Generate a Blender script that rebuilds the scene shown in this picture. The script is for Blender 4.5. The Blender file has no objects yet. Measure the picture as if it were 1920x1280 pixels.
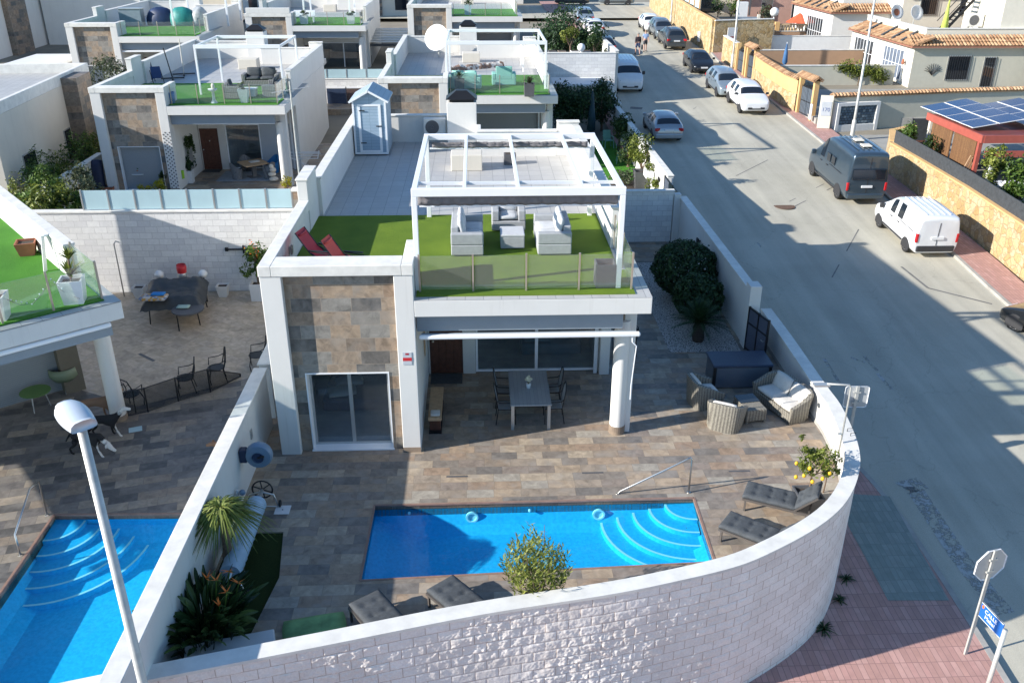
import bpy, bmesh, math, random
from mathutils import Vector, Matrix, Quaternion, noise
R = random.Random(7)
sc = bpy.context.scene
col = sc.collection
# ------------------------------------------------------------------ camera
CF, CP, CY, CR, CH = 1650.7, 0.443752, 0.039568, 0.002093, 11.7
_cp, _sp, _cy, _sy = math.cos(CP), math.sin(CP), math.cos(CY), math.sin(CY)
FW = Vector((_sy*_cp, _cy*_cp, -_sp)); _r = Vector((_cy, -_sy, 0)); _u = _r.cross(FW)
RT = math.cos(CR)*_r + math.sin(CR)*_u; UP = -math.sin(CR)*_r + math.cos(CR)*_u
cam = bpy.data.cameras.new('camera'); camo = bpy.data.objects.new('camera', cam); col.objects.link(camo)
cam.sensor_fit = 'HORIZONTAL'; cam.sensor_width = 36; cam.lens = 36*CF/1920; cam.clip_end = 2000; cam.clip_start = .1
camo.matrix_world = Matrix(((RT.x, UP.x, -FW.x, 0), (RT.y, UP.y, -FW.y, 0), (RT.z, UP.z, -FW.z, CH), (0, 0, 0, 1)))
sc.camera = camo
# ------------------------------------------------------------------ sky and sun
SUN = Vector((2.04, .57, -.945)).normalized()
w = bpy.data.worlds.new('World'); sc.world = w; w.use_nodes = True
wn = w.node_tree; sky = wn.nodes.new('ShaderNodeTexSky'); sky.sky_type = 'NISHITA'; sky.sun_disc = False
sky.sun_elevation = math.radians(24); sky.sun_rotation = math.radians(254.4); sky.air_density = 1.0; sky.dust_density = .3; sky.ozone_density = 3.0
bg = wn.nodes['Background']; bg.inputs[1].default_value = .104; tn = wn.nodes.new('ShaderNodeMix'); tn.data_type = 'RGBA'; tn.blend_type = 'MULTIPLY'; tn.inputs[0].default_value = 1
tn.inputs[7].default_value = (.90, 1.07, 1.17, 1); wn.links.new(sky.outputs[0], tn.inputs[6]); wn.links.new(tn.outputs[2], bg.inputs[0])
sl = bpy.data.lights.new('sun', 'SUN'); so = bpy.data.objects.new('sun', sl); col.objects.link(so)
sl.energy = 5.0; sl.angle = math.radians(.5); sl.color = (1, .95, .875); so.location = (-60, -20, 60)
so.rotation_euler = SUN.to_track_quat('-Z', 'Y').to_euler()
sc.view_settings.view_transform = 'Standard'; sc.view_settings.look = 'None'; sc.view_settings.gamma = 1; sc.view_settings.exposure = .84
sc.view_settings.use_curve_mapping = False
# ------------------------------------------------------------------ reading ground positions
def ray(x, y): return FW + (x-960)/CF*RT - (y-640)/CF*UP
def at(x, y, z=0.):
 d = ray(x, y); t = (z-CH)/d.z; return Vector((d.x*t, d.y*t, z))
PROF = [(-60, -2.8), (8, -2.8), (15, -2.5), (21, -2.0), (28, -1.4), (34, -.95), (42, -.4), (50, 0.), (60, .6), (70, 1.1), (85, 2.), (100, 2.6), (900, 2.6)]
def gz(y):
 for (a, za), (b, zb) in zip(PROF, PROF[1:]):
  if y <= b: return za+(zb-za)*max(0, (y-a))/(b-a)
 return 2.6
def G(x, y, off=0.):
 z = -1.
 for i in range(30):
  p = at(x, y, z+off); z = .5*z+.5*gz(p.y)
 return at(x, y, z+off)
# ------------------------------------------------------------------ naming
def tag(o, label=None, cat=None, group=None, kind=None):
 if label: o['label'] = label
 if cat: o['category'] = cat
 if group: o['group'] = group
 if kind: o['kind'] = kind
 return o
def thing(name, label, cat, loc=(0, 0, 0), rz=0., group=None):
 o = bpy.data.objects.new(name, None); col.objects.link(o); o.empty_display_size = .2
 o.location = loc; o.rotation_euler = (0, 0, rz); return tag(o, label, cat, group)
def dup(root, loc=None, rz=None, label=None, group=None):
 def rec(o, par):
  c = o.copy(); col.objects.link(c)
  if par: c.parent = par
  for ch in list(o.children): rec(ch, c)
  return c
 c = rec(root, None)
 if loc is not None: c.location = loc
 if rz is not None: c.rotation_euler = (0, 0, rz)
 if label: c['label'] = label
 if group: c['group'] = group
 return c
# ------------------------------------------------------------------ mesh builder
class MB:
 def __init__(s): s.v = []; s.f = []; s.uv = None
 def add(s, vs, fs):
  n = len(s.v); s.v += [tuple(p) for p in vs]; s.f += [tuple(i+n for i in f) for f in fs]; return s
 def box(s, x0, x1, y0, y1, z0, z1):
  return s.add([(x0,y0,z0),(x1,y0,z0),(x1,y1,z0),(x0,y1,z0),(x0,y0,z1),(x1,y0,z1),(x1,y1,z1),(x0,y1,z1)],
       [(0,3,2,1),(4,5,6,7),(0,1,5,4),(1,2,6,5),(2,3,7,6),(3,0,4,7)])
 def mbox(s, m, sx, sy, sz):   # box centred on matrix m
  c = [m @ Vector((a*sx/2, b*sy/2, d*sz/2)) for d in (-1, 1) for a, b in ((-1,-1),(1,-1),(1,1),(-1,1))]
  return s.add(c, [(0,3,2,1),(4,5,6,7),(0,1,5,4),(1,2,6,5),(2,3,7,6),(3,0,4,7)])
 def bar(s, a, b, wd, ht, up=(0, 0, 1)):   # rectangular bar from a to b
  a = Vector(a); b = Vector(b); d = (b-a); L = d.length; d.normalize(); u = Vector(up)
  if abs(d.dot(u)) > .98: u = Vector((0, 1, 0))
  sd = d.cross(u).normalized(); u = sd.cross(d)
  m = Matrix((d, sd, u)).transposed().to_4x4(); m.translation = (a+b)/2
  return s.mbox(m, L, wd, ht)
 def prism(s, poly, z0, z1):
  n = len(poly); a = sum(poly[i][0]*poly[(i+1) % n][1]-poly[(i+1) % n][0]*poly[i][1] for i in range(n))
  if a < 0: poly = poly[::-1]
  vs = [(p[0], p[1], z0) for p in poly]+[(p[0], p[1], z1) for p in poly]
  return s.add(vs, [tuple(range(n))[::-1], tuple(range(n, 2*n))]+[(i, (i+1) % n, n+(i+1) % n, n+i) for i in range(n)])
 def quad(s, *p): return s.add(p, [tuple(range(len(p)))])
 def tube(s, pts, r, n=8, cap=True):
  pts = [Vector(p) for p in pts]; rs = r if isinstance(r, (list, tuple)) else [r]*len(pts)
  rings = []; prev = None
  for i, p in enumerate(pts):
   d = (pts[min(i+1, len(pts)-1)]-pts[max(i-1, 0)]).normalized()
   if prev is None:
    u = Vector((0, 0, 1)) if abs(d.z) < .9 else Vector((1, 0, 0))
   else: u = prev
   sd = d.cross(u).normalized(); u = sd.cross(d).normalized(); prev = u
   rings.append([p+(math.cos(2*math.pi*k/n)*sd+math.sin(2*math.pi*k/n)*u)*rs[i] for k in range(n)])
  vs = [q for rg in rings for q in rg]; fs = []
  for i in range(len(pts)-1):
   for k in range(n): fs.append((i*n+k, i*n+(k+1) % n, (i+1)*n+(k+1) % n, (i+1)*n+k))
  if cap: fs += [tuple(range(n))[::-1], tuple((len(pts)-1)*n+k for k in range(n))]
  return s.add(vs, fs)
 def lathe(s, prof, c=(0, 0, 0), n=16, axis='z'):
  vs = []; fs = []; m = len(prof)
  for k in range(n):
   a = 2*math.pi*k/n
   for r, z in prof:
    p = (r*math.cos(a), r*math.sin(a), z)
    if axis == 'y': p = (p[0], p[2], -p[1])
    if axis == 'x': p = (p[2], p[0], p[1])
    vs.append((p[0]+c[0], p[1]+c[1], p[2]+c[2]))
  for k in range(n):
   for i in range(m-1):
    fs.append((k*m+i, ((k+1) % n)*m+i, ((k+1) % n)*m+i+1, k*m+i+1))
  return s.add(vs, fs)
 def ball(s, c, rx, ry=None, rz=None, n=12, m=8):
  ry = ry or rx; rz = rz or rx
  vs = [(c[0]+rx*math.sin(math.pi*j/m)*math.cos(2*math.pi*k/n), c[1]+ry*math.sin(math.pi*j/m)*math.sin(2*math.pi*k/n), c[2]+rz*math.cos(math.pi*j/m)) for j in range(m+1) for k in range(n)]
  return s.add(vs, [(j*n+k, (j+1)*n+k, (j+1)*n+(k+1) % n, j*n+(k+1) % n) for j in range(m) for k in range(n)])
 def cushion(s, m, sx, sy, sz, k=.35, n=6):   # pillow-like pad on matrix m
  vs = []; fs = []
  for side in (1, -1):
   for i in range(n+1):
    for j in range(n+1):
     a, b = i/n*2-1, j/n*2-1
     e = max(abs(a), abs(b)); h = (1-e**4)*(1-k*(a*a*b*b))
     edge = .45
     vs.append(m @ Vector((a*sx/2*(1-.06*(b*b)), b*sy/2*(1-.06*(a*a)), side*sz/2*(edge+(1-edge)*h))))
  o = (n+1)*(n+1)
  for i in range(n):
   for j in range(n):
    q = (i*(n+1)+j, (i+1)*(n+1)+j, (i+1)*(n+1)+j+1, i*(n+1)+j+1)
    fs += [q, tuple(x+o for x in q[::-1])]
  bd = [(i, 0) for i in range(n)]+[(n, j) for j in range(n)]+[(n-i, n) for i in range(n)]+[(0, n-j) for j in range(n)]
  id_ = [a*(n+1)+b for a, b in bd]
  for x, y in zip(id_, id_[1:]+id_[:1]): fs.append((y, x, x+o, y+o))
  return s.add(vs, fs)
 def build(s, name, mat, parent=None, smooth=False, bevel=0., seg=1, loc=None, merge=False, auto=None):
  me = bpy.data.meshes.new(name); me.from_pydata(s.v, [], s.f)
  if s.uv:
   uvl = me.uv_layers.new(name='UVMap')
   for lp in me.loops: uvl.data[lp.index].uv = s.uv[lp.vertex_index]
  me.materials.append(mat)
  if merge or smooth:
   bm = bmesh.new(); bm.from_mesh(me)
   if merge: bmesh.ops.remove_doubles(bm, verts=bm.verts, dist=1e-4)
   bm.to_mesh(me); bm.free()
  me.update()
  if smooth: me.polygons.foreach_set('use_smooth', [True]*len(me.polygons))
  if auto is not None: me.set_sharp_from_angle(angle=math.radians(auto))
  o = bpy.data.objects.new(name, me); col.objects.link(o)
  if parent is not None: o.parent = parent
  if loc is not None: o.location = loc
  if bevel:
   b = o.modifiers.new('bevel', 'BEVEL'); b.width = bevel; b.segments = seg; b.limit_method = 'ANGLE'; b.angle_limit = math.radians(40)
  return o
def X4(loc, rx=0, ry=0, rz=0):
 return Matrix.Translation(loc) @ Matrix.Rotation(rz, 4, 'Z') @ Matrix.Rotation(ry, 4, 'Y') @ Matrix.Rotation(rx, 4, 'X')
# ------------------------------------------------------------------ materials
def mat0(name):
 m = bpy.data.materials.new(name); m.use_nodes = True; nt = m.node_tree; b = nt.nodes['Principled BSDF']; return m, nt, b
def nd(nt, t, ins=(), **pr):
 n = nt.nodes.new('ShaderNode'+t)
 for k, v in pr.items(): setattr(n, k, v)
 for i, v in (ins.items() if isinstance(ins, dict) else enumerate(ins)):
  if v is None: continue
  if isinstance(v, bpy.types.NodeSocket): nt.links.new(v, n.inputs[i])
  else:
   try: n.inputs[i].default_value = v
   except (TypeError, ValueError): n.inputs[i].default_value = (*v, 1)
 return n
def mth(nt, op, a, b=None): return nd(nt, 'Math', [a, b] if b is not None else [a], operation=op).outputs[0]
def mixc(nt, f, a, b, mode='MIX'):
 n = nt.nodes.new('ShaderNodeMix'); n.data_type = 'RGBA'; n.blend_type = mode
 for k, v in ((0, f), (6, a), (7, b)):
  if isinstance(v, bpy.types.NodeSocket): nt.links.new(v, n.inputs[k])
  else: n.inputs[k].default_value = v if k == 0 else (*v, 1)
 return n.outputs[2]
def ramp(nt, fac, stops, const=False):
 n = nt.nodes.new('ShaderNodeValToRGB'); nt.links.new(fac, n.inputs[0]); e = n.color_ramp.elements
 if const: n.color_ramp.interpolation = 'CONSTANT'
 while len(e) < len(stops): e.new(.5)
 for i, (p, c) in enumerate(stops): e[i].position = p; e[i].color = (*c, 1)
 return n.outputs[0]
def coords(nt, uv=False):
 t = nt.nodes.new('ShaderNodeTexCoord'); return t.outputs['UV' if uv else 'Object']
def bumped(nt, b, h, st, dist=.02):
 n = nd(nt, 'Bump', {'Height': h, 'Strength': st, 'Distance': dist}); nt.links.new(n.outputs[0], b.inputs['Normal'])
def plain(name, c, rough=.6, metal=0., var=.12, vs=3., bump=0., bs=60., spec=.5, coat=0.):
 m, nt, b = mat0(name); co = coords(nt)
 nz = nd(nt, 'TexNoise', {'Vector': co, 'Scale': vs, 'Detail': 5., 'Roughness': .6}).outputs[0]
 lo = tuple(x*(1-var) for x in c); hi = tuple(min(1, x*(1+var*.6)) for x in c)
 cc = ramp(nt, nz, [(.3, lo), (.7, hi)]); nt.links.new(cc, b.inputs['Base Color'])
 b.inputs['Roughness'].default_value = rough; b.inputs['Metallic'].default_value = metal; b.inputs['Specular IOR Level'].default_value = spec
 if coat: b.inputs['Coat Weight'].default_value = coat; b.inputs['Coat Roughness'].default_value = .06
 if bump:
  n2 = nd(nt, 'TexNoise', {'Vector': co, 'Scale': bs, 'Detail': 3.}).outputs[0]; bumped(nt, b, n2, bump, .01)
 return m
def tilem(name, tw, th, ax, pal, mortar, mw=.008, off='rand', rough=.55, bump=.25, grain=.35, gs=6., seed=0., spec=.4, streak=None, mdepth=1.):
 m, nt, b = mat0(name); co = coords(nt, ax == 'uv'); sp = nd(nt, 'SeparateXYZ', [co]); ix = {'xy': (0, 1), 'xz': (0, 2), 'yz': (1, 2), 'uv': (0, 1), 'yx': (1, 0)}[ax]
 u, v = sp.outputs[ix[0]], sp.outputs[ix[1]]
 vv = mth(nt, 'DIVIDE', v, th); row = mth(nt, 'FLOOR', vv)
 if off == 'rand':
  o = nd(nt, 'TexWhiteNoise', {'W': mth(nt, 'ADD', row, 13.7+seed)}, noise_dimensions='1D').outputs[0]
 else: o = mth(nt, 'MULTIPLY', row, off)
 uu = mth(nt, 'ADD', mth(nt, 'DIVIDE', u, tw), o); cl = mth(nt, 'FLOOR', uu)
 cv = nd(nt, 'CombineXYZ', [cl, row, seed+.5]).outputs[0]
 wn_ = nd(nt, 'TexWhiteNoise', {'Vector': cv}, noise_dimensions='3D')
 n = len(pal); c = ramp(nt, wn_.outputs[0], [(i/n, p) for i, p in enumerate(pal)], True)
 sv = nd(nt, 'VectorMath', [co, nd(nt, 'VectorMath', [wn_.outputs[1], (9., 9., 9.)], operation='MULTIPLY').outputs[0]], operation='ADD').outputs[0]
 nz = nd(nt, 'TexNoise', {'Vector': sv, 'Scale': gs, 'Detail': 6., 'Roughness': .65, 'Distortion': .6}).outputs[0]
 g = ramp(nt, nz, [(.28, (1-grain,)*3), (.72, (1+grain*.5,)*3)])
 c = mixc(nt, 1., c, g, 'MULTIPLY')
 if streak:
  nz2 = nd(nt, 'TexNoise', {'Vector': sv, 'Scale': gs*.45, 'Detail': 4.}).outputs[0]
  c = mixc(nt, ramp(nt, nz2, [(.5, (0, 0, 0)), (.68, (.6, .6, .6))]), c, streak)
 fu = mth(nt, 'MULTIPLY', mth(nt, 'FRACT', uu), tw); fv = mth(nt, 'MULTIPLY', mth(nt, 'FRACT', vv), th)
 mk = mth(nt, 'MAXIMUM', mth(nt, 'LESS_THAN', fu, mw), mth(nt, 'LESS_THAN', fv, mw))
 c = mixc(nt, mk, c, mortar); nt.links.new(c, b.inputs['Base Color'])
 b.inputs['Roughness'].default_value = rough; b.inputs['Specular IOR Level'].default_value = spec
 if bump:
  h = mth(nt, 'SUBTRACT', mth(nt, 'MULTIPLY', nz, .5), mth(nt, 'MULTIPLY', mk, mdepth)); bumped(nt, b, h, bump, .01)
 return m
def leafm(name, dark, mid, light, rough=.5, tr=.25):
 m, nt, b = mat0(name); g = nt.nodes.new('ShaderNodeNewGeometry')
 c = ramp(nt, g.outputs['Random Per Island'], [(0, dark), (.5, mid), (1, light)])
 nz = nd(nt, 'TexNoise', {'Vector': coords(nt), 'Scale': 2.2, 'Detail': 2.}).outputs[0]
 c = mixc(nt, 1., c, ramp(nt, nz, [(.35, (.6, .65, .6)), (.65, (1.15, 1.1, 1.))]), 'MULTIPLY')
 nt.links.new(c, b.inputs['Base Color']); b.inputs['Roughness'].default_value = rough; b.inputs['Specular IOR Level'].default_value = .35
 t = nd(nt, 'BsdfTranslucent', {'Color': c}); mx = nd(nt, 'MixShader', [tr, b.outputs[0], t.outputs[0]])
 nt.links.new(mx.outputs[0], nt.nodes['Material Output'].inputs[0]); return m
def schlick(nt, f0=.03, normal=None):
 # Fresnel reflectance that is the same from either side of a thin sheet
 g = nt.nodes.new('ShaderNodeNewGeometry'); d = nd(nt, 'VectorMath', [g.outputs['Incoming'], normal or g.outputs['Normal']], operation='DOT_PRODUCT').outputs['Value']
 k = mth(nt, 'POWER', mth(nt, 'SUBTRACT', 1., mth(nt, 'MINIMUM', mth(nt, 'ABSOLUTE', d), 1.)), 5.)
 return mth(nt, 'ADD', mth(nt, 'MULTIPLY', k, 1-f0), f0)
def glassm(name, tint, alpha=.12, refl=.5, rough=.02):
 # a pane: see-through with a tint, and a Fresnel reflection on top
 m, nt, b = mat0(name); nt.nodes.remove(b)
 t = nd(nt, 'BsdfTransparent', {'Color': tint}); g = nd(nt, 'BsdfGlossy', {'Color': (1., 1., 1.), 'Roughness': rough})
 d = nd(nt, 'BsdfDiffuse', {'Color': tint})
 f = mth(nt, 'MINIMUM', mth(nt, 'MULTIPLY', schlick(nt, .05), refl*2), 1.)
 a = nd(nt, 'MixShader', [alpha, t.outputs[0], d.outputs[0]]); mx = nd(nt, 'MixShader', [f, a.outputs[0], g.outputs[0]])
 nt.links.new(mx.outputs[0], nt.nodes['Material Output'].inputs[0]); return m
def grassm(name, c1, c2, c3):
 m, nt, b = mat0(name); co = coords(nt)
 n1 = nd(nt, 'TexNoise', {'Vector': co, 'Scale': 90., 'Detail': 4., 'Roughness': .8}).outputs[0]
 n2 = nd(nt, 'TexNoise', {'Vector': co, 'Scale': 1.3, 'Detail': 3.}).outputs[0]
 c = ramp(nt, n1, [(.3, c1), (.5, c2), (.72, c3)]); c = mixc(nt, 1., c, ramp(nt, n2, [(.3, (.8, .85, .8)), (.7, (1.1, 1.08, 1.))]), 'MULTIPLY')
 nt.links.new(c, b.inputs['Base Color']); b.inputs['Roughness'].default_value = .85; b.inputs['Specular IOR Level'].default_value = .15
 bumped(nt, b, n1, .9, .03); return m
K = {}
def renderm(name, c, dirt=(.42,.39,.34)):
 # painted render with faint roller mottling and vertical rain streaks
 m, nt, b = mat0(name); co = coords(nt)
 n1 = nd(nt, 'TexNoise', {'Vector': co, 'Scale': 1.1, 'Detail': 6., 'Roughness': .65}).outputs[0]
 mp = nd(nt, 'Mapping', {'Vector': co, 'Scale': (5., 5., .22)}); n2 = nd(nt, 'TexNoise', {'Vector': mp.outputs[0], 'Scale': 1.6, 'Detail': 6., 'Roughness': .7}).outputs[0]
 cc = ramp(nt, n1, [(.3, tuple(x*.93 for x in c)), (.7, c)]); cc = mixc(nt, ramp(nt, n2, [(.55, (0,0,0)), (.80, (.34,.34,.34))]), cc, dirt)
 nt.links.new(cc, b.inputs['Base Color']); b.inputs['Roughness'].default_value = .85; b.inputs['Specular IOR Level'].default_value = .3
 n3 = nd(nt, 'TexNoise', {'Vector': co, 'Scale': 45., 'Detail': 4.}).outputs[0]; bumped(nt, b, n3, .14, .01); return m
K['white'] = renderm('white_render', (.69, .675, .64))
K['cream'] = renderm('cream_render', (.66, .61, .52))
K['cap'] = plain('white_coping', (.70, .68, .63), .75, var=.14, vs=3., bump=.08)
K['metalw'] = plain('white_powder_coat', (.80, .81, .82), .35, var=.03)
K['alu'] = plain('grey_aluminium', (.50, .51, .50), .35, .6, var=.05)
K['steel'] = plain('brushed_steel', (.62, .60, .57), .28, 1., var=.06, vs=9.)
K['galv'] = plain('galvanised_steel', (.52, .52, .49), .5, .35, var=.16, vs=7.)
K['black'] = plain('black_metal', (.016, .016, .018), .45, .2, var=.2)
K['rubber'] = plain('black_rubber', (.02, .02, .02), .75, var=.2)
K['char'] = plain('charcoal_fabric', (.062, .070, .078), .85, var=.25, vs=14., bump=.25, bs=240.)
K['greyfab'] = plain('grey_awning_fabric', (.20, .19, .20), .85, var=.18, vs=6., bump=.2, bs=120.)
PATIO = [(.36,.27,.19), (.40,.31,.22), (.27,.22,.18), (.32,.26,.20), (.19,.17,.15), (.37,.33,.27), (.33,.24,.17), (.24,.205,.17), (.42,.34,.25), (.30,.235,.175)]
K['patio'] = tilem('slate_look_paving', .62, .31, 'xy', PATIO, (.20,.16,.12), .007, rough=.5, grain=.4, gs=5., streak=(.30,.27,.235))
K['stone'] = tilem('slate_look_cladding', .68, .335, 'xz', [(.30,.215,.15),(.34,.26,.19),(.155,.14,.125),(.26,.20,.15),(.36,.27,.19),(.12,.115,.11),(.27,.25,.22),(.31,.23,.165)], (.33,.27,.21), .008, rough=.6, grain=.5, gs=4.5, streak=(.28,.25,.215), bump=.3)
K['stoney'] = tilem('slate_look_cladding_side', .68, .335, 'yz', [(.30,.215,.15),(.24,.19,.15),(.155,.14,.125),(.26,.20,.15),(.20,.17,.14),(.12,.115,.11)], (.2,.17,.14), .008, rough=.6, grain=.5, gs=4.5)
K['ttile'] = tilem('grey_terrace_tiles', .412, .60, 'xy', [(.43,.42,.40),(.46,.45,.43),(.44,.43,.415)], (.20,.20,.20), .012, off=0, rough=.45, grain=.1, gs=3., bump=.15)
K['block'] = tilem('white_painted_blockwork', .42, .215, 'xz', [(.72,.71,.69),(.76,.75,.73),(.68,.67,.66)], (.50,.49,.48), .012, off=.5, rough=.75, grain=.1, gs=9., bump=.5)
K['blocky'] = tilem('white_painted_blockwork_side', .42, .215, 'yz', [(.72,.71,.69),(.76,.75,.73),(.68,.67,.66)], (.50,.49,.48), .012, off=.5, rough=.75, grain=.1, gs=9., bump=.5)
K['grass'] = grassm('artificial_grass', (.075,.13,.014), (.145,.225,.026), (.21,.30,.045))
K['grass2'] = grassm('bright_artificial_grass', (.045,.15,.02), (.075,.24,.03), (.12,.32,.05))
K['wood'] = plain('dark_wood', (.115, .045, .028), .45, var=.35, vs=8.)
K['pine'] = plain('pine_wood', (.50, .33, .19), .6, var=.2, vs=10.)
K['glass'] = glassm('clear_balustrade_glass', (.93, .97, .95), .04, .6)
K['pane'] = glassm('window_glass', (.80, .86, .89), .02, .8)
K['carglass'] = plain('dark_car_glass', (.012, .017, .024), .04, var=.05, spec=.9)
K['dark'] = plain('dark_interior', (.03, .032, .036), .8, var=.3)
K['frost'] = plain('frosted_glass', (.42, .58, .62), .25, var=.06, vs=1.)
K['terra'] = plain('terracotta_pot', (.36, .13, .07), .8, var=.2)
K['potw'] = plain('white_pot', (.72, .72, .71), .5, var=.05)
K['potg'] = plain('grey_pot', (.10, .10, .105), .6, var=.15)
K['soil'] = plain('soil', (.06, .045, .035), .95, var=.4, vs=20.)
K['bark'] = plain('bark', (.16, .11, .075), .9, var=.4, vs=18., bump=.5)
K['leaf'] = leafm('shrub_leaves', (.012,.035,.010), (.035,.075,.018), (.085,.13,.03))
K['leafd'] = leafm('dark_shrub_leaves', (.010,.030,.012), (.028,.07,.026), (.065,.12,.045))
K['leafy'] = leafm('yellow_green_leaves', (.06,.085,.012), (.15,.19,.03), (.30,.33,.07))
K['leafl'] = leafm('light_green_leaves', (.03,.07,.012), (.08,.15,.025), (.17,.25,.05))
K['leafo'] = leafm('olive_leaves', (.04,.055,.03), (.085,.11,.06), (.16,.19,.11))
K['yellow'] = leafm('yellow_flowers', (.30,.26,.01), (.50,.45,.02), (.62,.58,.04))
K['white_cush'] = plain('cream_cushion', (.62, .59, .54), .9, var=.08, vs=8., bump=.2, bs=160.)
K['sofa'] = plain('light_grey_sofa_fabric', (.50, .51, .52), .9, var=.08, vs=8., bump=.2, bs=200.)
K['sofad'] = plain('grey_sofa_frame_fabric', (.36, .37, .38), .9, var=.1, vs=8., bump=.2, bs=200.)
K['wicker'] = tilem('grey_wicker_weave', .045, .022, 'uv', [(.17,.155,.125),(.22,.205,.165),(.26,.24,.195),(.13,.12,.10)], (.06,.055,.045), .006, off=.5, rough=.7, grain=.2, bump=.8)
def wickerm(name, c1, c2):
 m, nt, b = mat0(name); co = coords(nt); sp = nd(nt, 'SeparateXYZ', [co])
 s = mth(nt, 'ADD', sp.outputs[0], sp.outputs[1])
 a = mth(nt, 'SINE', mth(nt, 'MULTIPLY', s, 2*math.pi/.085)); z = mth(nt, 'SINE', mth(nt, 'MULTIPLY', sp.outputs[2], 2*math.pi/.03))
 h = mth(nt, 'ADD', mth(nt, 'MULTIPLY', a, .5), mth(nt, 'MULTIPLY', z, .3))
 nz = nd(nt, 'TexNoise', {'Vector': co, 'Scale': 30., 'Detail': 3.}).outputs[0]
 f = mth(nt, 'ADD', mth(nt, 'MULTIPLY', h, .45), nz)
 nt.links.new(ramp(nt, f, [(.2, c1), (.8, c2)]), b.inputs['Base Color']); b.inputs['Roughness'].default_value = .7; bumped(nt, b, h, .5, .012); return m
K['wicker'] = wickerm('grey_wicker_weave', (.10, .09, .075), (.27, .25, .205))
K['wickerb'] = wickerm('bluegrey_wicker_weave', (.10, .10, .10), (.25, .25, .25))
# ------------------------------------------------------------------ ground, street, pavements
def asphaltm():
 m, nt, b = mat0('worn_asphalt'); co = coords(nt)
 n1 = nd(nt, 'TexNoise', {'Vector': co, 'Scale': .35, 'Detail': 6., 'Roughness': .62}).outputs[0]
 n2 = nd(nt, 'TexNoise', {'Vector': co, 'Scale': 60., 'Detail': 3., 'Roughness': .8}).outputs[0]
 mp = nd(nt, 'Mapping', {'Vector': co, 'Scale': (1.6, .05, 1.)})
 n3 = nd(nt, 'TexNoise', {'Vector': mp.outputs[0], 'Scale': 1., 'Detail': 4.}).outputs[0]
 c = ramp(nt, n1, [(.3, (.43,.405,.33)), (.7, (.52,.49,.405))])
 c = mixc(nt, 1., c, ramp(nt, n2, [(.3, (.78,)*3), (.7, (1.12,)*3)]), 'MULTIPLY')
 c = mixc(nt, 1., c, ramp(nt, n3, [(.35, (.88,.88,.88)), (.65, (1.06,1.06,1.05))]), 'MULTIPLY')
 vo = nd(nt, 'TexNoise', {'Vector': co, 'Scale': .8, 'Detail': 8., 'Roughness': .75}).outputs[0]
 c = mixc(nt, ramp(nt, vo, [(.66, (0,0,0)), (.74, (.5,.5,.5))]), c, (.17,.17,.16))
 wv = nd(nt, 'VectorMath', [co, nd(nt, 'VectorMath', [nd(nt, 'TexNoise', {'Vector': co, 'Scale': 1.3, 'Detail': 5.}).outputs[1], (.9, .9, .9)], operation='MULTIPLY').outputs[0]], operation='ADD').outputs[0]
 cr = nd(nt, 'TexVoronoi', {'Vector': wv, 'Scale': .22}, feature='DISTANCE_TO_EDGE').outputs[0]
 c = mixc(nt, ramp(nt, cr, [(.001, (.22,.22,.22)), (.004, (0,0,0))]), c, (.12,.115,.105))
 nt.links.new(c, b.inputs['Base Color']); b.inputs['Roughness'].default_value = .85; b.inputs['Specular IOR Level'].default_value = .25
 bumped(nt, b, n2, .5, .01); return m
K['asph'] = asphaltm()
K['pink'] = tilem('pink_pavement_tiles', .40, .133, 'yx', [(.47,.27,.235),(.43,.25,.215),(.50,.30,.26),(.45,.26,.22)], (.27,.16,.145), .014, off=0, rough=.75, grain=.18, gs=2.)
K['green'] = tilem('grey_green_ramp_tiles', .40, .133, 'yx', [(.25,.285,.255),(.27,.30,.27),(.235,.27,.245)], (.17,.19,.175), .010, off=0, rough=.8, grain=.2, gs=2.)
K['kerb'] = plain('concrete_kerb', (.36,.345,.315), .85, var=.2, vs=2.5)
K['conc'] = plain('pale_concrete', (.33,.32,.29), .85, var=.18, vs=.9, bump=.2)
K['earth'] = plain('dry_ground', (.25,.22,.17), .95, var=.25, vs=.4)
def strip(name, left, right, mat, zoff=0., label=None, n=1, z1=None, kind='structure'):
 """ground-following sheet between two polylines with the same number of points"""
 m = MB(); vs = []
 for a, b in zip(left, right):
  for k in range(n+1):
   t = k/n; vs.append((a[0]+(b[0]-a[0])*t, a[1]+(b[1]-a[1])*t, gz(a[1]+(b[1]-a[1])*t)+zoff))
 fs = [(i*(n+1)+k, i*(n+1)+k+1, (i+1)*(n+1)+k+1, (i+1)*(n+1)+k) for i in range(len(left)-1) for k in range(n)]
 m.add(vs, fs); o = m.build(name, mat); tag(o, kind=kind); return o
def resample(pl, ys):
 out = []
 for y in ys:
  for a, b in zip(pl, pl[1:]):
   if a[1] <= y <= b[1] or (y >= b[1] and b is pl[-1]) or (y <= a[1] and a is pl[0]):
    t = (y-a[1])/(b[1]-a[1]) if b[1] != a[1] else 0; out.append((a[0]+(b[0]-a[0])*t, y)); break
 return out
YS = [-40, 0, 4, 8, 9, 10, 11, 12, 13, 14, 15, 16, 17, 18, 19.5, 21, 23, 25, 28, 31, 34, 38, 42, 46, 50, 60, 75, 90, 110, 119]
strip('ground', [(-400, y) for y in YS+[300, 900]], [(400, y) for y in YS+[300, 900]], K['earth'], -.12)
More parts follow.
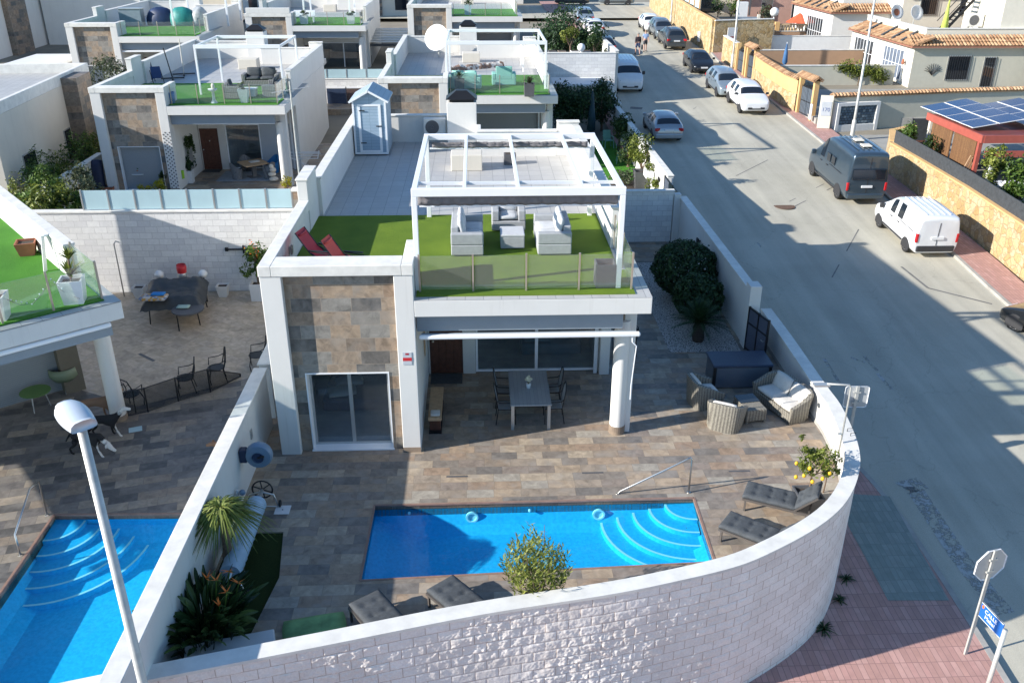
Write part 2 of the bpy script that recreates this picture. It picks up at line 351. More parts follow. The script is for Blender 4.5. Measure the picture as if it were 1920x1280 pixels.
# left kerb (street side of the villa row) and right kerb, read off the photograph
LK = [(14.0, -40), (14.0, 4), (12.3, 9), ] + sorted([tuple(G(*q)[:2]) for q in ((1625,890),(1700,985),(1760,1075),(1800,1135),(1850,1215),(1880,1275))], key=lambda p: p[1]) + [(9.9, 23), (9.25, 28), (9.05, 34), (9.05, 52), (9.7, 75), (10.6, 100), (11.0, 119)]
RK = [(23.5, -40)] + sorted([tuple(G(*q)[:2]) for q in ((1905,592),(1780,475),(1650,360),(1540,268),(1440,188),(1300,80))], key=lambda p: p[1]) + [(24.6, 108), (25.5, 119)]
LKr, RKr = resample(LK, YS), resample(RK, YS)
strip('street', LKr, RKr, K['asph'], 0., n=4)
def kerb(name, line, side, ys):
 m = MB(); pts = line
 for i, (a, b) in enumerate(zip(pts, pts[1:])):
  d = Vector((b[0]-a[0], b[1]-a[1], 0)).normalized(); s = Vector((-d.y, d.x, 0))*side*.14
  za, zb = gz(a[1]), gz(b[1])
  m.add([(a[0], a[1], za-.1), (b[0], b[1], zb-.1), (b[0]+s.x, b[1]+s.y, zb-.1), (a[0]+s.x, a[1]+s.y, za-.1),
     (a[0], a[1], za+.12), (b[0], b[1], zb+.12), (b[0]+s.x, b[1]+s.y, zb+.12), (a[0]+s.x, a[1]+s.y, za+.12)],
     [(0,1,5,4), (2,3,7,6), (4,5,6,7), (0,4,7,3), (1,2,6,5)])
 tag(m.build(name, K['kerb']), kind='structure')
kerb('kerb', LKr, 1, YS); kerb('kerb', RKr, -1, YS)
# pavements
strip('pavement', [(-60, y) for y in YS[:14]] , [(p[0]-.14, p[1]) for p in LKr[:14]], K['pink'], .115, n=10)
strip('pavement', [(8.0, y) for y in YS[13:]], [(p[0]-.14, p[1]) for p in LKr[13:]], K['pink'], .115)
strip('pavement', [(p[0]+.14, p[1]) for p in RKr], [(p[0]+1.55, p[1]) for p in RKr], K['pink'], .115, n=2)
gp = [G(*q, .12) for q in ((1590,925),(1668,930),(1716,1015),(1780,1125),(1665,1125),(1620,1040),(1590,985))]
mm = MB(); mm.add([(p.x, p.y, gz(p.y)+.122) for p in gp], [tuple(range(len(gp)))[::-1]]); tag(mm.build('pavement_ramp', K['green']), kind='structure')
# cross street at the far end
mm = MB(); yy = G(1130, 36).y; mm.quad((-200, yy, 2.615), (220, yy, 2.615), (220, yy+16, 2.615), (-200, yy+16, 2.615)); tag(mm.build('cross_street', K['asph']), kind='structure')
# worn white paint on the road
def paintm():
 m, nt, b = mat0('worn_road_paint'); co = coords(nt)
 n = nd(nt, 'TexNoise', {'Vector': co, 'Scale': 3.2, 'Detail': 9., 'Roughness': .8}).outputs[0]
 c = ramp(nt, n, [(.46, (.16,.158,.145)), (.58, (.44,.44,.42))]); nt.links.new(c, b.inputs['Base Color']); b.inputs['Roughness'].default_value = .85
 t = nd(nt, 'BsdfTransparent'); mx = nd(nt, 'MixShader', [ramp(nt, n, [(.47, (0,0,0)), (.53, (1,1,1))]), t.outputs[0], b.outputs[0]])
 nt.links.new(mx.outputs[0], nt.nodes['Material Output'].inputs[0]); return m
K['paint'] = paintm()
K['tar'] = plain('dark_tar_repair', (.17,.165,.155), .8, var=.25, vs=3.)
def marking(pix, wd, name='road_marking', mt='paint'):
 pts = [G(*q) for q in pix]; m = MB()
 for a, b in zip(pts, pts[1:]):
  d = (b-a).normalized(); s = Vector((-d.y, d.x, 0))*wd/2
  m.quad(*[(q.x, q.y, gz(q.y)+.005) for q in (a-s, b-s, b+s, a+s)])
 tag(m.build(name, K[mt]), kind='structure')
marking([(1712,912),(1760,985),(1800,1045),(1850,1110),(1885,1150)], .5)
marking([(1690,915),(1730,905)], .5)
marking([(1545,672),(1575,720)], .12); marking([(1620,668),(1645,695)], .12)
marking([(1645,700),(1672,730)], .12); marking([(1595,670),(1622,680)], .1)
marking([(1420,455),(1428,464)], .1)
# manhole and trench patch in the street
K['cast'] = plain('rusty_cast_iron', (.17,.105,.07), .8, .2, var=.35, vs=12.)
p = G(1471, 387); mm = MB(); mm.lathe([(0,.008),(.42,.008),(.42,0),(.5,0),(.5,.006),(.43,.006)], (0,0,0), 20)
tag(mm.build('manhole_cover', K['cast'], loc=(p.x, p.y, p.z+.004)), 'rusty round manhole cover in the asphalt behind the dark blue van', 'manhole cover')
for q_, w_ in (([(1488,388),(1560,352)], .06), ([(1480,378),(1545,345)], .05), ([(1215,160),(1192,205)], .8), ([(1690,500),(1740,540),(1860,570)], .1), ([(1340,175),(1300,205)], .05), ([(1610,430),(1560,520)], .05), ([(1440,300),(1380,330)], .05)): marking(q_, w_, 'road_repair', 'tar')
# ------------------------------------------------------------------ villa plot: paving, pool, walls
def curve(pts, n=12):
 """Catmull-Rom through 2-D points"""
 out = []; P_ = [pts[0]]+list(pts)+[pts[-1]]
 for i in range(1, len(P_)-2):
  p0, p1, p2, p3 = [Vector((q[0], q[1], 0)) for q in P_[i-1:i+3]]
  for k in range(n):
   t = k/n; out.append(.5*((2*p1)+(-p0+p2)*t+(2*p0-5*p1+4*p2-p3)*t*t+(-p0+3*p1-3*p2+p3)*t**3))
 out.append(Vector((pts[-1][0], pts[-1][1], 0))); return out
def offset(pl, d):
 out = []
 for i, p in enumerate(pl):
  t = (pl[min(i+1, len(pl)-1)]-pl[max(i-1, 0)]).normalized(); out.append(p+Vector((-t.y, t.x, 0))*d)
 return out
ZT = .90
FRONT = [(-9.5, 9.45), (-7.5, 9.95)] + [tuple(at(*q, ZT)[:2]) for q in ((250,1277),(600,1208.6),(892,1151),(1140,1112),(1262,1088),(1384,1058),(1465,1023),(1530,986.6),(1571,954),(1595,921),(1608,885),(1610,852),(1600,813),(1575,760),(1551,727),(1511,670),(1480,626),(1444,578))]
FC = curve(FRONT, 14)
# arc-length resample
def arc(pl, st):
 L = [0]
 for a, b in zip(pl, pl[1:]): L.append(L[-1]+(b-a).length)
 n = max(2, int(L[-1]/st)); out = []; j = 0
 for k in range(n+1):
  s = L[-1]*k/n
  while j < len(L)-2 and L[j+1] < s: j += 1
  t = (s-L[j])/(L[j+1]-L[j]) if L[j+1] > L[j] else 0; out.append(pl[j].lerp(pl[j+1], t))
 return out
POOL = [at(702,946.6), at(1301,932.5), at(1341,1053), at(674.8,1088)]
POOL = [Vector((p.x, p.y, 0)) for p in POOL]
def holed(name, outer, holes, z, th, mat):
 bm = bmesh.new(); ed = []
 for loop in [outer]+holes:
  vs = [bm.verts.new((p[0], p[1], z)) for p in loop]; ed += [bm.edges.new((a, b)) for a, b in zip(vs, vs[1:]+vs[:1])]
 bmesh.ops.triangle_fill(bm, use_beauty=True, edges=ed)
 for f in bm.faces:
  if f.normal.z < 0: f.normal_flip()
 if th:
  ed = [e for e in bm.edges if e.is_boundary]; g = bmesh.ops.extrude_edge_only(bm, edges=ed)
  for v in [v for v in g['geom'] if isinstance(v, bmesh.types.BMVert)]: v.co.z -= th
 bmesh.ops.recalc_face_normals(bm, faces=bm.faces)
 if not th or True:
  up = [f for f in bm.faces if abs(f.normal.z) > .9]
  if up and up[0].normal.z < 0:
   for f in bm.faces: f.normal_flip()
 me = bpy.data.meshes.new(name); bm.to_mesh(me); bm.free(); me.materials.append(mat)
 o = bpy.data.objects.new(name, me); col.objects.link(o); tag(o, kind='structure'); return o
GRAV = [at(1255.7,660), at(1392,659.5), Vector((8.05, 31.5, 0)), Vector((5.75, 31.5, 0))]
inner = offset(FC, .12)
BED = [Vector(p+(0,)) for p in ((-5.32, 15.35), (-4.25, 15.35), (-4.05, 13.9), (-4.3, 12.1), (-4.9, 11.1), (-5.32, 11.0))]
outer = [(p.x, p.y) for p in inner if p.x > -5.6 and p.y < 24.5]
outer = [(-5.6, outer[0][1])]+outer+[(8.3, 24.6), (8.3, 33.9), (-5.6, 34.6)]
holed('patio', outer, [[(p.x, p.y) for p in POOL], [(p.x, p.y) for p in GRAV], [(p.x, p.y) for p in BED]], 0., 3.2, K['patio'])
# pool shell
def poolm():
 m, nt, b = mat0('pool_mosaic'); co = coords(nt)
 n = nd(nt, 'TexNoise', {'Vector': co, 'Scale': 14., 'Detail': 3.}).outputs[0]
 ca = nd(nt, 'TexVoronoi', {'Vector': nd(nt, 'VectorMath', [co, nd(nt, 'VectorMath', [nd(nt, 'TexNoise', {'Vector': co, 'Scale': 3.}).outputs[1], (.25,.25,.25)], operation='MULTIPLY').outputs[0]], operation='ADD').outputs[0], 'Scale': 5.}, feature='DISTANCE_TO_EDGE').outputs[0]
 c = ramp(nt, n, [(.35, (.02,.40,.70)), (.65, (.035,.49,.80))]); nt.links.new(c, b.inputs['Base Color']); b.inputs['Roughness'].default_value = .6; return m
K['pool'] = poolm(); K['nosing'] = plain('white_step_nosing', (.72,.80,.82), .6, var=.05)
def waterm():
 m, nt, b = mat0('pool_water'); nt.nodes.remove(b); co = coords(nt)
 n = nd(nt, 'TexNoise', {'Vector': co, 'Scale': 2.6, 'Detail': 3.}).outputs[0]
 bp = nd(nt, 'Bump', {'Height': n, 'Strength': .22, 'Distance': .06}).outputs[0]
 t = nd(nt, 'BsdfTransparent', {'Color': (.52, .90, .98, 1)}); g = nd(nt, 'BsdfGlossy', {'Roughness': .015, 'Normal': bp})
 f = schlick(nt, .02, bp)
 mx = nd(nt, 'MixShader', [f, t.outputs[0], g.outputs[0]]); nt.links.new(mx.outputs[0], nt.nodes['Material Output'].inputs[0]); return m
K['water'] = waterm()
def pool(name, quad, depth, steps_corner, label_, nst=6, r0=.75, dr=.42, zw=-.12):
 """shell with round corner steps; quad = far-left, far-right, near-right, near-left"""
 m = MB(); q = [Vector(p) for p in quad]; N = 24
 top = []; ins = .0
 n = len(q); dn = [Vector((p.x, p.y, -depth)) for p in q]
 cx = sum((p.x for p in q))/n; cyy = sum((p.y for p in q))/n
 mid = [p+(Vector((cx, cyy, 0))-p)*.10+Vector((0, 0, -depth*.78)) for p in q]
 low = [p+(Vector((cx, cyy, 0))-p)*.26+Vector((0, 0, -depth)) for p in q]
 wz = [Vector((p.x, p.y, -.3)) for p in q]
 vs = [Vector((p.x, p.y, -.135)) for p in q]+wz+mid+low
 fs = []
 for l in range(3):
  for i in range(4): fs.append((l*4+i, l*4+(i+1) % 4, (l+1)*4+(i+1) % 4, (l+1)*4+i))
 fs.append((12, 15, 14, 13)); m.add(vs, fs)
 sh = m.build(name, K['pool']); tag(sh, kind='structure')
 w_ = MB(); w_.quad(*[(p.x, p.y, zw) for p in q][::-1]); tag(w_.build('pool_water', K['water']), kind='structure')
 bd = MB(); bd.add([Vector((p.x, p.y, z)) for z in (0, -.136) for p in q], [(i, (i+1) % 4, 4+(i+1) % 4, 4+i) for i in range(4)]); tag(bd.build('waterline_tiles', tilem('brown_waterline_tiles', .3, .3, 'xz', [(.22,.17,.13),(.27,.22,.17),(.17,.14,.12)], (.12,.1,.08), .008, off=0)), kind='structure')
 c = MB()
 for i in range(4): c.bar(q[i]+Vector((0, 0, -.012)), q[(i+1) % 4]+Vector((0, 0, -.012)), .05, .04)
 tag(c.build('pool_edge_trim', plain('brown_edge_trim', (.27, .17, .13), .6, var=.2, vs=6.)), kind='structure')
 # steps round a corner
 k = steps_corner; A = q[k]; e1 = (q[(k+1) % 4]-A).normalized(); e2 = (q[(k-1) % 4]-A).normalized()
 st = MB(); ns = MB(); ns2 = MB()
 for i in range(nst):
  r = r0+dr*i; z1 = -.15-i*(depth-.18)/nst; z0 = -depth-.1
  ang = [math.pi/2*j/18 for j in range(19)]
  P_ = [A+e1*(r*math.cos(a))+e2*(r*1.08*math.sin(a)) for a in ang]
  lim = (q[(k-1) % 4]-A).length
  l1 = (q[(k+1) % 4]-A).length; P_ = [A+e1*min((p-A).dot(e1), l1-.06)+e2*min((p-A).dot(e2), lim-.06) for p in P_]
  vs = [(A.x, A.y, z1)]+[(p.x, p.y, z1) for p in P_]+[(p.x, p.y, z0) for p in P_]; L = len(P_)
  fl = [(0, j+1, j+2) for j in range(L-1)]+[(j+1, L+j+1, L+j+2, j+2) for j in range(L-1)]
  st.add(vs, fl)
  Q = [A+(p-A)*(1-.05/r) for p in P_]
  ns.add([(p.x, p.y, z1+.004) for p in P_]+[(p.x, p.y, z1+.004) for p in Q], [(j, j+1, L+j+1, L+j) for j in range(L-1)])
 tag(st.build('pool_steps', K['pool']), kind='structure'); tag(ns.build('pool_step_edges', K['nosing']), kind='structure')
pool('pool', POOL, .66, 1, '', 5, .62, .335)
# gravel bed, planting bed
def gravelm():
 m, nt, b = mat0('white_gravel'); co = coords(nt)
 v = nd(nt, 'TexVoronoi', {'Vector': co, 'Scale': 22.})
 c = ramp(nt, v.outputs[0], [(0, (.60,.58,.55)), (.45, (.50,.48,.46)), (.7, (.14,.13,.12))]); nt.links.new(c, b.inputs['Base Color'])
 b.inputs['Roughness'].default_value = .9; bumped(nt, b, mth(nt, 'SUBTRACT', 1., v.outputs[0]), .8, .04); return m
K['gravel'] = gravelm()
mm = MB(); mm.prism([(p.x, p.y) for p in GRAV], -.3, -.02); tag(mm.build('gravel_bed', K['gravel']), kind='stuff')
mm = MB(); mm.prism([(p.x, p.y) for p in BED], -.3, -.03); tag(mm.build('planting_bed', grassm('dark_bed_ground_cover', (.012,.022,.008),(.03,.05,.014),(.05,.08,.02))), kind='structure')
# ---- the curved split-faced front wall
def splitm():
 m, nt, b = mat0('split_faced_block'); co = coords(nt, True)
 sp = nd(nt, 'SeparateXYZ', [co]); vv = mth(nt, 'DIVIDE', sp.outputs[1], .215); row = mth(nt, 'FLOOR', vv)
 uu = mth(nt, 'ADD', mth(nt, 'DIVIDE', sp.outputs[0], .43), mth(nt, 'MULTIPLY', row, .5)); cl = mth(nt, 'FLOOR', uu)
 wn_ = nd(nt, 'TexWhiteNoise', {'Vector': nd(nt, 'CombineXYZ', [cl, row, 3.5]).outputs[0]}, noise_dimensions='3D').outputs[0]
 c = ramp(nt, wn_, [(0, (.80,.75,.70)), (.5, (.83,.785,.735)), (1, (.87,.82,.77))])
 n = nd(nt, 'TexNoise', {'Vector': coords(nt), 'Scale': 24., 'Detail': 5., 'Roughness': .7}).outputs[0]
 c = mixc(nt, 1., c, ramp(nt, n, [(.3, (.86,)*3), (.7, (1.06,)*3)]), 'MULTIPLY')
 n2 = nd(nt, 'TexNoise', {'Vector': coords(nt), 'Scale': 1.1, 'Detail': 4.}).outputs[0]
 c = mixc(nt, 1., c, ramp(nt, n2, [(.35, (.92,.88,.86)), (.65, (1.04,1.03,1.03))]), 'MULTIPLY')
 fu = mth(nt, 'MULTIPLY', mth(nt, 'FRACT', uu), .43); fv = mth(nt, 'MULTIPLY', mth(nt, 'FRACT', vv), .215)
 mk = mth(nt, 'MAXIMUM', mth(nt, 'LESS_THAN', fu, .014), mth(nt, 'LESS_THAN', fv, .014))
 c = mixc(nt, mth(nt, 'MULTIPLY', mk, .75), c, (.42,.32,.26)); nt.links.new(c, b.inputs['Base Color']); b.inputs['Roughness'].default_value = .85
 bumped(nt, b, n, .5, .012); return m
FW_ = arc([p for p in FC if p.x > -7.6], .019)
wall_root = thing('boundary_wall', 'tall curved white split-faced block wall around the pool terrace', 'wall', (0, 0, 0))
zb0 = -2.9; nz_ = 200; ztop = ZT-.06
m = MB(); m.uv = []; N = len(FW_); vs = []
ss = 0.
for i, p in enumerate(FW_):
 t = (FW_[min(i+1, N-1)]-FW_[max(i-1, 0)]).normalized(); nrm = Vector((t.y, -t.x, 0))
 if i: ss += (p-FW_[i-1]).length
 fade = max(0., min(1., (6.0-p.x)/2.2))
 rows = nz_ if p.x < 8.6 else nz_
 for k in range(nz_+1):
  z = zb0+(ztop-zb0)*k/nz_
  row = math.floor(z/.215); u = ss/.43+.5*row; fu = (u-math.floor(u))*.43; fv = (z/.215-row)*.215
  e = min(fu, .43-fu, fv, .215-fv); inb = max(0., min(1., e/.022))
  q = Vector((ss*1.0, z, row*3.1+math.floor(u)*1.7))
  hv = noise.noise(q*7.)*.55+abs(noise.noise(q*13.))*.6+noise.noise(q*27.)*.22
  bl = noise.noise(Vector((math.floor(u)*1.31, row*2.17, .5)))
  patch = max(.12, min(1., .75+noise.noise(Vector((ss*.5, z*.6, 7.)))*1.6))
  h = inb*(.006+fade*patch*(.042*hv+.012*bl))
  vs.append(p+nrm*h+Vector((0, 0, z))); m.uv.append((ss, z))
m.add(vs, [(i*(nz_+1)+k, (i+1)*(nz_+1)+k, (i+1)*(nz_+1)+k+1, i*(nz_+1)+k+1) for i in range(N-1) for k in range(nz_)])
m.build('outer_face', splitm(), wall_root, smooth=True)
def ribbon(pl, d0, d1, z0, z1, name, mat, parent, closed_ends=True, bevel=.01):
 a = offset(pl, d0); b = offset(pl, d1); n = len(pl); m = MB(); vs = []
 for i in range(n): vs += [(a[i].x, a[i].y, z0), (b[i].x, b[i].y, z0), (b[i].x, b[i].y, z1), (a[i].x, a[i].y, z1)]
 fs = []
 for i in range(n-1):
  for k in range(4): fs.append((i*4+k, i*4+(k+1) % 4, (i+1)*4+(k+1) % 4, (i+1)*4+k))
 fs += [(0, 3, 2, 1), ((n-1)*4, (n-1)*4+1, (n-1)*4+2, (n-1)*4+3)]
 m.add(vs, [f[::-1] for f in fs]); return m.build(name, mat, parent)
FCs = arc(FC, .25)
ribbon(FCs, .02, .26, -3.2, ztop, 'wall_core', K['white'], wall_root)
ribbon(FCs, -.03, .30, ztop+.001, ZT, 'coping', K['cap'], wall_root)
ribbon(FCs, .262, .275, 0, .09, 'skirting', K['kerb'], wall_root)
# left party wall between the two plots
wl = thing('boundary_wall', 'plain white party wall between the two pools, left of the main villa', 'wall', (-5.5, 0, 0))
m = MB(); m.box(-.13, .13, 8.6, 19.75, -3, 1.60); m.build('wall_body', K['white'], wl); m = MB(); m.box(-.17, .17, 8.55, 19.8, 1.601, 1.66); m.build('coping', K['cap'], wl, bevel=.01)
m = MB(); m.box(-.13, .13, 20.15, 29, -1, 1.55); m.build('wall_body', K['white'], wl); m = MB(); m.box(-.17, .17, 20.1, 29, 1.551, 1.61); m.build('coping', K['cap'], wl, bevel=.01)
m = MB(); m.box(.131, .16, 17.72, 17.84, .85, 1.08); m.build('wall_light', K['alu'], wl)
# east wall along the street, pillar, gates
we = thing('boundary_wall', 'white garden wall beside the gravel bed and the street pavement', 'wall', (8.17, 0, 0))
m = MB(); m.box(-.12, .12, 24.35, 34.0, -2, 1.78); m.build('wall_body', K['white'], we); m = MB(); m.box(-.15, .15, 24.3, 34.0, 1.781, 1.85); m.build('coping', K['cap'], we, bevel=.01)
m = MB(); m.box(-.17, .17, 23.85, 24.30, -2, 2.02); m.build('pillar', K['white'], we, bevel=.01)
for px_, py_, z_ in ((1333,500,1.2),):
 p = Vector((8.05, 30.2, 1.25)); m = MB(); m.tube([p-Vector((8.17,0,0))+Vector((0,0,0)), p-Vector((8.17,0,0))+Vector((-.12,0,.02))], .035); m.box(-.26,-.2,30.1,30.3,1.2,1.36); m.build('wall_light', K['black'], we)
K['gateb'] = plain('slate_blue_gate_metal', (.10,.115,.16), .5, .2, var=.1)
def gate(name, label, a, b, z0, z1, bars=9):
 g = thing(name, label, 'gate', (a[0], a[1], z0)); d = Vector((b[0]-a[0], b[1]-a[1], 0)); L = d.length; g.rotation_euler = (0, 0, math.atan2(d.y, d.x)); h = z1-z0
 m = MB(); m.box(0, L, -.012, .012, .06, h-.02); m.build('panel', K['gateb'], g)
 m = MB()
 for x in (0, L/2-.02, L-.045): m.box(x, x+.045, -.03, .03, 0, h)
 for z in (.04, h*.62, h-.06): m.box(.046, L/2-.021, -.028, .028, z, z+.045); m.box(L/2+.026, L-.046, -.028, .028, z, z+.045)
 m.build('frame', K['black'], g); m = MB(); m.tube([(L-.1, -.03, h*.5), (L-.1, -.08, h*.5), (L-.2, -.08, h*.5)], .012); m.build('handle', K['steel'], g)
 return g
ga = at(1427, 605, 1.4)
gate('garden_gate', 'open slate blue metal gate beside the pillar at the gravel bed', (8.02, 23.8), (8.30, 22.75), .02, 1.42)
gate('garden_gate', 'slate blue pedestrian gate at the end of the wide shaded wall', (8.17, 34.2), (8.17, 37.6), -.6, 1.75)
wc = thing('boundary_wall', 'low grey-shaded block wall crossing the side garden below the artificial lawn', 'wall', (0, 33.9, 0))
m = MB(); m.box(3.7, 7.75, -.1, .1, -.2, 2.08); m.build('wall_body', K['block'], wc); m = MB(); m.box(3.7, 7.8, -.14, .14, 2.081, 2.14); m.build('coping', K['cap'], wc, bevel=.01)
m = MB(); m.box(7.78, 8.05, -.16, .16, -.2, 1.98); m.build('end_pillar', K['white'], wc)
# ------------------------------------------------------------------ villas (one design, built along the street)
K['shut'] = tilem('grey_roller_shutter', 50., .055, 'xz', [(.30,.32,.33)], (.20,.21,.22), .008, off=0, rough=.45, grain=.05)
K['lintel'] = plain('blue_grey_blind_box', (.23,.27,.31), .5, var=.05)
K['shade'] = plain('shaded_render', (.60,.59,.57), .8, var=.05)
K['tanskirt'] = plain('tan_skirting', (.27,.205,.15), .6, var=.3, vs=4.)
K['room'] = plain('bedroom_walls', (.50,.50,.50), .8, var=.15)
K['living'] = plain('living_room_walls', (.52,.50,.46), .7, var=.2)
def glazing(par, name, x0, x1, y, z0, z1, fr, pane, nsash=2, fw=.06, axis='x'):
 """frame with sashes standing in the plane y (axis x) ; pane mesh is a part of the frame"""
 f = MB(); p = MB(); wd = (x1-x0)/nsash
 def bx(m, a0, a1, b0, b1, c0, c1):
  if axis == 'x': m.box(a0, a1, b0, b1, c0, c1)
  else: m.box(b0, b1, a0, a1, c0, c1)
 bx(f, x0, x1, y-.04, y+.04, z0, z0+fw); bx(f, x0, x1, y-.04, y+.04, z1-fw, z1)
 bx(f, x0, x0+fw, y-.04, y+.04, z0+fw, z1-fw); bx(f, x1-fw, x1, y-.04, y+.04, z0+fw, z1-fw)
 for i in range(1, nsash): bx(f, x0+wd*i-fw*.7, x0+wd*i+fw*.7, y-.045, y+.035, z0+fw, z1-fw)
 o = f.build(name, fr, par)
 bx(p, x0+fw, x1-fw, y-.006, y+.006, z0+fw, z1-fw); p.build('pane', pane, o); return o
def balustrade(par, pts, z, nps, h=.9):
 """glass panels with steel posts along the local polyline pts"""
 g = par; g0 = MB(); posts = []
 P_ = []
 for (a, b), n in zip(zip(pts, pts[1:]), nps):
  a = Vector(a); b = Vector(b)
  for k in range(n+1):
   q = a.lerp(b, k/n)
   if not P_ or (q-P_[-1]).length > .01: P_.append(q)
 for a, b in zip(P_, P_[1:]):
  d = (b-a).normalized(); A = a+d*.04; B = b-d*.04; s = Vector((-d.y, d.x))*.006
  g0.add([(A.x-s.x, A.y-s.y, z+.06), (B.x-s.x, B.y-s.y, z+.06), (B.x+s.x, B.y+s.y, z+.06), (A.x+s.x, A.y+s.y, z+.06),
    (A.x-s.x, A.y-s.y, z+h-.04), (B.x-s.x, B.y-s.y, z+h-.04), (B.x+s.x, B.y+s.y, z+h-.04), (A.x+s.x, A.y+s.y, z+h-.04)],
     [(0,3,2,1),(4,5,6,7),(0,1,5,4),(1,2,6,5),(2,3,7,6),(3,0,4,7)])
 o = g0.build('glass_balustrade', K['glass'], g)
 for q in P_:
  m = MB(); m.box(q.x-.022, q.x+.022, q.y-.022, q.y+.022, z, z+h); m.build('post', K['postst'], o)
 return o
K['postst'] = plain('champagne_steel_post', (.46,.40,.33), .35, .5, var=.05)
def villa(label, loc, main=False, lawn='grass', shutter=False, low=False, slide='pane', door=True, extra=True, awn=True, ttile='ttile', white='white', name='villa'):
 v = thing(name, label, 'house', loc); W = K[white]; d = 15.6
 # ---- white walls: fins, parapets, house body
 m = MB()
 m.box(0, .47, 0, .5, -.6, 4.62); m.box(2.95, 3.38, 0, .5, -.6, 4.62)                 # front fins
 m.box(0, .22, .5, 5.1, 0, 4.62); m.box(3.16, 3.38, .5, 4.1, 0, 4.0)
 m.box(.47, 2.95, .42, .6, 3.9, 4.62)
 m.box(3.16, 3.38, .5, 1.7, 4.0, 4.62)                                               # return beside the lawn
 m.box(-.03, .25, 5.1, 6.55, -.3, 5.40)                                              # pilaster
 m.box(.12, .36, 6.55, d+.6, 0, 5.06)                                                # west roof wall
 m.box(.36, 3.75, d+.35, d+.6, 0, 4.98)                                              # rear wall, left
 m.box(4.85, 5.0, 13.75, 14.8, 0, 4.9); m.box(4.85, 7.75, 13.5, 13.75, 0, 4.88); m.box(7.75, 8.53, 13.502, 13.752, 4.0, 5.2)  # rear wall, right
 m.box(8.30, 8.53, 3.4, 13.5, 4.0, 5.06); m.box(8.25, 8.53, 3.9, 13.5, 0, 4.0)       # east wall
 m.box(3.38, 8.25, 4.12, 4.3, 2.35, 3.62)                                            # above the doors
 m.box(3.38, 3.43, 4.12, 4.3, 0, 2.35); m.box(4.36, 4.72, 4.1, 4.3, 0, 2.35); m.box(8.2, 8.249, 4.12, 4.3, 0, 2.35)
 m.box(.36, 3.16, 4.5, 4.6, 0, 3.6)
 m.build('wall', W, v, bevel=.012)
 m = MB()                                                                              # copings
 m.box(-.02, .27, -.02, 5.08, 4.621, 4.87); m.box(.271, 3.14, -.02, .62, 4.621, 4.87); m.box(3.141, 3.40, -.02, 1.72, 4.621, 4.87)
 m.box(-.06, .28, 5.081, 6.58, 5.401, 5.46); m.box(.09, .39, 6.581, d+.63, 5.061, 5.12); m.box(.391, 3.78, d+.32, d+.63, 4.981, 5.04)
 m.box(4.82, 7.74, 13.47, 13.78, 4.881, 4.94); m.box(7.741, 8.56, 13.47, 13.78, 5.201, 5.26); m.box(8.27, 8.56, 3.37, 13.469, 5.061, 5.12)
 m.build('coping', K['cap'], v, bevel=.012)
 # ---- chimney of the barbecue
 if extra:
  m = MB(); m.box(3.75, 4.85, 14.8, 15.75, 0, 5.69); c = m.build('chimney', W, v, bevel=.015)
  m = MB(); m.box(3.85, 4.75, 14.9, 15.65, 5.691, 5.80); m.add([(3.72,14.77,5.80),(4.88,14.77,5.80),(4.88,15.78,5.80),(3.72,15.78,5.80),(4.1,15.1,6.08),(4.5,15.1,6.08),(4.5,15.45,6.08),(4.1,15.45,6.08)],
     [(3,2,1,0),(4,5,6,7),(0,1,5,4),(1,2,6,5),(2,3,7,6),(3,0,4,7)]); m.build('chimney_cap', K['black'], c)
  m = MB(); m.box(3.95, 5.02, 11.45, 12.3, 4.0, 4.55); m.build('counter', K['cream'], v, bevel=.02)
 # ---- stone cladding round the bedroom window
 s = MB(); wx0, wx1, wz = .735, 2.70, 2.13
 s.box(.471, wx0, .17, .42, 0, 4.619); s.box(wx1, 2.949, .17, .42, 0, 4.619); s.box(wx0, wx1, .17, .42, wz, 4.619)
 s.build('stone_cladding', K['stone'], v)
 m = MB(); m.box(wx0, wx0+.03, .15, .5, .02, wz); m.box(wx1-.03, wx1, .15, .5, .02, wz); m.box(wx0+.03, wx1-.03, .15, .5, wz-.03, wz); m.box(wx0-.02, wx1+.02, .12, .5, 0, .03)
 wf = m.build('window_surround', K['metalw'], v)
 if shutter:
  m = MB(); m.box(wx0+.03, wx1-.03, .40, .44, .03, wz-.03); m.build('roller_shutter', K['shut'], v)
 else: glazing(v, 'bedroom_window', wx0+.03, wx1-.03, .44, .03, wz-.03, K['alu'], K['pane'])
 m = MB(); m.box(.23, 3.15, 4.4, 4.45, 0, 3.3); m.box(.225, .26, .5, 4.4, 0, 3.3); m.box(3.12, 3.155, .5, 4.4, 0, 3.3); m.box(.26, 3.12, .5, 4.4, 3.25, 3.3); m.box(.26, 3.12, .5, 4.4, .01, .03)
 m.build('bedroom', K['room'], v)
 m = MB(); m.box(4.75, 8.2, 7.6, 7.65, 0, 2.7); m.box(4.73, 4.77, 4.31, 7.6, 0, 2.7); m.box(8.2, 8.24, 4.31, 7.6, 0, 2.7); m.box(4.77, 8.2, 4.31, 7.6, 2.65, 2.7); m.box(4.77, 8.2, 4.31, 7.6, .01, .03)
 m.build('living_room', K['living'], v)
 # ---- roof slab over the porch with its edge
 m = MB(); m.box(3.381, 8.8, 0, 3.4, 3.60, 4.0); m.box(3.381, 8.25, 3.4, 4.12, 3.60, 3.98); m.build('roof_slab', W, v, bevel=.012)
 m = MB(); m.box(3.4, 8.2, .28, .5, 3.12, 3.60); m.build('blind_box', K['lintel'], v)
 # ---- terrace floor and lawn
 m = MB(); m.box(.36, 8.3, 6.4, d+.35, 3.7, 4.002); m.box(.23, 3.16, .22, 6.4, 3.7, 4.002); m.box(3.38, 8.8, .004, 6.4, 4.0, 4.004)
 m.build('terrace_floor', K[ttile], v)
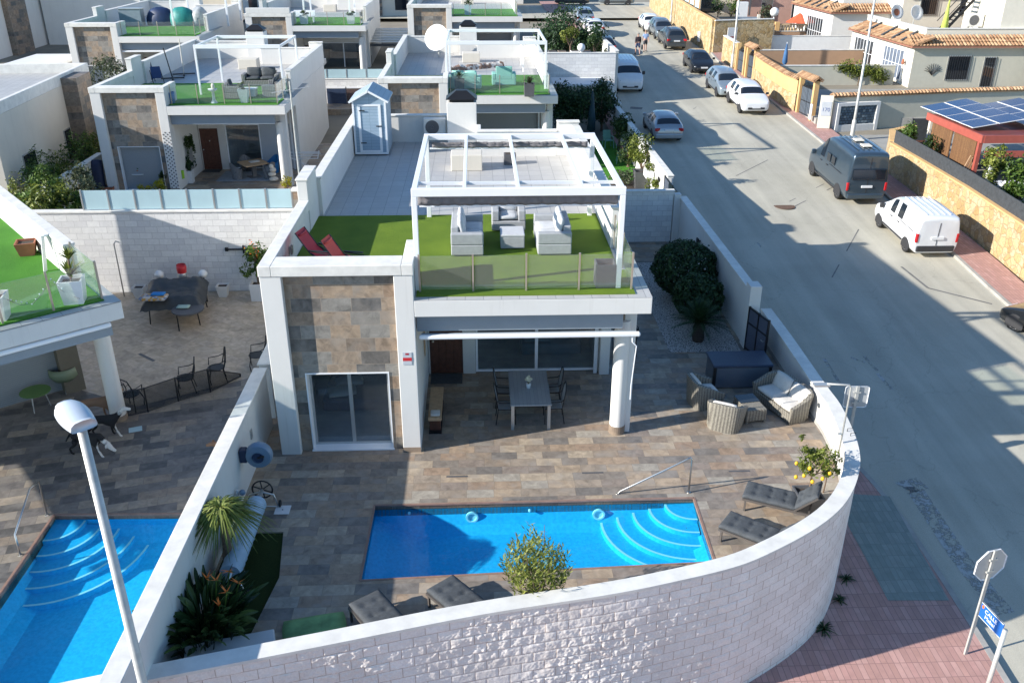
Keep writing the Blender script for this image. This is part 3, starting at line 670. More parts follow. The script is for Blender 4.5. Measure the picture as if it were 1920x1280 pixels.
 m = MB(); m.box(.24, 3.14, .63, 1.75, 4.006, 4.03); m.box(.24, 8.29, 1.75, 6.38, 4.006, 4.03); m.box(3.42, 8.44, .22, 1.75, 4.006, 4.03); m.build('terrace_lawn', K[lawn], v)
 balustrade(v, [(3.50, .48), (8.38, .48), (8.38, 3.3)], 4.03, (4, 2))
 # ---- porch: pier with round column, door, sliding doors
 m = MB(); m.box(8.33, 8.62, .75, 1.12, 0, 3.60); m.build('pier', W, v, bevel=.01)
 m = MB(); m.lathe([(0,3.12),(.19,3.12),(.19,.22),(0,.22)], (8.30, .80, 0), 24); c = m.build('column', W, v, smooth=True, auto=50)
 m = MB(); m.lathe([(.195,.22),(.205,.22),(.205,0),(0,0)], (8.30, .80, 0), 24); m.build('column_base', K['tanskirt'], c)
 if door:
  m = MB(); m.box(3.43, 4.36, 4.13, 4.19, .02, 2.13)
  for k in range(4): m.box(3.48+.21*k, 3.66+.21*k, 4.115, 4.129, .12, 2.03)
  dr = m.build('front_door', K['wood'], v, bevel=.006); m = MB(); m.ball((3.53, 4.08, 1.05), .035); m.ball((3.9, 4.10, 1.5), .03); m.build('handle', K['steel'], dr)
  m = MB(); m.box(3.43, 4.36, 4.13, 4.2, 2.131, 2.35); m.build('door_lintel', W, v)
  m = MB(); m.box(3.45, 4.34, 3.5, 4.09, .005, .02); m.build('door_mat', K['char'], v)
 if slide == 'pane': glazing(v, 'sliding_door', 4.73, 8.19, 4.2, .03, 2.34, K['metalw'], K['pane'])
 elif slide == 'shutter':
  m = MB(); m.box(4.73, 8.19, 4.18, 4.22, .02, 2.34); m.build('roller_shutter', K['shut'], v)
 else:
  glazing(v, 'sliding_door', 4.73, 6.5, 4.2, .03, 2.34, K['metalw'], K['pane'], 1)
  m = MB(); m.box(6.5, 8.19, 4.16, 4.2, .02, 2.34); m.build('roller_shutter', plain('pale_grey_shutter', (.45,.47,.50), .5, var=.04), v)
 m = MB(); m.box(8.1, 8.2, 4.02, 4.09, 0, 3.0); m.build('downpipe', K['metalw'], v)
 # ---- roller awning across the porch
 if awn:
  m = MB(); m.box(3.45, 8.6, .08, .2, 2.98, 3.09); a = m.build('awning', K['metalw'], v, bevel=.03)
  m = MB(); m.lathe([(0,0),(.055,0),(.055,5.0),(0,5.0)], (3.5, .235, 3.03), 10, axis='x'); m.build('fabric_roll', K['lintel'], a)
  m = MB(); m.tube([(8.42,.14,2.98),(8.42,.10,2.85),(8.52,.08,2.75),(8.50,.30,1.6),(8.50,.30,1.2)], .014); m.build('crank', K['metalw'], a)
 m = MB(); m.box(2.951, 3.379, -.008, 0, 0, .14); m.build('skirting', K['tanskirt'], v)
 return v
V1 = villa('white flat-roofed villa in the middle with stone cladding, lawn terrace and swimming pool', (-4.87, 18.38, 0), main=True)
V3 = villa('white villa behind the frosted glass fence with sunlit shutter and lattice strip', (-17.72, 41.95, 0), lawn='grass2', shutter=True, slide='half', awn=False)
V2 = villa('white villa behind the main villa with mint green terrace furniture', (-4.80, 44.3, 0), lawn='grass2', slide='shutter', awn=False)
V4 = villa('far white villa at the upper left with green tarpaulin on its terrace', (-27.5, 63.4, .7), lawn='grass2', shutter=True)
V5 = villa('far white villa with white garden furniture on its roof lawn', (-17.0, 69.6, .75), lawn='grass2', awn=False)
V6 = villa('farthest stone clad villa behind the satellite dish', (-5.2, 71.5, 1.2), lawn='grass2', shutter=True, slide='shutter', awn=False)
# the raised front coping of the far villa
m = MB(); m.box(.1, 3.3, -.02, .27, 4.872, 5.25); m.build('raised_parapet', K['white'], V5, bevel=.012)
# signs and small fixtures on the main villa
m = MB(); m.box(3.06, 3.27, -.012, -.002, 2.40, 2.72); sg = m.build('alarm_sign', plain('grey_sign_plate', (.50,.52,.55), .4, var=.03), V1); sg['label'] = 'grey and red alarm sign plate'
m = MB(); m.box(3.062, 3.268, -.015, -.013, 2.50, 2.585); m.build('red_band', plain('red_sign_print', (.55,.03,.035), .4, var=.03), sg)
m = MB(); m.box(3.125, 3.205, -.015, -.013, 2.655, 2.70); m.build('red_emblem', plain('dark_red_sign_print', (.40,.02,.03), .4, var=.03), sg)
m = MB(); m.add([(3.395, 2.6+.17*math.sin(a), 1.75+.42*math.cos(a)) for a in [2*math.pi*k/24 for k in range(24)]]+[(3.41, 2.6+.16*math.sin(a), 1.75+.40*math.cos(a)) for a in [2*math.pi*k/24 for k in range(24)]], [tuple(range(24)), tuple(range(24, 48))[::-1]]+[(k, (k+1) % 24, 24+(k+1) % 24, 24+k) for k in range(24)])
m.build('oval_wall_plaque', K['pine'], V1)
for x_, y_ in ((-.02, 4.1), (-.02, 1.9)):
 pass
m = MB(); m.box(.255, .30, 2.2, 2.36, 4.35, 4.55); m.build('terrace_light', K['alu'], V1)
# ------------------------------------------------------------------ roof terrace of the main villa
Z4 = 4.03
def pergola(label, x0, x1, y0, y1, z0, h, pw=.12, roll=True, post=True, group=None):
 """white aluminium frame; posts at the corners, rafters, rolled up fabric"""
 t = thing('pergola', label, 'pergola', ((x0+x1)/2, (y0+y1)/2, z0), group=group); X, Y = (x1-x0)/2, (y1-y0)/2; W = K['metalw']
 for sx in (-1, 1):
  for sy in (-1, 1):
   m = MB(); m.box(sx*X-pw/2, sx*X+pw/2, sy*Y-pw/2, sy*Y+pw/2, 0, h-.16); m.build('post', W, t, bevel=.008)
 m = MB(); m.box(-X-pw/2, X+pw/2, -Y-pw/2, -Y+pw/2, h-.159, h+.02); m.build('front_beam', W, t, bevel=.008)
 m = MB(); m.box(-X-pw/2, X+pw/2, Y-pw/2, Y+pw/2, h-.159, h+.0); m.build('rear_beam', W, t, bevel=.008)
 for i, k in enumerate((-1, -.52, 0, .62, 1)):
  if not roll and abs(k) < 1: continue
  m = MB(); q = .04 if abs(k) < 1 else pw/2; m.box(k*X-q, k*X+q, -Y+pw/2+.001, Y-pw/2-.001, h-.13, h-.02); m.build('rafter', W, t, bevel=.006)
 if roll:
  for yy, hh, ln in ((-Y+.14, .26, .97), (Y-.30, .16, .93)):
   m = MB(); n = 60; vs = []
   for i in range(n+1):
    x = -X*ln+2*X*ln*i/n; wv = .018*math.sin(i*1.9)+.012*math.sin(i*.7+1)
    for j, (dy, dz) in enumerate(((0, 0), (.06, -.07), (.02+wv, -hh*.6), (.05, -hh), (.16, -hh*.7), (.13, -.02))): vs.append((x, yy+dy+wv*.5, h-.17+dz+wv*.3))
   m.add(vs, [(i*6+j, (i+1)*6+j, (i+1)*6+(j+1) % 6, i*6+(j+1) % 6) for i in range(n) for j in range(6)]+[tuple(range(6)), tuple(n*6+j for j in range(6))[::-1]])
   m.build('rolled_fabric', K['greyfab'], t, smooth=True)
   m = MB(); m.bar((-X*.96, yy+.08, h-.17-hh-.02), (X*.96, yy+.08, h-.17-hh-.02), .05, .035); m.build('fabric_bar', W, t)
  m = MB(); m.box(-X+pw/2, X-pw/2, -Y+.75, -Y+.80, h-.12, h-.05); m.build('cross_rail', W, t)
 return t
pergola('white aluminium pergola with rolled grey awnings over the lawn terrace', -1.42, 3.22, 19.0, 24.6, 4.0, 2.40)
def sofa(name, label, w_, d_, loc, rz, seats, group=None, mats=('sofad', 'sofa', 'sofa'), arm=.2, hb=.72):
 t = thing(name, label, 'sofa' if seats > 1 else 'armchair', loc, rz, group); h = .40
 m = MB(); m.box(-w_/2, w_/2, -d_/2, d_/2, .03, .30); m.build('base', K[mats[0]], t, bevel=.02)
 for s in (-1, 1):
  m = MB(); a = s*(w_/2-arm/2); m.box(a-arm/2, a+arm/2, -d_/2-.004, d_/2+.004, .301, .60); m.build('arm', K[mats[0]], t, bevel=.03, seg=2)
 m = MB(); m.box(-w_/2+arm+.002, w_/2-arm-.002, d_/2-.2, d_/2, .301, hb); m.build('back', K[mats[0]], t, bevel=.03, seg=2)
 ww = (w_-2*arm)/seats
 for i in range(seats):
  x = -w_/2+arm+ww*(i+.5)
  m = MB(); m.cushion(X4((x, -.1, .39)), ww-.01, d_-.22, .18); m.build('seat_cushion', K[mats[1]], t, smooth=True)
  m = MB(); m.cushion(X4((x, d_/2-.27, .66), rx=-.22+math.pi/2), ww-.03, .46, .17); m.build('back_cushion', K[mats[2]], t, smooth=True)
 return t
GS = 'pale grey lounge set on the terrace'
p1, p2 = at(845, 487, Z4), at(905, 487, Z4)
sofa('sofa', 'left pale grey two-seat sofa under the pergola, its back to the red loungers', 1.75, .82, (-.30, 22.05, Z4), math.pi/2, 2, GS)
sofa('sofa', 'right pale grey two-seat sofa under the pergola, its back to the street side', 1.75, .86, (1.92, 22.05, Z4), -math.pi/2, 2, GS)
sofa('armchair', 'pale grey armchair at the back between the two grey sofas', .92, .82, (.82, 23.55, Z4), 0, 1, GS)
t = thing('coffee_table', 'pale grey upholstered cube table between the grey sofas', 'coffee table', (.87, 22.05, Z4), group=GS)
m = MB(); m.box(-.31, .31, -.36, .36, .02, .33); m.build('base', K['sofad'], t, bevel=.02, seg=2); m = MB(); m.box(-.315, .315, -.365, .365, .331, .40); m.build('top', K['sofa'], t, bevel=.02, seg=2)
t = thing('planter', 'square dark grey planter box at the glass corner of the lawn terrace', 'planter', tuple(at(1133, 533, Z4)))
m = MB(); a = .23
for x0, x1, y0, y1 in ((-a, a, -a, -a+.03), (-a, a, a-.03, a), (-a, -a+.03, -a+.03, a-.03), (a-.03, a, -a+.03, a-.03)): m.box(x0, x1, y0, y1, 0, .56)
m.build('box', K['potg'], t); m = MB(); m.box(-a+.03, a-.03, -a+.03, a-.03, .05, .44); m.build('soil', K['soil'], t)
# red reclining chairs
def recliner(label, loc, rz, c, group=None):
 t = thing('deck_chair', label, 'deck chair', loc, rz, group); F = K['black']
 red = plain('red_mesh_fabric' , c, .7, var=.1, vs=30., bump=.2, bs=300.)
 prof = [(-.62, .98), (-.50, .80), (-.30, .52), (-.12, .36), (.02, .32), (.40, .36), (.72, .26), (1.0, .20)]
 m = MB()
 n = len(prof); vs = [(x, y, z) for x, z in prof for y in (-.24, .24)]+[(x, y, z-.015) for x, z in prof for y in (-.24, .24)]
 m.add(vs, [(2*i, 2*i+1, 2*i+3, 2*i+2) for i in range(n-1)]+[(2*n+2*i, 2*n+2*i+2, 2*n+2*i+3, 2*n+2*i+1) for i in range(n-1)]); m.build('sling', red, t, smooth=True)
 m = MB(); m.tube([(-.56, -.20, .91), (-.54, -.1, .90), (-.54, .1, .90), (-.56, .20, .91)], .03, 8); m.build('headrest', red, t, smooth=True)
 for s in (-1, 1):
  m = MB(); m.tube([(x, s*.265, z) for x, z in prof], .014, 6); m.build('side_rail', F, t)
  m = MB(); m.tube([(-.42, s*.27, .02), (.15, s*.27, .42), (.22, s*.28, .50), (-.28, s*.28, .55)], .013, 6); m.build('leg', F, t)
  m = MB(); m.tube([(.45, s*.27, .02), (-.25, s*.27, .50)], .013, 6); m.build('leg', F, t)
  m = MB(); m.box(-.30, .20, s*.28-.03, s*.28+.03, .555, .58); m.build('armrest', F, t, bevel=.008)
 m = MB(); m.tube([(-.42, -.27, .02), (-.42, .27, .02)], .013, 6); m.tube([(.45, -.27, .02), (.45, .27, .02)], .013, 6); m.tube([(1.0, -.26, .20), (1.0, .26, .20)], .013, 6); m.build('crossbar', F, t)
 return t
GR = 'red deck chairs on the shaded lawn'
q = at(620, 478, 4.5)
recliner('dark red folding deck chair nearest the white west parapet', (-3.72, 20.35, Z4), math.radians(-14), (.42, .028, .045), GR)
recliner('brighter coral red folding deck chair, right of the dark red one', (-3.02, 19.75, Z4), math.radians(-14), (.62, .075, .055), GR)
# shed
t = thing('garden_shed', 'pale blue slatted shed with white trim at the back of the terrace', 'shed', (-3.86, 33.05, 4.0))
bl = tilem('pale_blue_cladding', 60., .11, 'xz', [(.30,.40,.49),(.32,.42,.51)], (.18,.25,.31), .008, off=0, rough=.5, grain=.06)
blr = tilem('pale_blue_roof_panels', .16, 60., 'xy', [(.33,.40,.47)], (.20,.25,.31), .012, off=0, rough=.45, grain=.06)
m = MB(); W2, D2, H2 = .60, .88, 1.92
m.box(-W2, W2, -D2, D2, .05, H2); m.add([(-W2, -D2, H2), (W2, -D2, H2), (0, -D2, H2+.34), (-W2, D2, H2), (W2, D2, H2), (0, D2, H2+.34)], [(0, 1, 2), (3, 5, 4)]); m.build('wall', bl, t)
m = MB(); e = .10
for s in (-1, 1):
 m.add([(0, -D2-e, H2+.36), (0, D2+e, H2+.36), (s*(W2+e), D2+e, H2-.02), (s*(W2+e), -D2-e, H2-.02), (0, -D2-e, H2+.41), (0, D2+e, H2+.41), (s*(W2+e), D2+e, H2+.03), (s*(W2+e), -D2-e, H2+.03)], [(0,1,2,3),(7,6,5,4),(0,3,7,4),(1,5,6,2),(3,2,6,7)])
m.build('roof', blr, t)
m = MB()
for x in (-W2, W2-.06): m.box(x-.002, x+.062, -D2-.02, -D2+.04, .05, H2)
m.box(-W2+.061, W2-.061, -D2-.018, -D2+.04, .05, .12); m.bar((-W2-e, -D2-e-.01, H2), (0, -D2-e-.01, H2+.385), .03, .07); m.bar((W2+e, -D2-e-.01, H2), (0, -D2-e-.01, H2+.385), .03, .07); m.build('trim', K['metalw'], t)
m = MB(); m.box(-.37, .37, -D2-.012, -D2-.002, .15, 1.80); dd = m.build('door', bl, t); m = MB(); m.box(-.41, -.32, -D2-.03, -D2-.013, .13, 1.84); m.box(.32, .41, -D2-.03, -D2-.013, .13, 1.84); m.box(-.319, .319, -D2-.03, -D2-.013, .13, .20); m.box(-.319, .319, -D2-.03, -D2-.013, 1.77, 1.84); m.build('door_frame', K['metalw'], dd)
for z in (.45, 1.05, 1.6):
 m = MB(); m.box(-.36 if z != 1.05 else .22, -.16 if z != 1.05 else .42, -D2-.05, -D2-.031, z, z+.035); m.build('hinge' if z != 1.05 else 'latch', K['black'], dd)
# drain pipe stub beside the shed
# air-conditioning unit
def aircon(label, loc, rz=0., s=1.):
 t = thing('air_conditioner', label, 'air conditioner', loc, rz)
 m = MB(); m.box(-.42*s, .42*s, -.15, .15, .06, .70*s); m.build('casing', K['cap'], t, bevel=.02)
 m = MB(); m.lathe([(0, .004), (.25*s, .004), (.26*s, .012), (.26*s, 0)], (-.1*s, -.162, .38*s), 20, axis='y'); m.build('fan_grille', K['potg'], t)
 m = MB(); m.lathe([(0, .016), (.06*s, .016), (.06*s, 0)], (-.1*s, -.166, .38*s), 12, axis='y')
 m.build('fan_hub', K['alu'], t)
 m = MB(); m.lathe([(0, .004), (.04*s, .004), (.04*s, 0)], (.29*s, -.153, .55*s), 12, axis='y'); m.build('badge', K['potg'], t)
 for x in (-.3, .3):
  m = MB(); m.box(x*s-.03, x*s+.03, -.15, .15, 0, .06); m.build('foot', K['black'], t)
 return t
aircon('white outdoor air-conditioning unit left of the chimney block on the terrace', (-1.62, 34.02, 4.28))
t = thing('planter', 'small dark box against the rear parapet of the tiled terrace', 'planter', tuple(at(956, 307, 4.0)))
m = MB(); m.box(-.21, .21, -.2, .2, 0, .36); m.build('box', K['potg'], t, bevel=.01); m = MB(); m.box(-.16, .16, -.15, .15, .361, .37); m.build('soil', K['soil'], t)
# wall number and antenna bracket at the pilaster
t = thing('aerial_mast', 'thin grey aerial mast with cable coil strapped to the white pilaster', 'aerial', (-4.95, 24.2, 3.0))
m = MB(); m.tube([(0, 0, 0), (0, 0, 4.9)], .022, 8); m.build('pole', K['galv'], t); m = MB(); m.box(-.06, .12, -.04, .04, 2.1, 2.16); m.box(-.06, .12, -.04, .04, 1.2, 1.26); m.build('bracket', K['alu'], t)
m = MB(); m.tube([(.09+.10*math.cos(a/10*2*math.pi*2), -.06, 1.7+.17*math.sin(a/10*2*math.pi*2)) for a in range(21)], .012, 5); m.build('cable_coil', K['black'], t)
m = MB(); m.tube([(-.5, 0, 4.6), (.5, 0, 4.75)], .012, 5); m.build('aerial_boom', K['alu'], t)
# ------------------------------------------------------------------ porch
cx, cy_ = 1.25, 20.25
t = thing('dining_table', 'rectangular grey slatted dining table under the porch', 'table', (cx, cy_, 0))
tm = tilem('grey_table_slats', .10, 60., 'xy', [(.28,.30,.31),(.30,.32,.33)], (.16,.17,.18), .005, off=0, rough=.4, grain=.06)
m = MB(); m.box(-.52, .52, -.95, .95, .70, .74); m.build('tabletop', tm, t, bevel=.008)
for sx in (-1, 1):
 for sy in (-1, 1):
  m = MB(); m.box(sx*.46-.04, sx*.46+.04, sy*.88-.04, sy*.88+.04, 0, .70); m.build('leg', K['alu'], t)
def pchair(label, loc, rz, group, fr='black', seat=None):
 t = thing('dining_chair', label, 'chair', loc, rz, group); seat = seat or K['greychair']; F = K[fr]
 m = MB(); m.box(-.22, .22, -.22, .22, .43, .455); m.build('seat', seat, t, bevel=.008)
 m = MB(); vs = []; n = 8
 for i in range(n+1):
  a = i/n; z = .50+.55*a; wd = .20*math.sqrt(max(.02, 1-max(0, a-.55)**2/.22))
  vs += [(-wd, .22+.10*a, z), (wd, .22+.10*a, z)]
 m.add(vs, [(2*i, 2*i+1, 2*i+3, 2*i+2) for i in range(n)]); m.add([(x, y+.015, z) for x, y, z in vs], [(2*i, 2*i+2, 2*i+3, 2*i+1) for i in range(n)]); m.build('backrest', seat, t)
 m = MB(); m.tube([(-.235, -.22, 0), (-.235, -.22, .44), (-.235, .22, .45), (-.24, .27, .75), (-.20, .31, .98), (-.1, .325, 1.06), (.1, .325, 1.06), (.20, .31, .98), (.24, .27, .75), (.235, .22, .45), (.235, -.22, .44), (.235, -.22, 0)], .014, 6); m.build('frame', F, t)
 for s in (-1, 1):
  m = MB(); m.tube([(s*.235, .22, .45), (s*.235, .28, 0)], .014, 6); m.build('leg', F, t)
  m = MB(); m.tube([(s*.25, -.20, .44), (s*.26, -.19, .64), (s*.26, .20, .66), (s*.24, .27, .72)], .013, 6); m.build('armrest', F, t)
 return t
K['greychair'] = plain('grey_mesh_seat', (.26,.27,.27), .8, var=.08, bump=.2, bs=200.)
GC = 'dark framed chairs at the porch table'
c0 = pchair('dark framed mesh chair on the left of the porch table, near corner', (cx-.60, cy_-.42, 0), math.pi/2, GC)
dup(c0, (cx-.60, cy_+.42, 0), math.pi/2, 'dark framed mesh chair on the left of the porch table, towards the front door')
dup(c0, (cx+.60, cy_-.42, 0), -math.pi/2, 'dark framed mesh chair on the right of the porch table, nearest the column')
dup(c0, (cx+.60, cy_+.42, 0), -math.pi/2, 'dark framed mesh chair on the right of the porch table, towards the sliding door')
t = thing('vase', 'small white vase of pale flowers on the grey porch table', 'vase', (cx-.02, cy_-.05, .741))
m = MB(); m.lathe([(0, 0), (.05, 0), (.065, .13), (.055, .14), (0, .12)], n=12); m.build('pot', K['potw'], t, smooth=True)
m = MB()
for i in range(16):
 a = R.random()*6.28; r = R.random()*.09; m.ball((r*math.cos(a), r*math.sin(a), .22+R.random()*.10), .035, n=6, m=4)
m.build('flowers', plain('pale_flowers', (.62,.58,.42), .8, var=.3, vs=30.), t, smooth=True)
m = MB(); [m.tube([(0, 0, .1), (.06*math.cos(a), .06*math.sin(a), .24)], .006, 4) for a in (0, 1.3, 2.6, 3.9, 5.2)]; m.build('stems', K['leaf'], t)
t = thing('bench', 'long narrow pine bench against the porch wall with a folded cloth on it', 'bench', (-1.18, 20.05, 0))
m = MB(); m.box(-.17, .17, -.82, .82, .36, .46); m.build('seat', K['pine'], t, bevel=.01)
for y in (-.65, .65):
 m = MB(); m.box(-.14, .14, y-.05, y+.05, .03, .36); m.build('leg', K['wood'], t)
m = MB(); m.box(-.16, .16, -.84, .84, 0, .03); m.build('foot_rail', K['black'], t)
t = thing('folded_cloth', 'crumpled pale cloth on the near end of the pine bench', 'cloth', (-1.17, 19.42, .46)); m = MB(); m.cushion(X4((0, 0, .03)), .24, .28, .06, k=.8, n=8); m.build('cloth', K['white_cush'], t, smooth=True)
t = thing('bed', 'bed with two white pillows seen through the bedroom window', 'bed', (-3.25, 21.0, 0))
m = MB(); m.box(-.9, .9, -.75, 1.1, .1, .45); m.build('mattress', plain('dark_blue_bedspread', (.03,.04,.09), .9, var=.2), t, bevel=.05, seg=2)
for k in (0, 1):
 m = MB(); m.cushion(X4((-.42+.12*k, -.45+.55*k, .56), rz=.25), .75, .48, .17); m.build('pillow', K['white_cush'], t, smooth=True)
t = thing('sofa', 'teal grey corner sofa inside, behind the right sliding pane', 'sofa', (2.1, 23.9, 0))
m = MB(); m.box(-.9, .9, -.4, .5, .05, .42); m.build('base', plain('teal_grey_sofa', (.09,.14,.16), .9, var=.15), t, bevel=.04, seg=2); m = MB(); m.box(-.9, .9, .3, .55, .421, .82); m.build('back', plain('teal_grey_sofa_back', (.10,.15,.17), .9, var=.15), t, bevel=.05, seg=2)
m = MB(); m.cushion(X4((-.4, -.02, .5)), .8, .62, .17); m.build('cushion', plain('pale_teal_cushion', (.16,.24,.26), .9), t, smooth=True)
# ------------------------------------------------------------------ wicker lounge corner
def wseat(name, label, w_, loc, rz, group, seats):
 """curved-back wicker seat: seat faces -y"""
 t = thing(name, label, 'armchair' if seats == 1 else 'sofa', loc, rz, group); d = .80; hw = w_/2; m = MB(); n = 28; outl = []
 for i in range(n+1):   # U-shaped outline from front-left round the back to front-right
  s = i/n
  if s < .25: p = (-hw, -d/2+s/.25*(d*.55))
  elif s > .75: p = (hw, -d/2+(1-s)/.25*(d*.55))
  else:
   a = math.pi*(1-(s-.25)/.5); ex = .55
   c_, s_ = math.cos(a), math.sin(a); p = (hw*math.copysign(abs(c_)**ex, c_), -d/2+d*.55+d*.45*abs(s_)**.8)
  outl.append(p)
 vs = []; th = .09
 for i, (x, y) in enumerate(outl):
  s = i/n; k = math.sin(math.pi*s); top = .50+.30*k**1.4
  L = math.hypot(x, y+.0) or 1; ix, iy = x*(1-th/max(hw, .2)), y-(th if y > 0 else 0)*(.9 if y > 0 else 0)
  fl = 1.03
  vs += [(x*.90, y*.92, 0), (x*fl, y*fl, top-.03), (x*fl*.985, y*fl*.985, top), (ix, iy, top-.01), (ix*.97, iy*.97, .10)]
 m.add(vs, [(i*5+k, i*5+k+1, (i+1)*5+k+1, (i+1)*5+k) for i in range(n) for k in range(4)]+[(0, 1, 2, 3, 4), tuple(n*5+k for k in (4, 3, 2, 1, 0))])
 m.build('shell', K['wicker'], t, smooth=True, auto=50)
 m = MB(); m.box(-hw*.9, hw*.9, -d/2*.96, d*.30, .05, .30); m.build('seat_base', K['wicker'], t, bevel=.02)
 ww = (w_-.24)/seats
 for i in range(seats):
  x = -w_/2+.12+ww*(i+.5)
  m = MB(); m.cushion(X4((x, -.06, .375)), ww-.01, .62, .15); m.build('seat_cushion', K['white_cush'], t, smooth=True)
  m = MB(); m.cushion(X4((x, .20, .60), rx=math.pi/2-.35), ww-.06 if seats == 1 else ww-.04, .44, .15); m.build('back_cushion', K['white_cush'], t, smooth=True)
 return t
GW = 'grey wicker lounge set on the paving'
wseat('armchair', 'shaded grey wicker armchair beside the dark storage box', .92, (5.95, 20.55, 0), math.radians(100), GW, 1)
wseat('armchair', 'sunlit grey wicker armchair in front, its back to the pool', .92, (6.25, 19.35, 0), math.radians(152), GW, 1)
wseat('sofa', 'grey wicker two-seat sofa with cream cushions against the curved wall', 1.65, (8.02, 20.15, 0), math.radians(-70), GW, 2)
t = thing('coffee_table', 'small grey wicker coffee table with dark glass top between the wicker seats', 'coffee table', (7.02, 19.85, 0), math.radians(10), GW)
m = MB(); m.box(-.28, .28, -.42, .42, .06, .40); m.build('base', K['wicker'], t, bevel=.03, seg=2); m = MB(); m.box(-.27, .27, -.02, .40, .402, .415); m.build('glass_top', plain('dark_glass_top', (.02,.025,.03), .05, spec=.8), t)
for sx in (-1, 1):
 for sy in (-1, 1):
  m = MB(); m.box(sx*.25-.03, sx*.25+.03, sy*.39-.03, sy*.39+.03, 0, .059); m.build('leg', K['wicker'], t)
t = thing('storage_box', 'large dark slate storage box with ribbed lid by the street wall', 'storage box', (7.22, 21.75, 0))
sb = plain('slate_blue_plastic', (.085,.105,.135), .45, var=.06); sl_ = tilem('ribbed_navy_lid', 60., .055, 'xy', [(.035,.05,.085)], (.02,.028,.05), .012, off=0, rough=.4, grain=.05)
m = MB(); m.box(-.80, .80, -.42, .42, .02, .66); m.build('body', sb, t, bevel=.02); m = MB(); m.box(-.84, .84, -.46, .46, .661, .74); m.build('lid', sl_, t, bevel=.02)
m = MB()
for x in (-.8, .74): m.box(x-.012, x+.072, -.432, -.37, 0, .66)
m.build('corner_post', K['black'], t)
# dark garden table and chairs behind the pier
t = thing('garden_table', 'small black metal bistro table behind the porch column', 'table', (4.02, 24.2, 0))
m = MB(); m.lathe([(0, .70), (.34, .70), (.34, .72), (0, .72)], n=20); m.build('tabletop', K['black'], t)
for a in (0.5, 2.6, 4.7):
 m = MB(); m.tube([(.06*math.cos(a), .06*math.sin(a), .70), (.05*math.cos(a), .05*math.sin(a), .4), (.28*math.cos(a), .28*math.sin(a), 0)], .014, 6); m.build('leg', K['black'], t)
GB = 'black bistro chairs behind the porch column'
K['blackmesh'] = plain('black_mesh', (.02,.02,.022), .7)
c1 = pchair('black metal bistro chair behind the pier, facing the gravel bed', (4.30, 23.5, 0), math.radians(215), GB, seat=K['blackmesh'])
dup(c1, (4.05, 25.0, 0), math.radians(10), 'black metal bistro chair at the far side of the bistro table')
# ------------------------------------------------------------------ pool side
def rail(label, pts, r=.021, name='pool_handrail'):
 c = pts[0]; t = thing(name, label, 'handrail', tuple(c)); m = MB(); m.tube([Vector(p)-Vector(c) for p in pts], r, 8); m.build('rail', K['steel'], t, smooth=True)
 for p in (pts[0], pts[-1]):
  m = MB(); q = Vector(p)-Vector(c); m.lathe([(0, .02), (.045, .015), (.05, 0)], (q.x, q.y, q.z), 12); m.build('flange', K['steel'], t)
 return t
a_, b_ = at(1158, 925), at(1291, 923); tp = Vector((b_.x, b_.y, .95))
rail('bent steel handrail standing by the far edge of the main pool', [a_, a_+Vector((.05, 0, .06)), tp+Vector((-.12, 0, -.06)), tp+Vector((-.04, 0, -.01)), tp+Vector((0, 0, -.06)), b_])
def lounger(label, loc, rz, group, back=.8):
 t = thing('sun_lounger', label, 'sun lounger', loc, rz, group); F = K['lframe']
 m = MB()
 for s in (-1, 1): m.box(-.42, 1.0, s*.33-.02, s*.33+.02, .26, .31)
 m.box(-.42, -.38, -.31, .31, .26, .31); m.box(.96, 1.0, -.31, .31, .26, .31); m.build('frame', F, t)
 for x in (-.36, .93):
  for s in (-1, 1):
   m = MB(); m.box(x-.02, x+.02, s*.33-.02, s*.33+.02, 0, .26); m.build('leg', F, t)
 # tufted mattress in two pieces
 for nm, mt, L in (('mattress', X4((.44, 0, .35)), 1.14), ('back_cushion', X4((-.12, 0, .33)) @ Matrix.Rotation(back, 4, 'Y') @ Matrix.Translation((-.31, 0, .03)), .60)):
  m = MB(); nx, ny = (26, 14); vs = []
  tufts = [(u*L-L/2, v) for u in ((.22, .5, .78) if L > 1 else (.3, .72)) for v in (-.13, .13)]
  for side in (1, -1):
   for i in range(nx+1):
    for j in range(ny+1):
     x = -L/2+L*i/nx; y = -.32+.64*j/ny; e = max(abs(x)/(L/2), abs(y)/.32); h = .055*(1-e**8*.75)
     if side > 0: h -= sum(.035*math.exp(-((x-a)**2+(y-b)**2)/.0022) for a, b in tufts)+.012*sum(math.exp(-((x-a)**2)/.0012) for a in {q[0] for q in tufts}); h += .004*noise.noise(Vector((x*6, y*6, L)))
     vs.append(mt @ Vector((x, y, h if side > 0 else -.04)))
  o = (nx+1)*(ny+1); fs = []
  for i in range(nx):
   for j in range(ny):
    q = (i*(ny+1)+j, (i+1)*(ny+1)+j, (i+1)*(ny+1)+j+1, i*(ny+1)+j+1); fs += [q, tuple(k+o for k in q[::-1])]
  bd = [(i, 0) for i in range(nx)]+[(nx, j) for j in range(ny)]+[(nx-i, ny) for i in range(nx)]+[(0, ny-j) for j in range(ny)]; idd = [a*(ny+1)+b for a, b in bd]
  for x, y in zip(idd, idd[1:]+idd[:1]): fs.append((y, x, x+o, y+o))
  m.add(vs, fs); m.build(nm, K['char'], t, smooth=True)
 m = MB();
 for s in (-1, 1): m.bar((-.10, s*.335, .30), (-.10-.63*math.cos(back), s*.335, .30+.63*math.sin(back)), .03, .03)
 m.bar((-.10-.61*math.cos(back), -.34, .30+.61*math.sin(back)), (-.10-.61*math.cos(back), .34, .30+.61*math.sin(back)), .03, .03); m.build('back_frame', F, t)
 return t
K['lframe'] = plain('bronze_grey_metal', (.13,.115,.105), .4, .3, var=.08)
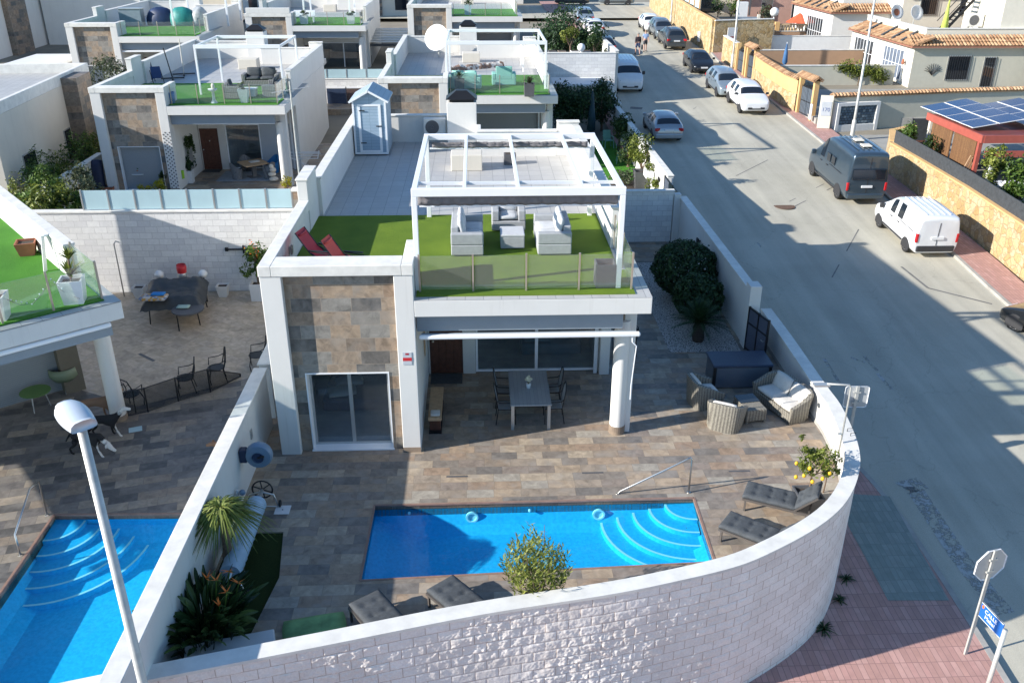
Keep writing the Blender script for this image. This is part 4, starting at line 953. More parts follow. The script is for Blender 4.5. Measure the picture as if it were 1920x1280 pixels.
GL = 'charcoal padded sun loungers round the pool'
def midpt(a, b, z): return (at(*a, z)+at(*b, z))/2
f1 = at(682, 1118, .38); b1 = at(742, 1185, .38)
def place(foot, head_dir, lab, back=.8, first=None):
 """foot-end centre and direction towards the head"""
 d = Vector((head_dir[0], head_dir[1], 0)).normalized(); c = Vector((foot.x, foot.y, 0))+d*1.0; rz = math.atan2(-d.y, -d.x)
 if first is None: return lounger(lab, (c.x, c.y, 0), rz, GL, back)
 return dup(first, (c.x, c.y, 0), rz, lab)
def dirpx(a, b, z=.38): v = at(*b, z)-at(*a, z); return (v.x, v.y)
L0 = place(midpt((655,1130), (710,1104), .38), (.55, -.76), 'charcoal padded sun lounger beside the green mat, near the front wall')
L1 = place(midpt((802,1108), (848,1072), .38), (.66, -.78), 'charcoal padded sun lounger reaching to the pool edge beside the yellow-green shrub', first=L0)
L2 = place(midpt((1345,985), (1375,955), .38), (.80, -.62), 'charcoal padded sun lounger right of the pool, nearer to the curved wall', first=L0)
L3 = place(midpt((1392,925), (1405,902), .38), (.88, -.45), 'charcoal padded sun lounger right of the pool, behind the potted lemon tree', first=L0)
# drains and covers
for lab, (x, y) in (('dark slot drain in the paving, left of the two near the porch', (857, 893)), ('dark slot drain in the paving, between the porch column and the handrail', (1111, 886)), ('dark slot drain in the paving, right of the handrail', (1386, 883))):
 p = at(x, y); t = thing('slot_drain', lab, 'drain', (p.x, p.y, .003), group='slot drains in the pool terrace'); m = MB(); m.box(-.25, .25, -.03, .03, 0, .004); m.build('grate', K['potg'], t)
p = at(530, 956); t = thing('skimmer_cover', 'square white skimmer lid with a centre hole in the shaded paving', 'lid', (p.x, p.y, .003)); m = MB(); m.box(-.165, .165, -.16, .16, 0, .012); m.build('lid', K['potw'], t, bevel=.004); m = MB(); m.lathe([(0, .0135), (.018, .0135), (.018, .012)], n=10); m.build('hole', K['black'], t)
# pool fittings
for (x, y) in ((885, 966), (1124, 960)):
 p = at(x, y, -.22); t = thing('pool_light', 'round white pool lamp under water, %s on the far pool wall' % ('left one' if x < 1000 else 'right one'), 'pool lamp', (p.x, 16.2, -.34), group='underwater lamps');
 m = MB(); m.lathe([(0, -.02), (.09, -.02), (.10, -.05), (.14, -.05), (.14, 0), (0, 0)], n=20, axis='y'); m.build('ring', K['nosing'], t, smooth=True, auto=40)
for (x, y, l) in ((768, 956, 'left'), (993, 954, 'right')):
 p = at(x, y, -.2); t = thing('pool_inlet', 'small white water inlet on the far pool wall, %s one' % l, 'inlet', (p.x, 16.2, -.20), group='pool inlets'); m = MB(); m.lathe([(0, -.05), (.03, -.05), (.035, 0)], n=10, axis='y'); m.build('nozzle', K['nosing'], t, smooth=True)
# pool cover roller
a_, b_ = at(425, 1092, .42), at(490, 922, .42)
d = (b_-a_); L = d.length; rz = math.atan2(d.y, d.x)
t = thing('pool_cover_roller', 'pale blue pool cover rolled up on a roller with black handwheel', 'pool cover', (a_.x, a_.y, 0), rz)
m = MB(); n = 40; prof = [(0, .35*0+.0)];
m.lathe([(0, .25), (.185, .25)]+[(.20+.012*math.sin(i*2.3), .25+(L-.65)*i/n) for i in range(n+1)]+[(.16, L-.40), (0, L-.40)], (0, 0, .42), 20, axis='x'); m.build('rolled_cover', plain('pale_blue_cover', (.36,.50,.62), .5, var=.1, vs=5.), t, smooth=True, auto=60)
m = MB(); m.tube([(-.15, 0, .42), (L+.05, 0, .42)], .05, 10); m.build('axle', K['alu'], t, smooth=True)
m = MB(); m.tube([(L+.10, .22*math.cos(a), .42+.22*math.sin(a)) for a in [2*math.pi*k/20 for k in range(21)]], .018, 6);
for k in range(3): a = k*math.pi/3+.4; m.tube([(L+.10, .22*math.cos(a), .42+.22*math.sin(a)), (L+.10, -.22*math.cos(a), .42-.22*math.sin(a))], .013, 6)
m.build('handwheel', K['black'], t)
for x in (0, L-.02):
 m = MB(); m.tube([(x, -.34, .05), (x, -.26, .36), (x, 0, .44), (x, .26, .36), (x, .34, .05)], .022, 8); m.tube([(x, -.34, .05), (x, .34, .05)], .018, 6); m.build('stand', K['steel'], t, smooth=True)
 for s in (-1, 1):
  m = MB(); m.lathe([(0, -.02), (.08, -.02), (.08, .02), (0, .02)], (x+.06, s*.36, .08), 14, axis='y'); m.build('wheel', K['rubber'], t)
# hose reel on the party wall
p = Vector((-5.36, 16.75, 1.05)); t = thing('hose_reel', 'round blue-grey hose reel mounted on the white party wall', 'hose reel', tuple(p))
blu = plain('blue_grey_plastic', (.16,.24,.33), .4, var=.08)
m = MB(); m.lathe([(0, -.13), (.27, -.11), (.30, -.04), (.30, .04), (.27, .11), (0, .13)], (.42, 0, 0), 24, axis='y'); m.build('drum', blu, t, smooth=True, auto=50)
m = MB(); m.box(.0, .16, -.10, .10, -.16, .16); m.build('bracket', plain('navy_plastic', (.02,.035,.08), .5), t, bevel=.02)
m = MB(); m.lathe([(0, .02), (.11, .02), (.13, 0)], (.42, -.15, 0), 16, axis='y'); m.build('hub', plain('navy_hub', (.02,.04,.09), .5), t)
m = MB(); m.tube([(.42, -.15, .0), (.55, -.20, .08)], .02, 6); m.ball((.56, -.22, .08), .03, n=8, m=6); m.build('crank', K['black'], t)
t = thing('garden_tap', 'blue tap and two grey pipes low on the party wall under the hose reel', 'tap', (-5.36, 15.9, 0));
for y in (-.1, .12):
 m = MB(); m.tube([(.06, y, 0), (.05, y, .62)], .03, 8); m.build('pipe', K['potw'], t)
m = MB(); m.box(0, .2, -.18, -.1, .56, .62); m.ball((.16, .12, .56), .07, n=8, m=6); m.build('tap_head', blu, t)
# white bench block and green mat by the front wall
t = thing('low_bench', 'plain white masonry bench behind the front wall beside the strelitzia', 'bench', (-4.42, 11.72, 0), math.radians(13.5)); m = MB(); m.box(-.75, .75, -.16, .16, 0, .42); m.build('seat', K['shade'], t, bevel=.015)
p = at(590, 1180, .05); t = thing('sunbathing_mat', 'green and yellow sunbathing mat lying behind the front wall', 'mat', (p.x, p.y, .0), math.radians(12)); m = MB(); m.cushion(X4((0, .05, .05)), 1.15, .6, .09, k=.2); m.build('mat', plain('green_mat', (.20,.36,.14), .8, var=.45, vs=2.5), t, smooth=True)
# outdoor shower / lamp pole by the curved wall
p = at(1573, 905, 0); t = thing('outdoor_shower', 'thin steel outdoor shower pole with a long arm beside the curved wall', 'shower', (8.25, 17.0, 0))
m = MB(); m.tube([(0, 0, 0), (0, 0, 2.35), (-.05, 0, 2.42), (-.55, .02, 2.44)], .022, 8); m.build('pole', K['galv'], t, smooth=True); m = MB(); m.box(-.85, -.5, -.05, .09, 2.40, 2.44); m.build('shower_head', K['alu'], t); m = MB(); m.tube([(-.02, 0, 1.15), (-.10, 0, 1.15)], .03, 8); m.build('valve', K['alu'], t)
t = thing('wall_clamp', 'thin wire bottle holder hooked over the curved wall top', 'wire holder', (8.72, 17.4, .6)); m = MB()
for y in (-.1, .1): m.tube([(0, y, .38), (-.12, y, .38), (-.13, y, 0), (-.03, y, -.02)], .008, 5)
m.tube([(-.13, -.1, .1), (-.13, .1, .1)], .008, 5); m.tube([(-.13, -.1, .0), (-.13, .1, .0)], .008, 5); m.build('wire', K['black'], t)
m = MB(); m.lathe([(0, -.03), (.07, -.03), (.08, 0)], (8.66, 19.35, .55), 14, axis='x'); m.build('wall_light', K['char'], wall_root)
# ------------------------------------------------------------------ vehicles
def paintm_(name, c, met=.0, r=.3):
 m, nt, b = mat0(name); n = nd(nt, 'TexNoise', {'Vector': coords(nt), 'Scale': 2.5, 'Detail': 5.}).outputs[0]
 cc = ramp(nt, n, [(.3, tuple(x*.9 for x in c)), (.7, c)]); nt.links.new(cc, b.inputs['Base Color'])
 b.inputs['Roughness'].default_value = r; b.inputs['Metallic'].default_value = met; b.inputs['Coat Weight'].default_value = .8; b.inputs['Coat Roughness'].default_value = .05; return m
K['lampw'] = plain('headlamp_glass', (.55,.57,.60), .1, .3, var=.2, vs=20.)
K['lampr'] = plain('red_tail_lamp', (.45,.015,.02), .2, var=.15)
K['plate'] = plain('white_number_plate', (.70,.71,.72), .4, var=.02)
K['trim'] = plain('black_plastic_trim', (.03,.03,.033), .6, var=.15)
K['rim'] = plain('alloy_rim', (.42,.42,.43), .3, .8, var=.06)
def subdiv(verts, faces, tags, lv, crease=None):
 me = bpy.data.meshes.new('tmp'); me.from_pydata(verts, [], faces); nm = sorted(set(tags));
 for k in nm: me.materials.append(None)
 for p, t_ in zip(me.polygons, tags): p.material_index = nm.index(t_)
 if crease:
  at_ = me.attributes.new('crease_edge', 'FLOAT', 'EDGE')
  for ed in me.edges: at_.data[ed.index].value = crease(*ed.vertices)
 o = bpy.data.objects.new('tmp', me); col.objects.link(o); md = o.modifiers.new('s', 'SUBSURF'); md.levels = lv; md.render_levels = lv
 dg = bpy.context.evaluated_depsgraph_get(); dg.update(); ev = o.evaluated_get(dg).to_mesh()
 out = {}
 for k in nm: out[k] = ([], [], {})
 for p in ev.polygons:
  V, F, ix = out[nm[p.material_index]]; f = []
  for i in p.vertices:
   if i not in ix: ix[i] = len(V); V.append(tuple(ev.vertices[i].co))
   f.append(ix[i])
  F.append(tuple(f))
 bpy.data.objects.remove(o); return {k: (v[0], v[1]) for k, v in out.items()}
# stations: x (front +), bottom z, belt z, top z, half-width at belt, half-width at roof, tag of the side glass, tag of the top strip towards the next station
CARS = {
  'hatch': (4.25, 1.78, .32, [(2.10,.35,.52,.55,.62,.50,0,0),(2.02,.22,.62,.68,.80,.62,0,0),(1.55,.20,.80,.86,.87,.72,0,0),(.98,.20,.92,.97,.89,.74,0,'w'),(.42,.20,.94,1.33,.89,.60,0,0),(.30,.20,.94,1.37,.89,.60,'s',0),(-.28,.20,.95,1.43,.89,.61,0,0),(-.38,.20,.95,1.43,.89,.61,'s',0),(-1.15,.20,.97,1.40,.88,.60,0,0),(-1.42,.20,.98,1.34,.88,.58,0,'r'),(-1.85,.22,.98,1.03,.85,.66,0,0),(-2.06,.26,.86,.92,.80,.64,0,0),(-2.12,.38,.60,.64,.66,.50,0,0)], (1.30,-1.28), .32),
  'suv': (4.50, 1.84, .36, [(2.24,.42,.70,.74,.70,.55,0,0),(2.16,.28,.84,.90,.86,.66,0,0),(1.70,.26,.98,1.05,.91,.76,0,0),(1.10,.26,1.06,1.12,.92,.78,0,'w'),(.50,.26,1.08,1.55,.92,.66,0,0),(.38,.26,1.08,1.60,.92,.66,'s',0),(-.30,.26,1.09,1.66,.92,.67,0,0),(-.42,.26,1.09,1.66,.92,.67,'s',0),(-1.25,.26,1.10,1.64,.91,.66,0,0),(-1.70,.26,1.11,1.58,.90,.64,0,'r'),(-2.02,.28,1.10,1.16,.88,.70,0,0),(-2.20,.34,.92,.98,.84,.68,0,0),(-2.25,.46,.66,.70,.70,.52,0,0)], (1.40,-1.36), .36),
  'mpv': (4.45, 1.82, .33, [(2.20,.40,.60,.64,.66,.52,0,0),(2.10,.24,.74,.80,.82,.64,0,0),(1.75,.22,.90,.95,.88,.72,0,0),(1.40,.22,.98,1.03,.90,.76,0,'w'),(.55,.22,1.02,1.50,.90,.62,0,0),(.42,.22,1.02,1.54,.90,.62,'s',0),(-.30,.22,1.03,1.62,.90,.63,0,0),(-.42,.22,1.03,1.62,.90,.63,'s',0),(-1.30,.22,1.04,1.60,.89,.62,0,0),(-1.80,.22,1.04,1.54,.88,.60,0,'r'),(-2.08,.24,1.03,1.10,.86,.68,0,0),(-2.18,.30,.88,.94,.82,.66,0,0),(-2.22,.42,.62,.66,.68,.52,0,0)], (1.38,-1.34), .33),
  'smallvan': (4.40, 1.83, .31, [(2.16,.40,.66,.70,.70,.56,0,0),(2.08,.25,.80,.86,.84,.68,0,0),(1.75,.23,.98,1.04,.89,.76,0,0),(1.38,.23,1.08,1.12,.91,.80,0,'w'),(.70,.23,1.12,1.66,.91,.74,0,0),(.58,.23,1.12,1.72,.91,.74,'s',0),(-.02,.23,1.13,1.81,.91,.76,0,0),(-.14,.23,1.13,1.81,.91,.76,'s',0),(-.78,.23,1.13,1.83,.91,.77,0,0),(-1.0,.23,1.13,1.83,.91,.77,0,0),(-1.95,.23,1.13,1.82,.90,.77,0,0),(-2.10,.24,1.13,1.80,.90,.76,0,0),(-2.15,.24,1.12,1.78,.89,.755,0,0),(-2.19,.26,1.12,1.72,.885,.75,0,0),(-2.20,.30,1.10,1.66,.88,.74,0,0)], (1.33,-1.42), .31),
  'medvan': (4.95, 1.92, .34, [(2.44,.42,.74,.78,.74,.60,0,0),(2.36,.26,.90,.96,.88,.72,0,0),(2.05,.24,1.08,1.14,.93,.80,0,0),(1.72,.24,1.16,1.20,.95,.84,0,'w'),(.98,.24,1.18,1.76,.95,.74,0,0),(.84,.24,1.18,1.82,.95,.75,'s',0),(.10,.24,1.19,1.89,.95,.78,0,0),(-.02,.24,1.19,1.89,.95,.78,0,0),(-1.0,.24,1.19,1.90,.95,.79,0,0),(-1.3,.24,1.19,1.90,.95,.79,0,0),(-2.2,.24,1.19,1.89,.94,.78,0,0),(-2.38,.25,1.19,1.86,.93,.77,0,0),(-2.44,.27,1.17,1.82,.92,.76,0,0),(-2.46,.34,1.12,1.70,.91,.75,0,0)], (1.62,-1.62), .34),
  'highvan': (5.55, 2.0, .36, [(2.72,.46,.80,.84,.78,.62,0,0),(2.64,.30,.98,1.04,.92,.76,0,0),(2.30,.28,1.18,1.24,.97,.84,0,0),(1.98,.28,1.28,1.32,.99,.88,0,'w'),(1.28,.28,1.32,2.05,.99,.76,0,0),(1.12,.28,1.32,2.20,.99,.77,'s',0),(.42,.28,1.33,2.46,.99,.80,0,0),(.30,.28,1.33,2.50,.99,.80,0,0),(-.3,.28,1.33,2.54,.99,.82,0,0),(-.6,.28,1.33,2.55,.99,.82,0,0),(-2.4,.28,1.33,2.53,.98,.82,0,0),(-2.62,.28,1.33,2.50,.975,.81,0,0),(-2.70,.29,1.32,2.46,.97,.80,0,0),(-2.735,.31,1.30,2.38,.96,.79,0,0),(-2.74,.36,1.26,2.30,.955,.78,0,0)], (1.85,-1.75), .36),
}
def car(name, label, cat, kind, paint, loc, rz, front=True, dark_bumper=False, rails=False, group='cars parked along the street', wing=True, plate_back=True):
 L, Wd, wr, st, axles, rw = CARS[kind]; t = thing(name, label, cat, loc, rz, group)
 rows = [];
 for (x, z0, zb, zr, wb, wt, sg, tg) in st:
  mid = z0+(zb-z0)*.55; zs = zr-(.035 if zr-zb > .15 else .005)
  half = [(wb*.90, z0), (wb*1.0, z0+(zb-z0)*.28), (wb*1.015, mid), (wb*.985, zb), (wt+(.10 if zr-zb < .15 else .02), zs), (wt*.62, zr+.012), (0, zr+.022)]
  rows.append([(x, y, z) for y, z in half]+[(x, -y, z) for y, z in half[-2::-1]])
 n = 13; V = [p for r_ in rows for p in r_]; F = []; T = []
 for i in range(len(st)-1):
  sg, tg = st[i][6], st[i][7]
  for k in range(n-1):
   F.append((i*n+k, i*n+k+1, (i+1)*n+k+1, (i+1)*n+k)); s = 'body'
   if k in (3, 8) and sg == 's': s = 'side_window_%s' % ('l' if k == 3 else 'r')+str(i)
   if 4 <= k <= 7 and tg == 'w': s = 'windscreen'
   if 4 <= k <= 7 and tg == 'r': s = 'rear_window'
   T.append(s)
  F.append((i*n+n-1, i*n, (i+1)*n, (i+1)*n+n-1)); T.append('body')
 F += [tuple(range(n))[::-1], tuple((len(st)-1)*n+k for k in range(n))]; T += ['body', 'body']
 NS = len(st); isv = kind.endswith('van')
 def cr(a, b):
  ia, ka, ib, kb = a//n, a % n, b//n, b % n
  if ia == ib == NS-1: return .75 if isv else .35
  if ka == kb and ka in (4, 8) and isv and min(ia, ib) >= 5: return .55
  if ka == kb and ka in (3, 9): return .35
  if ka == kb and ka in (0, 12): return .5
  return 0.
 parts = subdiv(V, F, T, 2, cr)
 m = MB(); m.add(*parts['body']); body = m.build('body', paint, t, smooth=True)
 for k, (v, f) in parts.items():
  if k == 'body': continue
  nm = 'side_window' if k.startswith('side') else k
  # shrink a little towards its centre so the painted frame shows, and lift off the body
  m = MB(); c = sum((Vector(p) for p in v), Vector())/len(v); m.add([c+(Vector(p)-c)*.93+Vector((.004 if nm == 'windscreen' else -.004 if nm == 'rear_window' else 0, math.copysign(.012, c.y) if nm == 'side_window' else 0, .012 if nm != 'side_window' else 0)) for p in v], f)
  o = m.build(nm, K['carglass'], body, smooth=True); m2 = MB(); m2.add(v, f); m2.build('seal', K['trim'], o, smooth=True)
 xf, xr = st[1][0], st[-2][0]; wb = st[1][4]; van = kind.endswith('van')
 # wheels
 for x in axles:
  for s in (-1, 1):
   m = MB(); m.lathe([(rw*.62, -.10), (rw*.93, -.10), (rw, -.07), (rw, .07), (rw*.93, .10), (rw*.62, .10)], n=24, axis='y'); w_ = m.build('wheel', K['rubber'], t, smooth=True, auto=40, loc=(x, s*(Wd/2-.115), rw))
   m = MB(); m.lathe([(0, -.03*0+.07), (rw*.14, .07), (rw*.16, .05), (rw*.16, .03), (0, .03)], n=12, axis='y')
   for k in range(5):
    a = 2*math.pi*k/5+.3; m.bar((rw*.12*math.cos(a), -.065*1, rw*.12*math.sin(a)), (rw*.62*math.cos(a), -.075, rw*.62*math.sin(a)), .04, .06, up=(0, 1, 0)); m.bar((rw*.12*math.cos(a), .065, rw*.12*math.sin(a)), (rw*.62*math.cos(a), .075, rw*.62*math.sin(a)), .04, .06, up=(0, 1, 0))
   m.lathe([(rw*.58, -.085), (rw*.66, -.09), (rw*.66, .09), (rw*.58, .085)], n=24, axis='y'); m.build('rim', K['rim'], w_)
   m = MB(); q = rw*1.13; pts = [(q*math.cos(a), q*math.sin(a)) for a in [math.pi*(k/14*1.24-.12) for k in range(15)]]
   yy = s*(Wd/2*.985); m.add([(x+px_, yy-.03*s, rw+pz) for px_, pz in pts]+[(x+px_, yy+.012*s, rw+pz) for px_, pz in pts], [tuple(range(15)), tuple(range(15, 30))]+[(k, k+1, 16+k, 15+k) for k in range(14)]); m.build('wheel_arch', K['trim'], body)
 # lamps, bumpers, plates, mirrors
 zb = st[1][2]; dbm = K['trim'] if dark_bumper else paint
 for s in (-1, 1):
  m = MB(); m.mbox(X4((xf-.13, s*(wb*.80), zb-.06), rz=s*-.55, ry=-.25), .26, .24, .13); m.build('headlight', K['lampw'], body, bevel=.03)
  zr_ = st[-2][2]; wr_ = st[-2][4]
  if van: m = MB(); m.box(xr-.03, xr+.10, s*wr_*.95-.06, s*wr_*.95+.06, .72, 1.12)
  else: m = MB(); m.mbox(X4((xr-.005, s*(wr_*.86), zr_-.05), rz=s*.45), .14, .30, .17)
  m.build('tail_lamp', K['lampr'], body, bevel=.025)
  zm = st[3][2]+.08; m = MB(); m.mbox(X4((st[4][0]+.38, s*(Wd/2+.10), zm)), .12, .20, .15 if not van else .24); m.build('mirror', K['trim'] if dark_bumper else paint, body, bevel=.03)
  m = MB(); m.bar((axles[0]-rw*1.3, s*Wd/2*.985, .40), (axles[1]+rw*1.3, s*Wd/2*.985, .40), .03, .07); m.build('side_trim', K['trim'], body)
  for xx in (st[5][0]-.35, st[7][0]-.35):
   m = MB(); m.box(xx-.10, xx+.10, s*Wd/2*1.0-.012, s*Wd/2*1.0+.018, st[5][2]-.16, st[5][2]-.12); m.build('handle', K['trim'], body)
 m = MB(); m.box(xf-.02, st[0][0]+.015, -.55, .55, .42, .55); m.build('grille', K['trim'], body, bevel=.02)
 m = MB(); m.box(st[0][0]-.0, st[0][0]+.03, -.26, .26, .50, .61); m.build('number_plate', K['plate'], body)
 zpb = .80 if not van else .92
 m = MB(); m.box(st[-1][0]-.045, st[-1][0]+.0, -.26, .26, zpb-.055, zpb+.055); m.build('number_plate', K['plate'], body)
 m = MB(); m.box(st[-1][0]-.05, st[-1][0]+.14, -Wd*.44, Wd*.44, .32, .58); m.build('rear_bumper', dbm, body, bevel=.05, seg=2)
 if rails:
  for s in (-1, 1):
   m = MB(); zt = max(q[3] for q in st); m.tube([(st[5][0]-.2, s*.60, zt-.03), (st[6][0], s*.60, zt+.055), (st[8][0]+.1, s*.60, zt+.045), (st[9][0]+.1, s*.59, zt-.04)], .022, 6); m.build('roof_rail', K['trim'], body)
 if kind in ('smallvan', 'medvan', 'highvan'):
  zt = max(q[3] for q in st)
  m = MB(); m.box(st[-1][0]-.012, st[-1][0]+.02, -.012, .012, .60, zt-.25); m.build('door_seam', K['trim'], body)
  m = MB()
  for k in range(5): y = -.5+.25*k; m.box(-1.9 if kind != 'highvan' else -2.3, .2, y-.03, y+.03, zt+.004, zt+.028)
  m.build('roof_ribs', paint, body, bevel=.008)
  for s in (-1, 1):
   m = MB(); m.box(-1.9, -.3, s*Wd/2*.995-.006, s*Wd/2*.995+.012, st[8][2]-.04, st[8][2]-.02); m.build('sliding_rail', K['trim'], body)
 return t
P_w = paintm_('white_car_paint', (.74,.75,.76)); P_b = paintm_('black_car_paint', (.015,.017,.02), .3); P_s = paintm_('silver_car_paint', (.42,.44,.46), .6)
P_g = paintm_('dark_grey_car_paint', (.07,.08,.085), .5); P_lb = paintm_('silver_blue_car_paint', (.36,.43,.48), .55); P_db = paintm_('dark_blue_grey_van_paint', (.055,.085,.115), .45); P_mb = paintm_('mid_grey_car_paint', (.20,.24,.27), .55)
def park(px, py, hd=None, off=(0, 0)):
 p = G(px, py); return (p.x+off[0], p.y+off[1], gz(p.y+off[1]))
def tilt(t, y):   # follow the slope of the street
 s = (gz(t.location.y+1)-gz(t.location.y-1))/2; t.rotation_mode = 'XYZ'; c = math.sin(t.rotation_euler.z)
 t.rotation_euler = (0, -math.atan(s)*c, t.rotation_euler.z)
# right-hand row: heading towards the far end of the street (+y) unless noted
def parked(name, label, cat, kind, paint, rear_l, rear_r, away=True, **kw):
 """rear_l / rear_r: the two ground contact pixels of the end that faces the camera"""
 a, b = G(*rear_l), G(*rear_r); L = CARS[kind][0]; st = CARS[kind][3]; c = (a+b)/2
 ax = CARS[kind][4][1 if away else 0]; yaw = kw.pop('yaw', 0.); d = Vector((math.sin(yaw), math.cos(yaw), 0)); c = c+d*abs(ax)
 rz = math.atan2(d.y, d.x) if away else math.atan2(-d.y, -d.x)
 t = car(name, label, cat, kind, paint, (c.x, c.y, gz(c.y)), rz, **kw); s = (gz(c.y+1.5)-gz(c.y-1.5))/3
 t.rotation_euler = (0, -math.atan(s)*(1 if away else -1), rz); return t
parked('parked_van', 'white small panel van by the stone wall, nearest van to the camera', 'van', 'smallvan', P_w, (1692, 474), (1772, 468), dark_bumper=True)
tv = parked('parked_van', 'dark blue-grey high-roof camper van by the stone wall', 'van', 'highvan', P_db, (1566, 374), (1640, 370), rails=False)
m = MB(); m.box(-1.0, -.55, -.28, .18, 2.585, 2.66); m.build('roof_hatch', K['cream'], tv, bevel=.03); m = MB(); m.box(-1.95, -1.5, -.28, .18, 2.575, 2.65); m.build('roof_hatch', K['cream'], tv, bevel=.03)
m = MB(); m.box(-2.80, -2.745, -.80, .80, 1.25, 1.78); m.build('rear_window', K['carglass'], tv, bevel=.03)
for s in (-1, 1):
 m = MB(); m.box(-.35, .10, s*.985-.03, s*.985+.015, 1.38, 1.80); m.box(-.95, -.5, s*.985-.03, s*.985+.015, 1.38, 1.80); m.build('side_window', K['carglass'], tv, bevel=.02)
parked('parked_car', 'white SUV facing the camera, nearest of the row by the orange walls', 'car', 'suv', P_w, (1387, 213), (1432, 211), away=False, rails=False, dark_bumper=True)
parked('parked_car', 'pale silver-blue people carrier directly behind the white SUV', 'car', 'mpv', P_lb, (1345, 183), (1385, 180), away=False)
parked('parked_car', 'black hatchback facing the camera in front of the iron gates', 'car', 'hatch', P_b, (1296, 138), (1334, 136), away=False)
parked('parked_car', 'dark grey estate car seen from behind beside the far stone wall', 'car', 'suv', P_g, (1247, 92), (1281, 91), rails=True)
parked('parked_car', 'mid grey car parked between the white car and the dark grey estate', 'car', 'mpv', P_mb, (1230, 74), (1258, 73), away=False)
parked('parked_car', 'white car facing the camera at the far end of the right-hand row', 'car', 'hatch', P_w, (1209, 60), (1236, 59), away=False)
# left-hand row
parked('parked_car', 'silver three-door hatchback parked by the white garden wall', 'car', 'hatch', P_s, (1224, 263), (1272, 261))
parked('parked_van', 'white mid-size van facing the camera, half in shade', 'van', 'medvan', P_w, (1156, 172), (1200, 171), away=False, dark_bumper=True)
parked('parked_car', 'black hatchback seen from behind near the far garden wall', 'car', 'hatch', P_b, (1122, 104), (1146, 103))
parked('parked_car', 'white saloon seen from behind between two other parked cars', 'car', 'hatch', P_w, (1101, 68), (1128, 67))
parked('parked_car', 'pale blue-white SUV parked farthest up the left kerb', 'car', 'suv', P_lb, (1081, 49), (1110, 48), dark_bumper=True)
bc = G(1912, 668); t = car('parked_car', 'black car cut off by the right edge of the picture', 'car', 'hatch', P_b, (bc.x+2.0, bc.y+.9, gz(bc.y+.9)), math.radians(112));
yc = G(1150, 12).y
car('parked_car', 'dark saloon parked sideways in the cross street, left one', 'car', 'hatch', P_g, (G(1068, 6).x, yc+2, 2.62), 0.); car('parked_car', 'grey saloon parked sideways in the cross street, right one', 'car', 'hatch', P_mb, (G(1150, 6).x, yc+2, 2.62), 0.)
# ------------------------------------------------------------------ people and dogs
def skinned(name, bones, mat, parent, sub=2, root=0):
 """bones: list of chains; each chain a list of ((x,y,z), radius); chains share joints by position"""
 vs = []; es = []; rr = []; ix = {}
 def vid(p, r):
  k = tuple(round(c, 4) for c in p)
  if k not in ix: ix[k] = len(vs); vs.append(p); rr.append(r)
  return ix[k]
 for ch in bones:
  prev = None
  for p, r in ch:
   i = vid(p, r)
   if prev is not None and prev != i: es.append((prev, i))
   prev = i
 me = bpy.data.meshes.new(name); me.from_pydata(vs, es, []); me.materials.append(mat); o = bpy.data.objects.new(name, me); col.objects.link(o)
 if parent is not None: o.parent = parent
 o.modifiers.new('skin', 'SKIN')
 for i, sv in enumerate(me.skin_vertices[0].data): sv.radius = rr[i] if isinstance(rr[i], tuple) else (rr[i], rr[i]); sv.use_root = (i == root)
 s = o.modifiers.new('sub', 'SUBSURF'); s.levels = sub; s.render_levels = sub
 o.modifiers['skin'].use_smooth_shade = True; return o
K['skin'] = plain('skin', (.45,.26,.19), .6, var=.06)
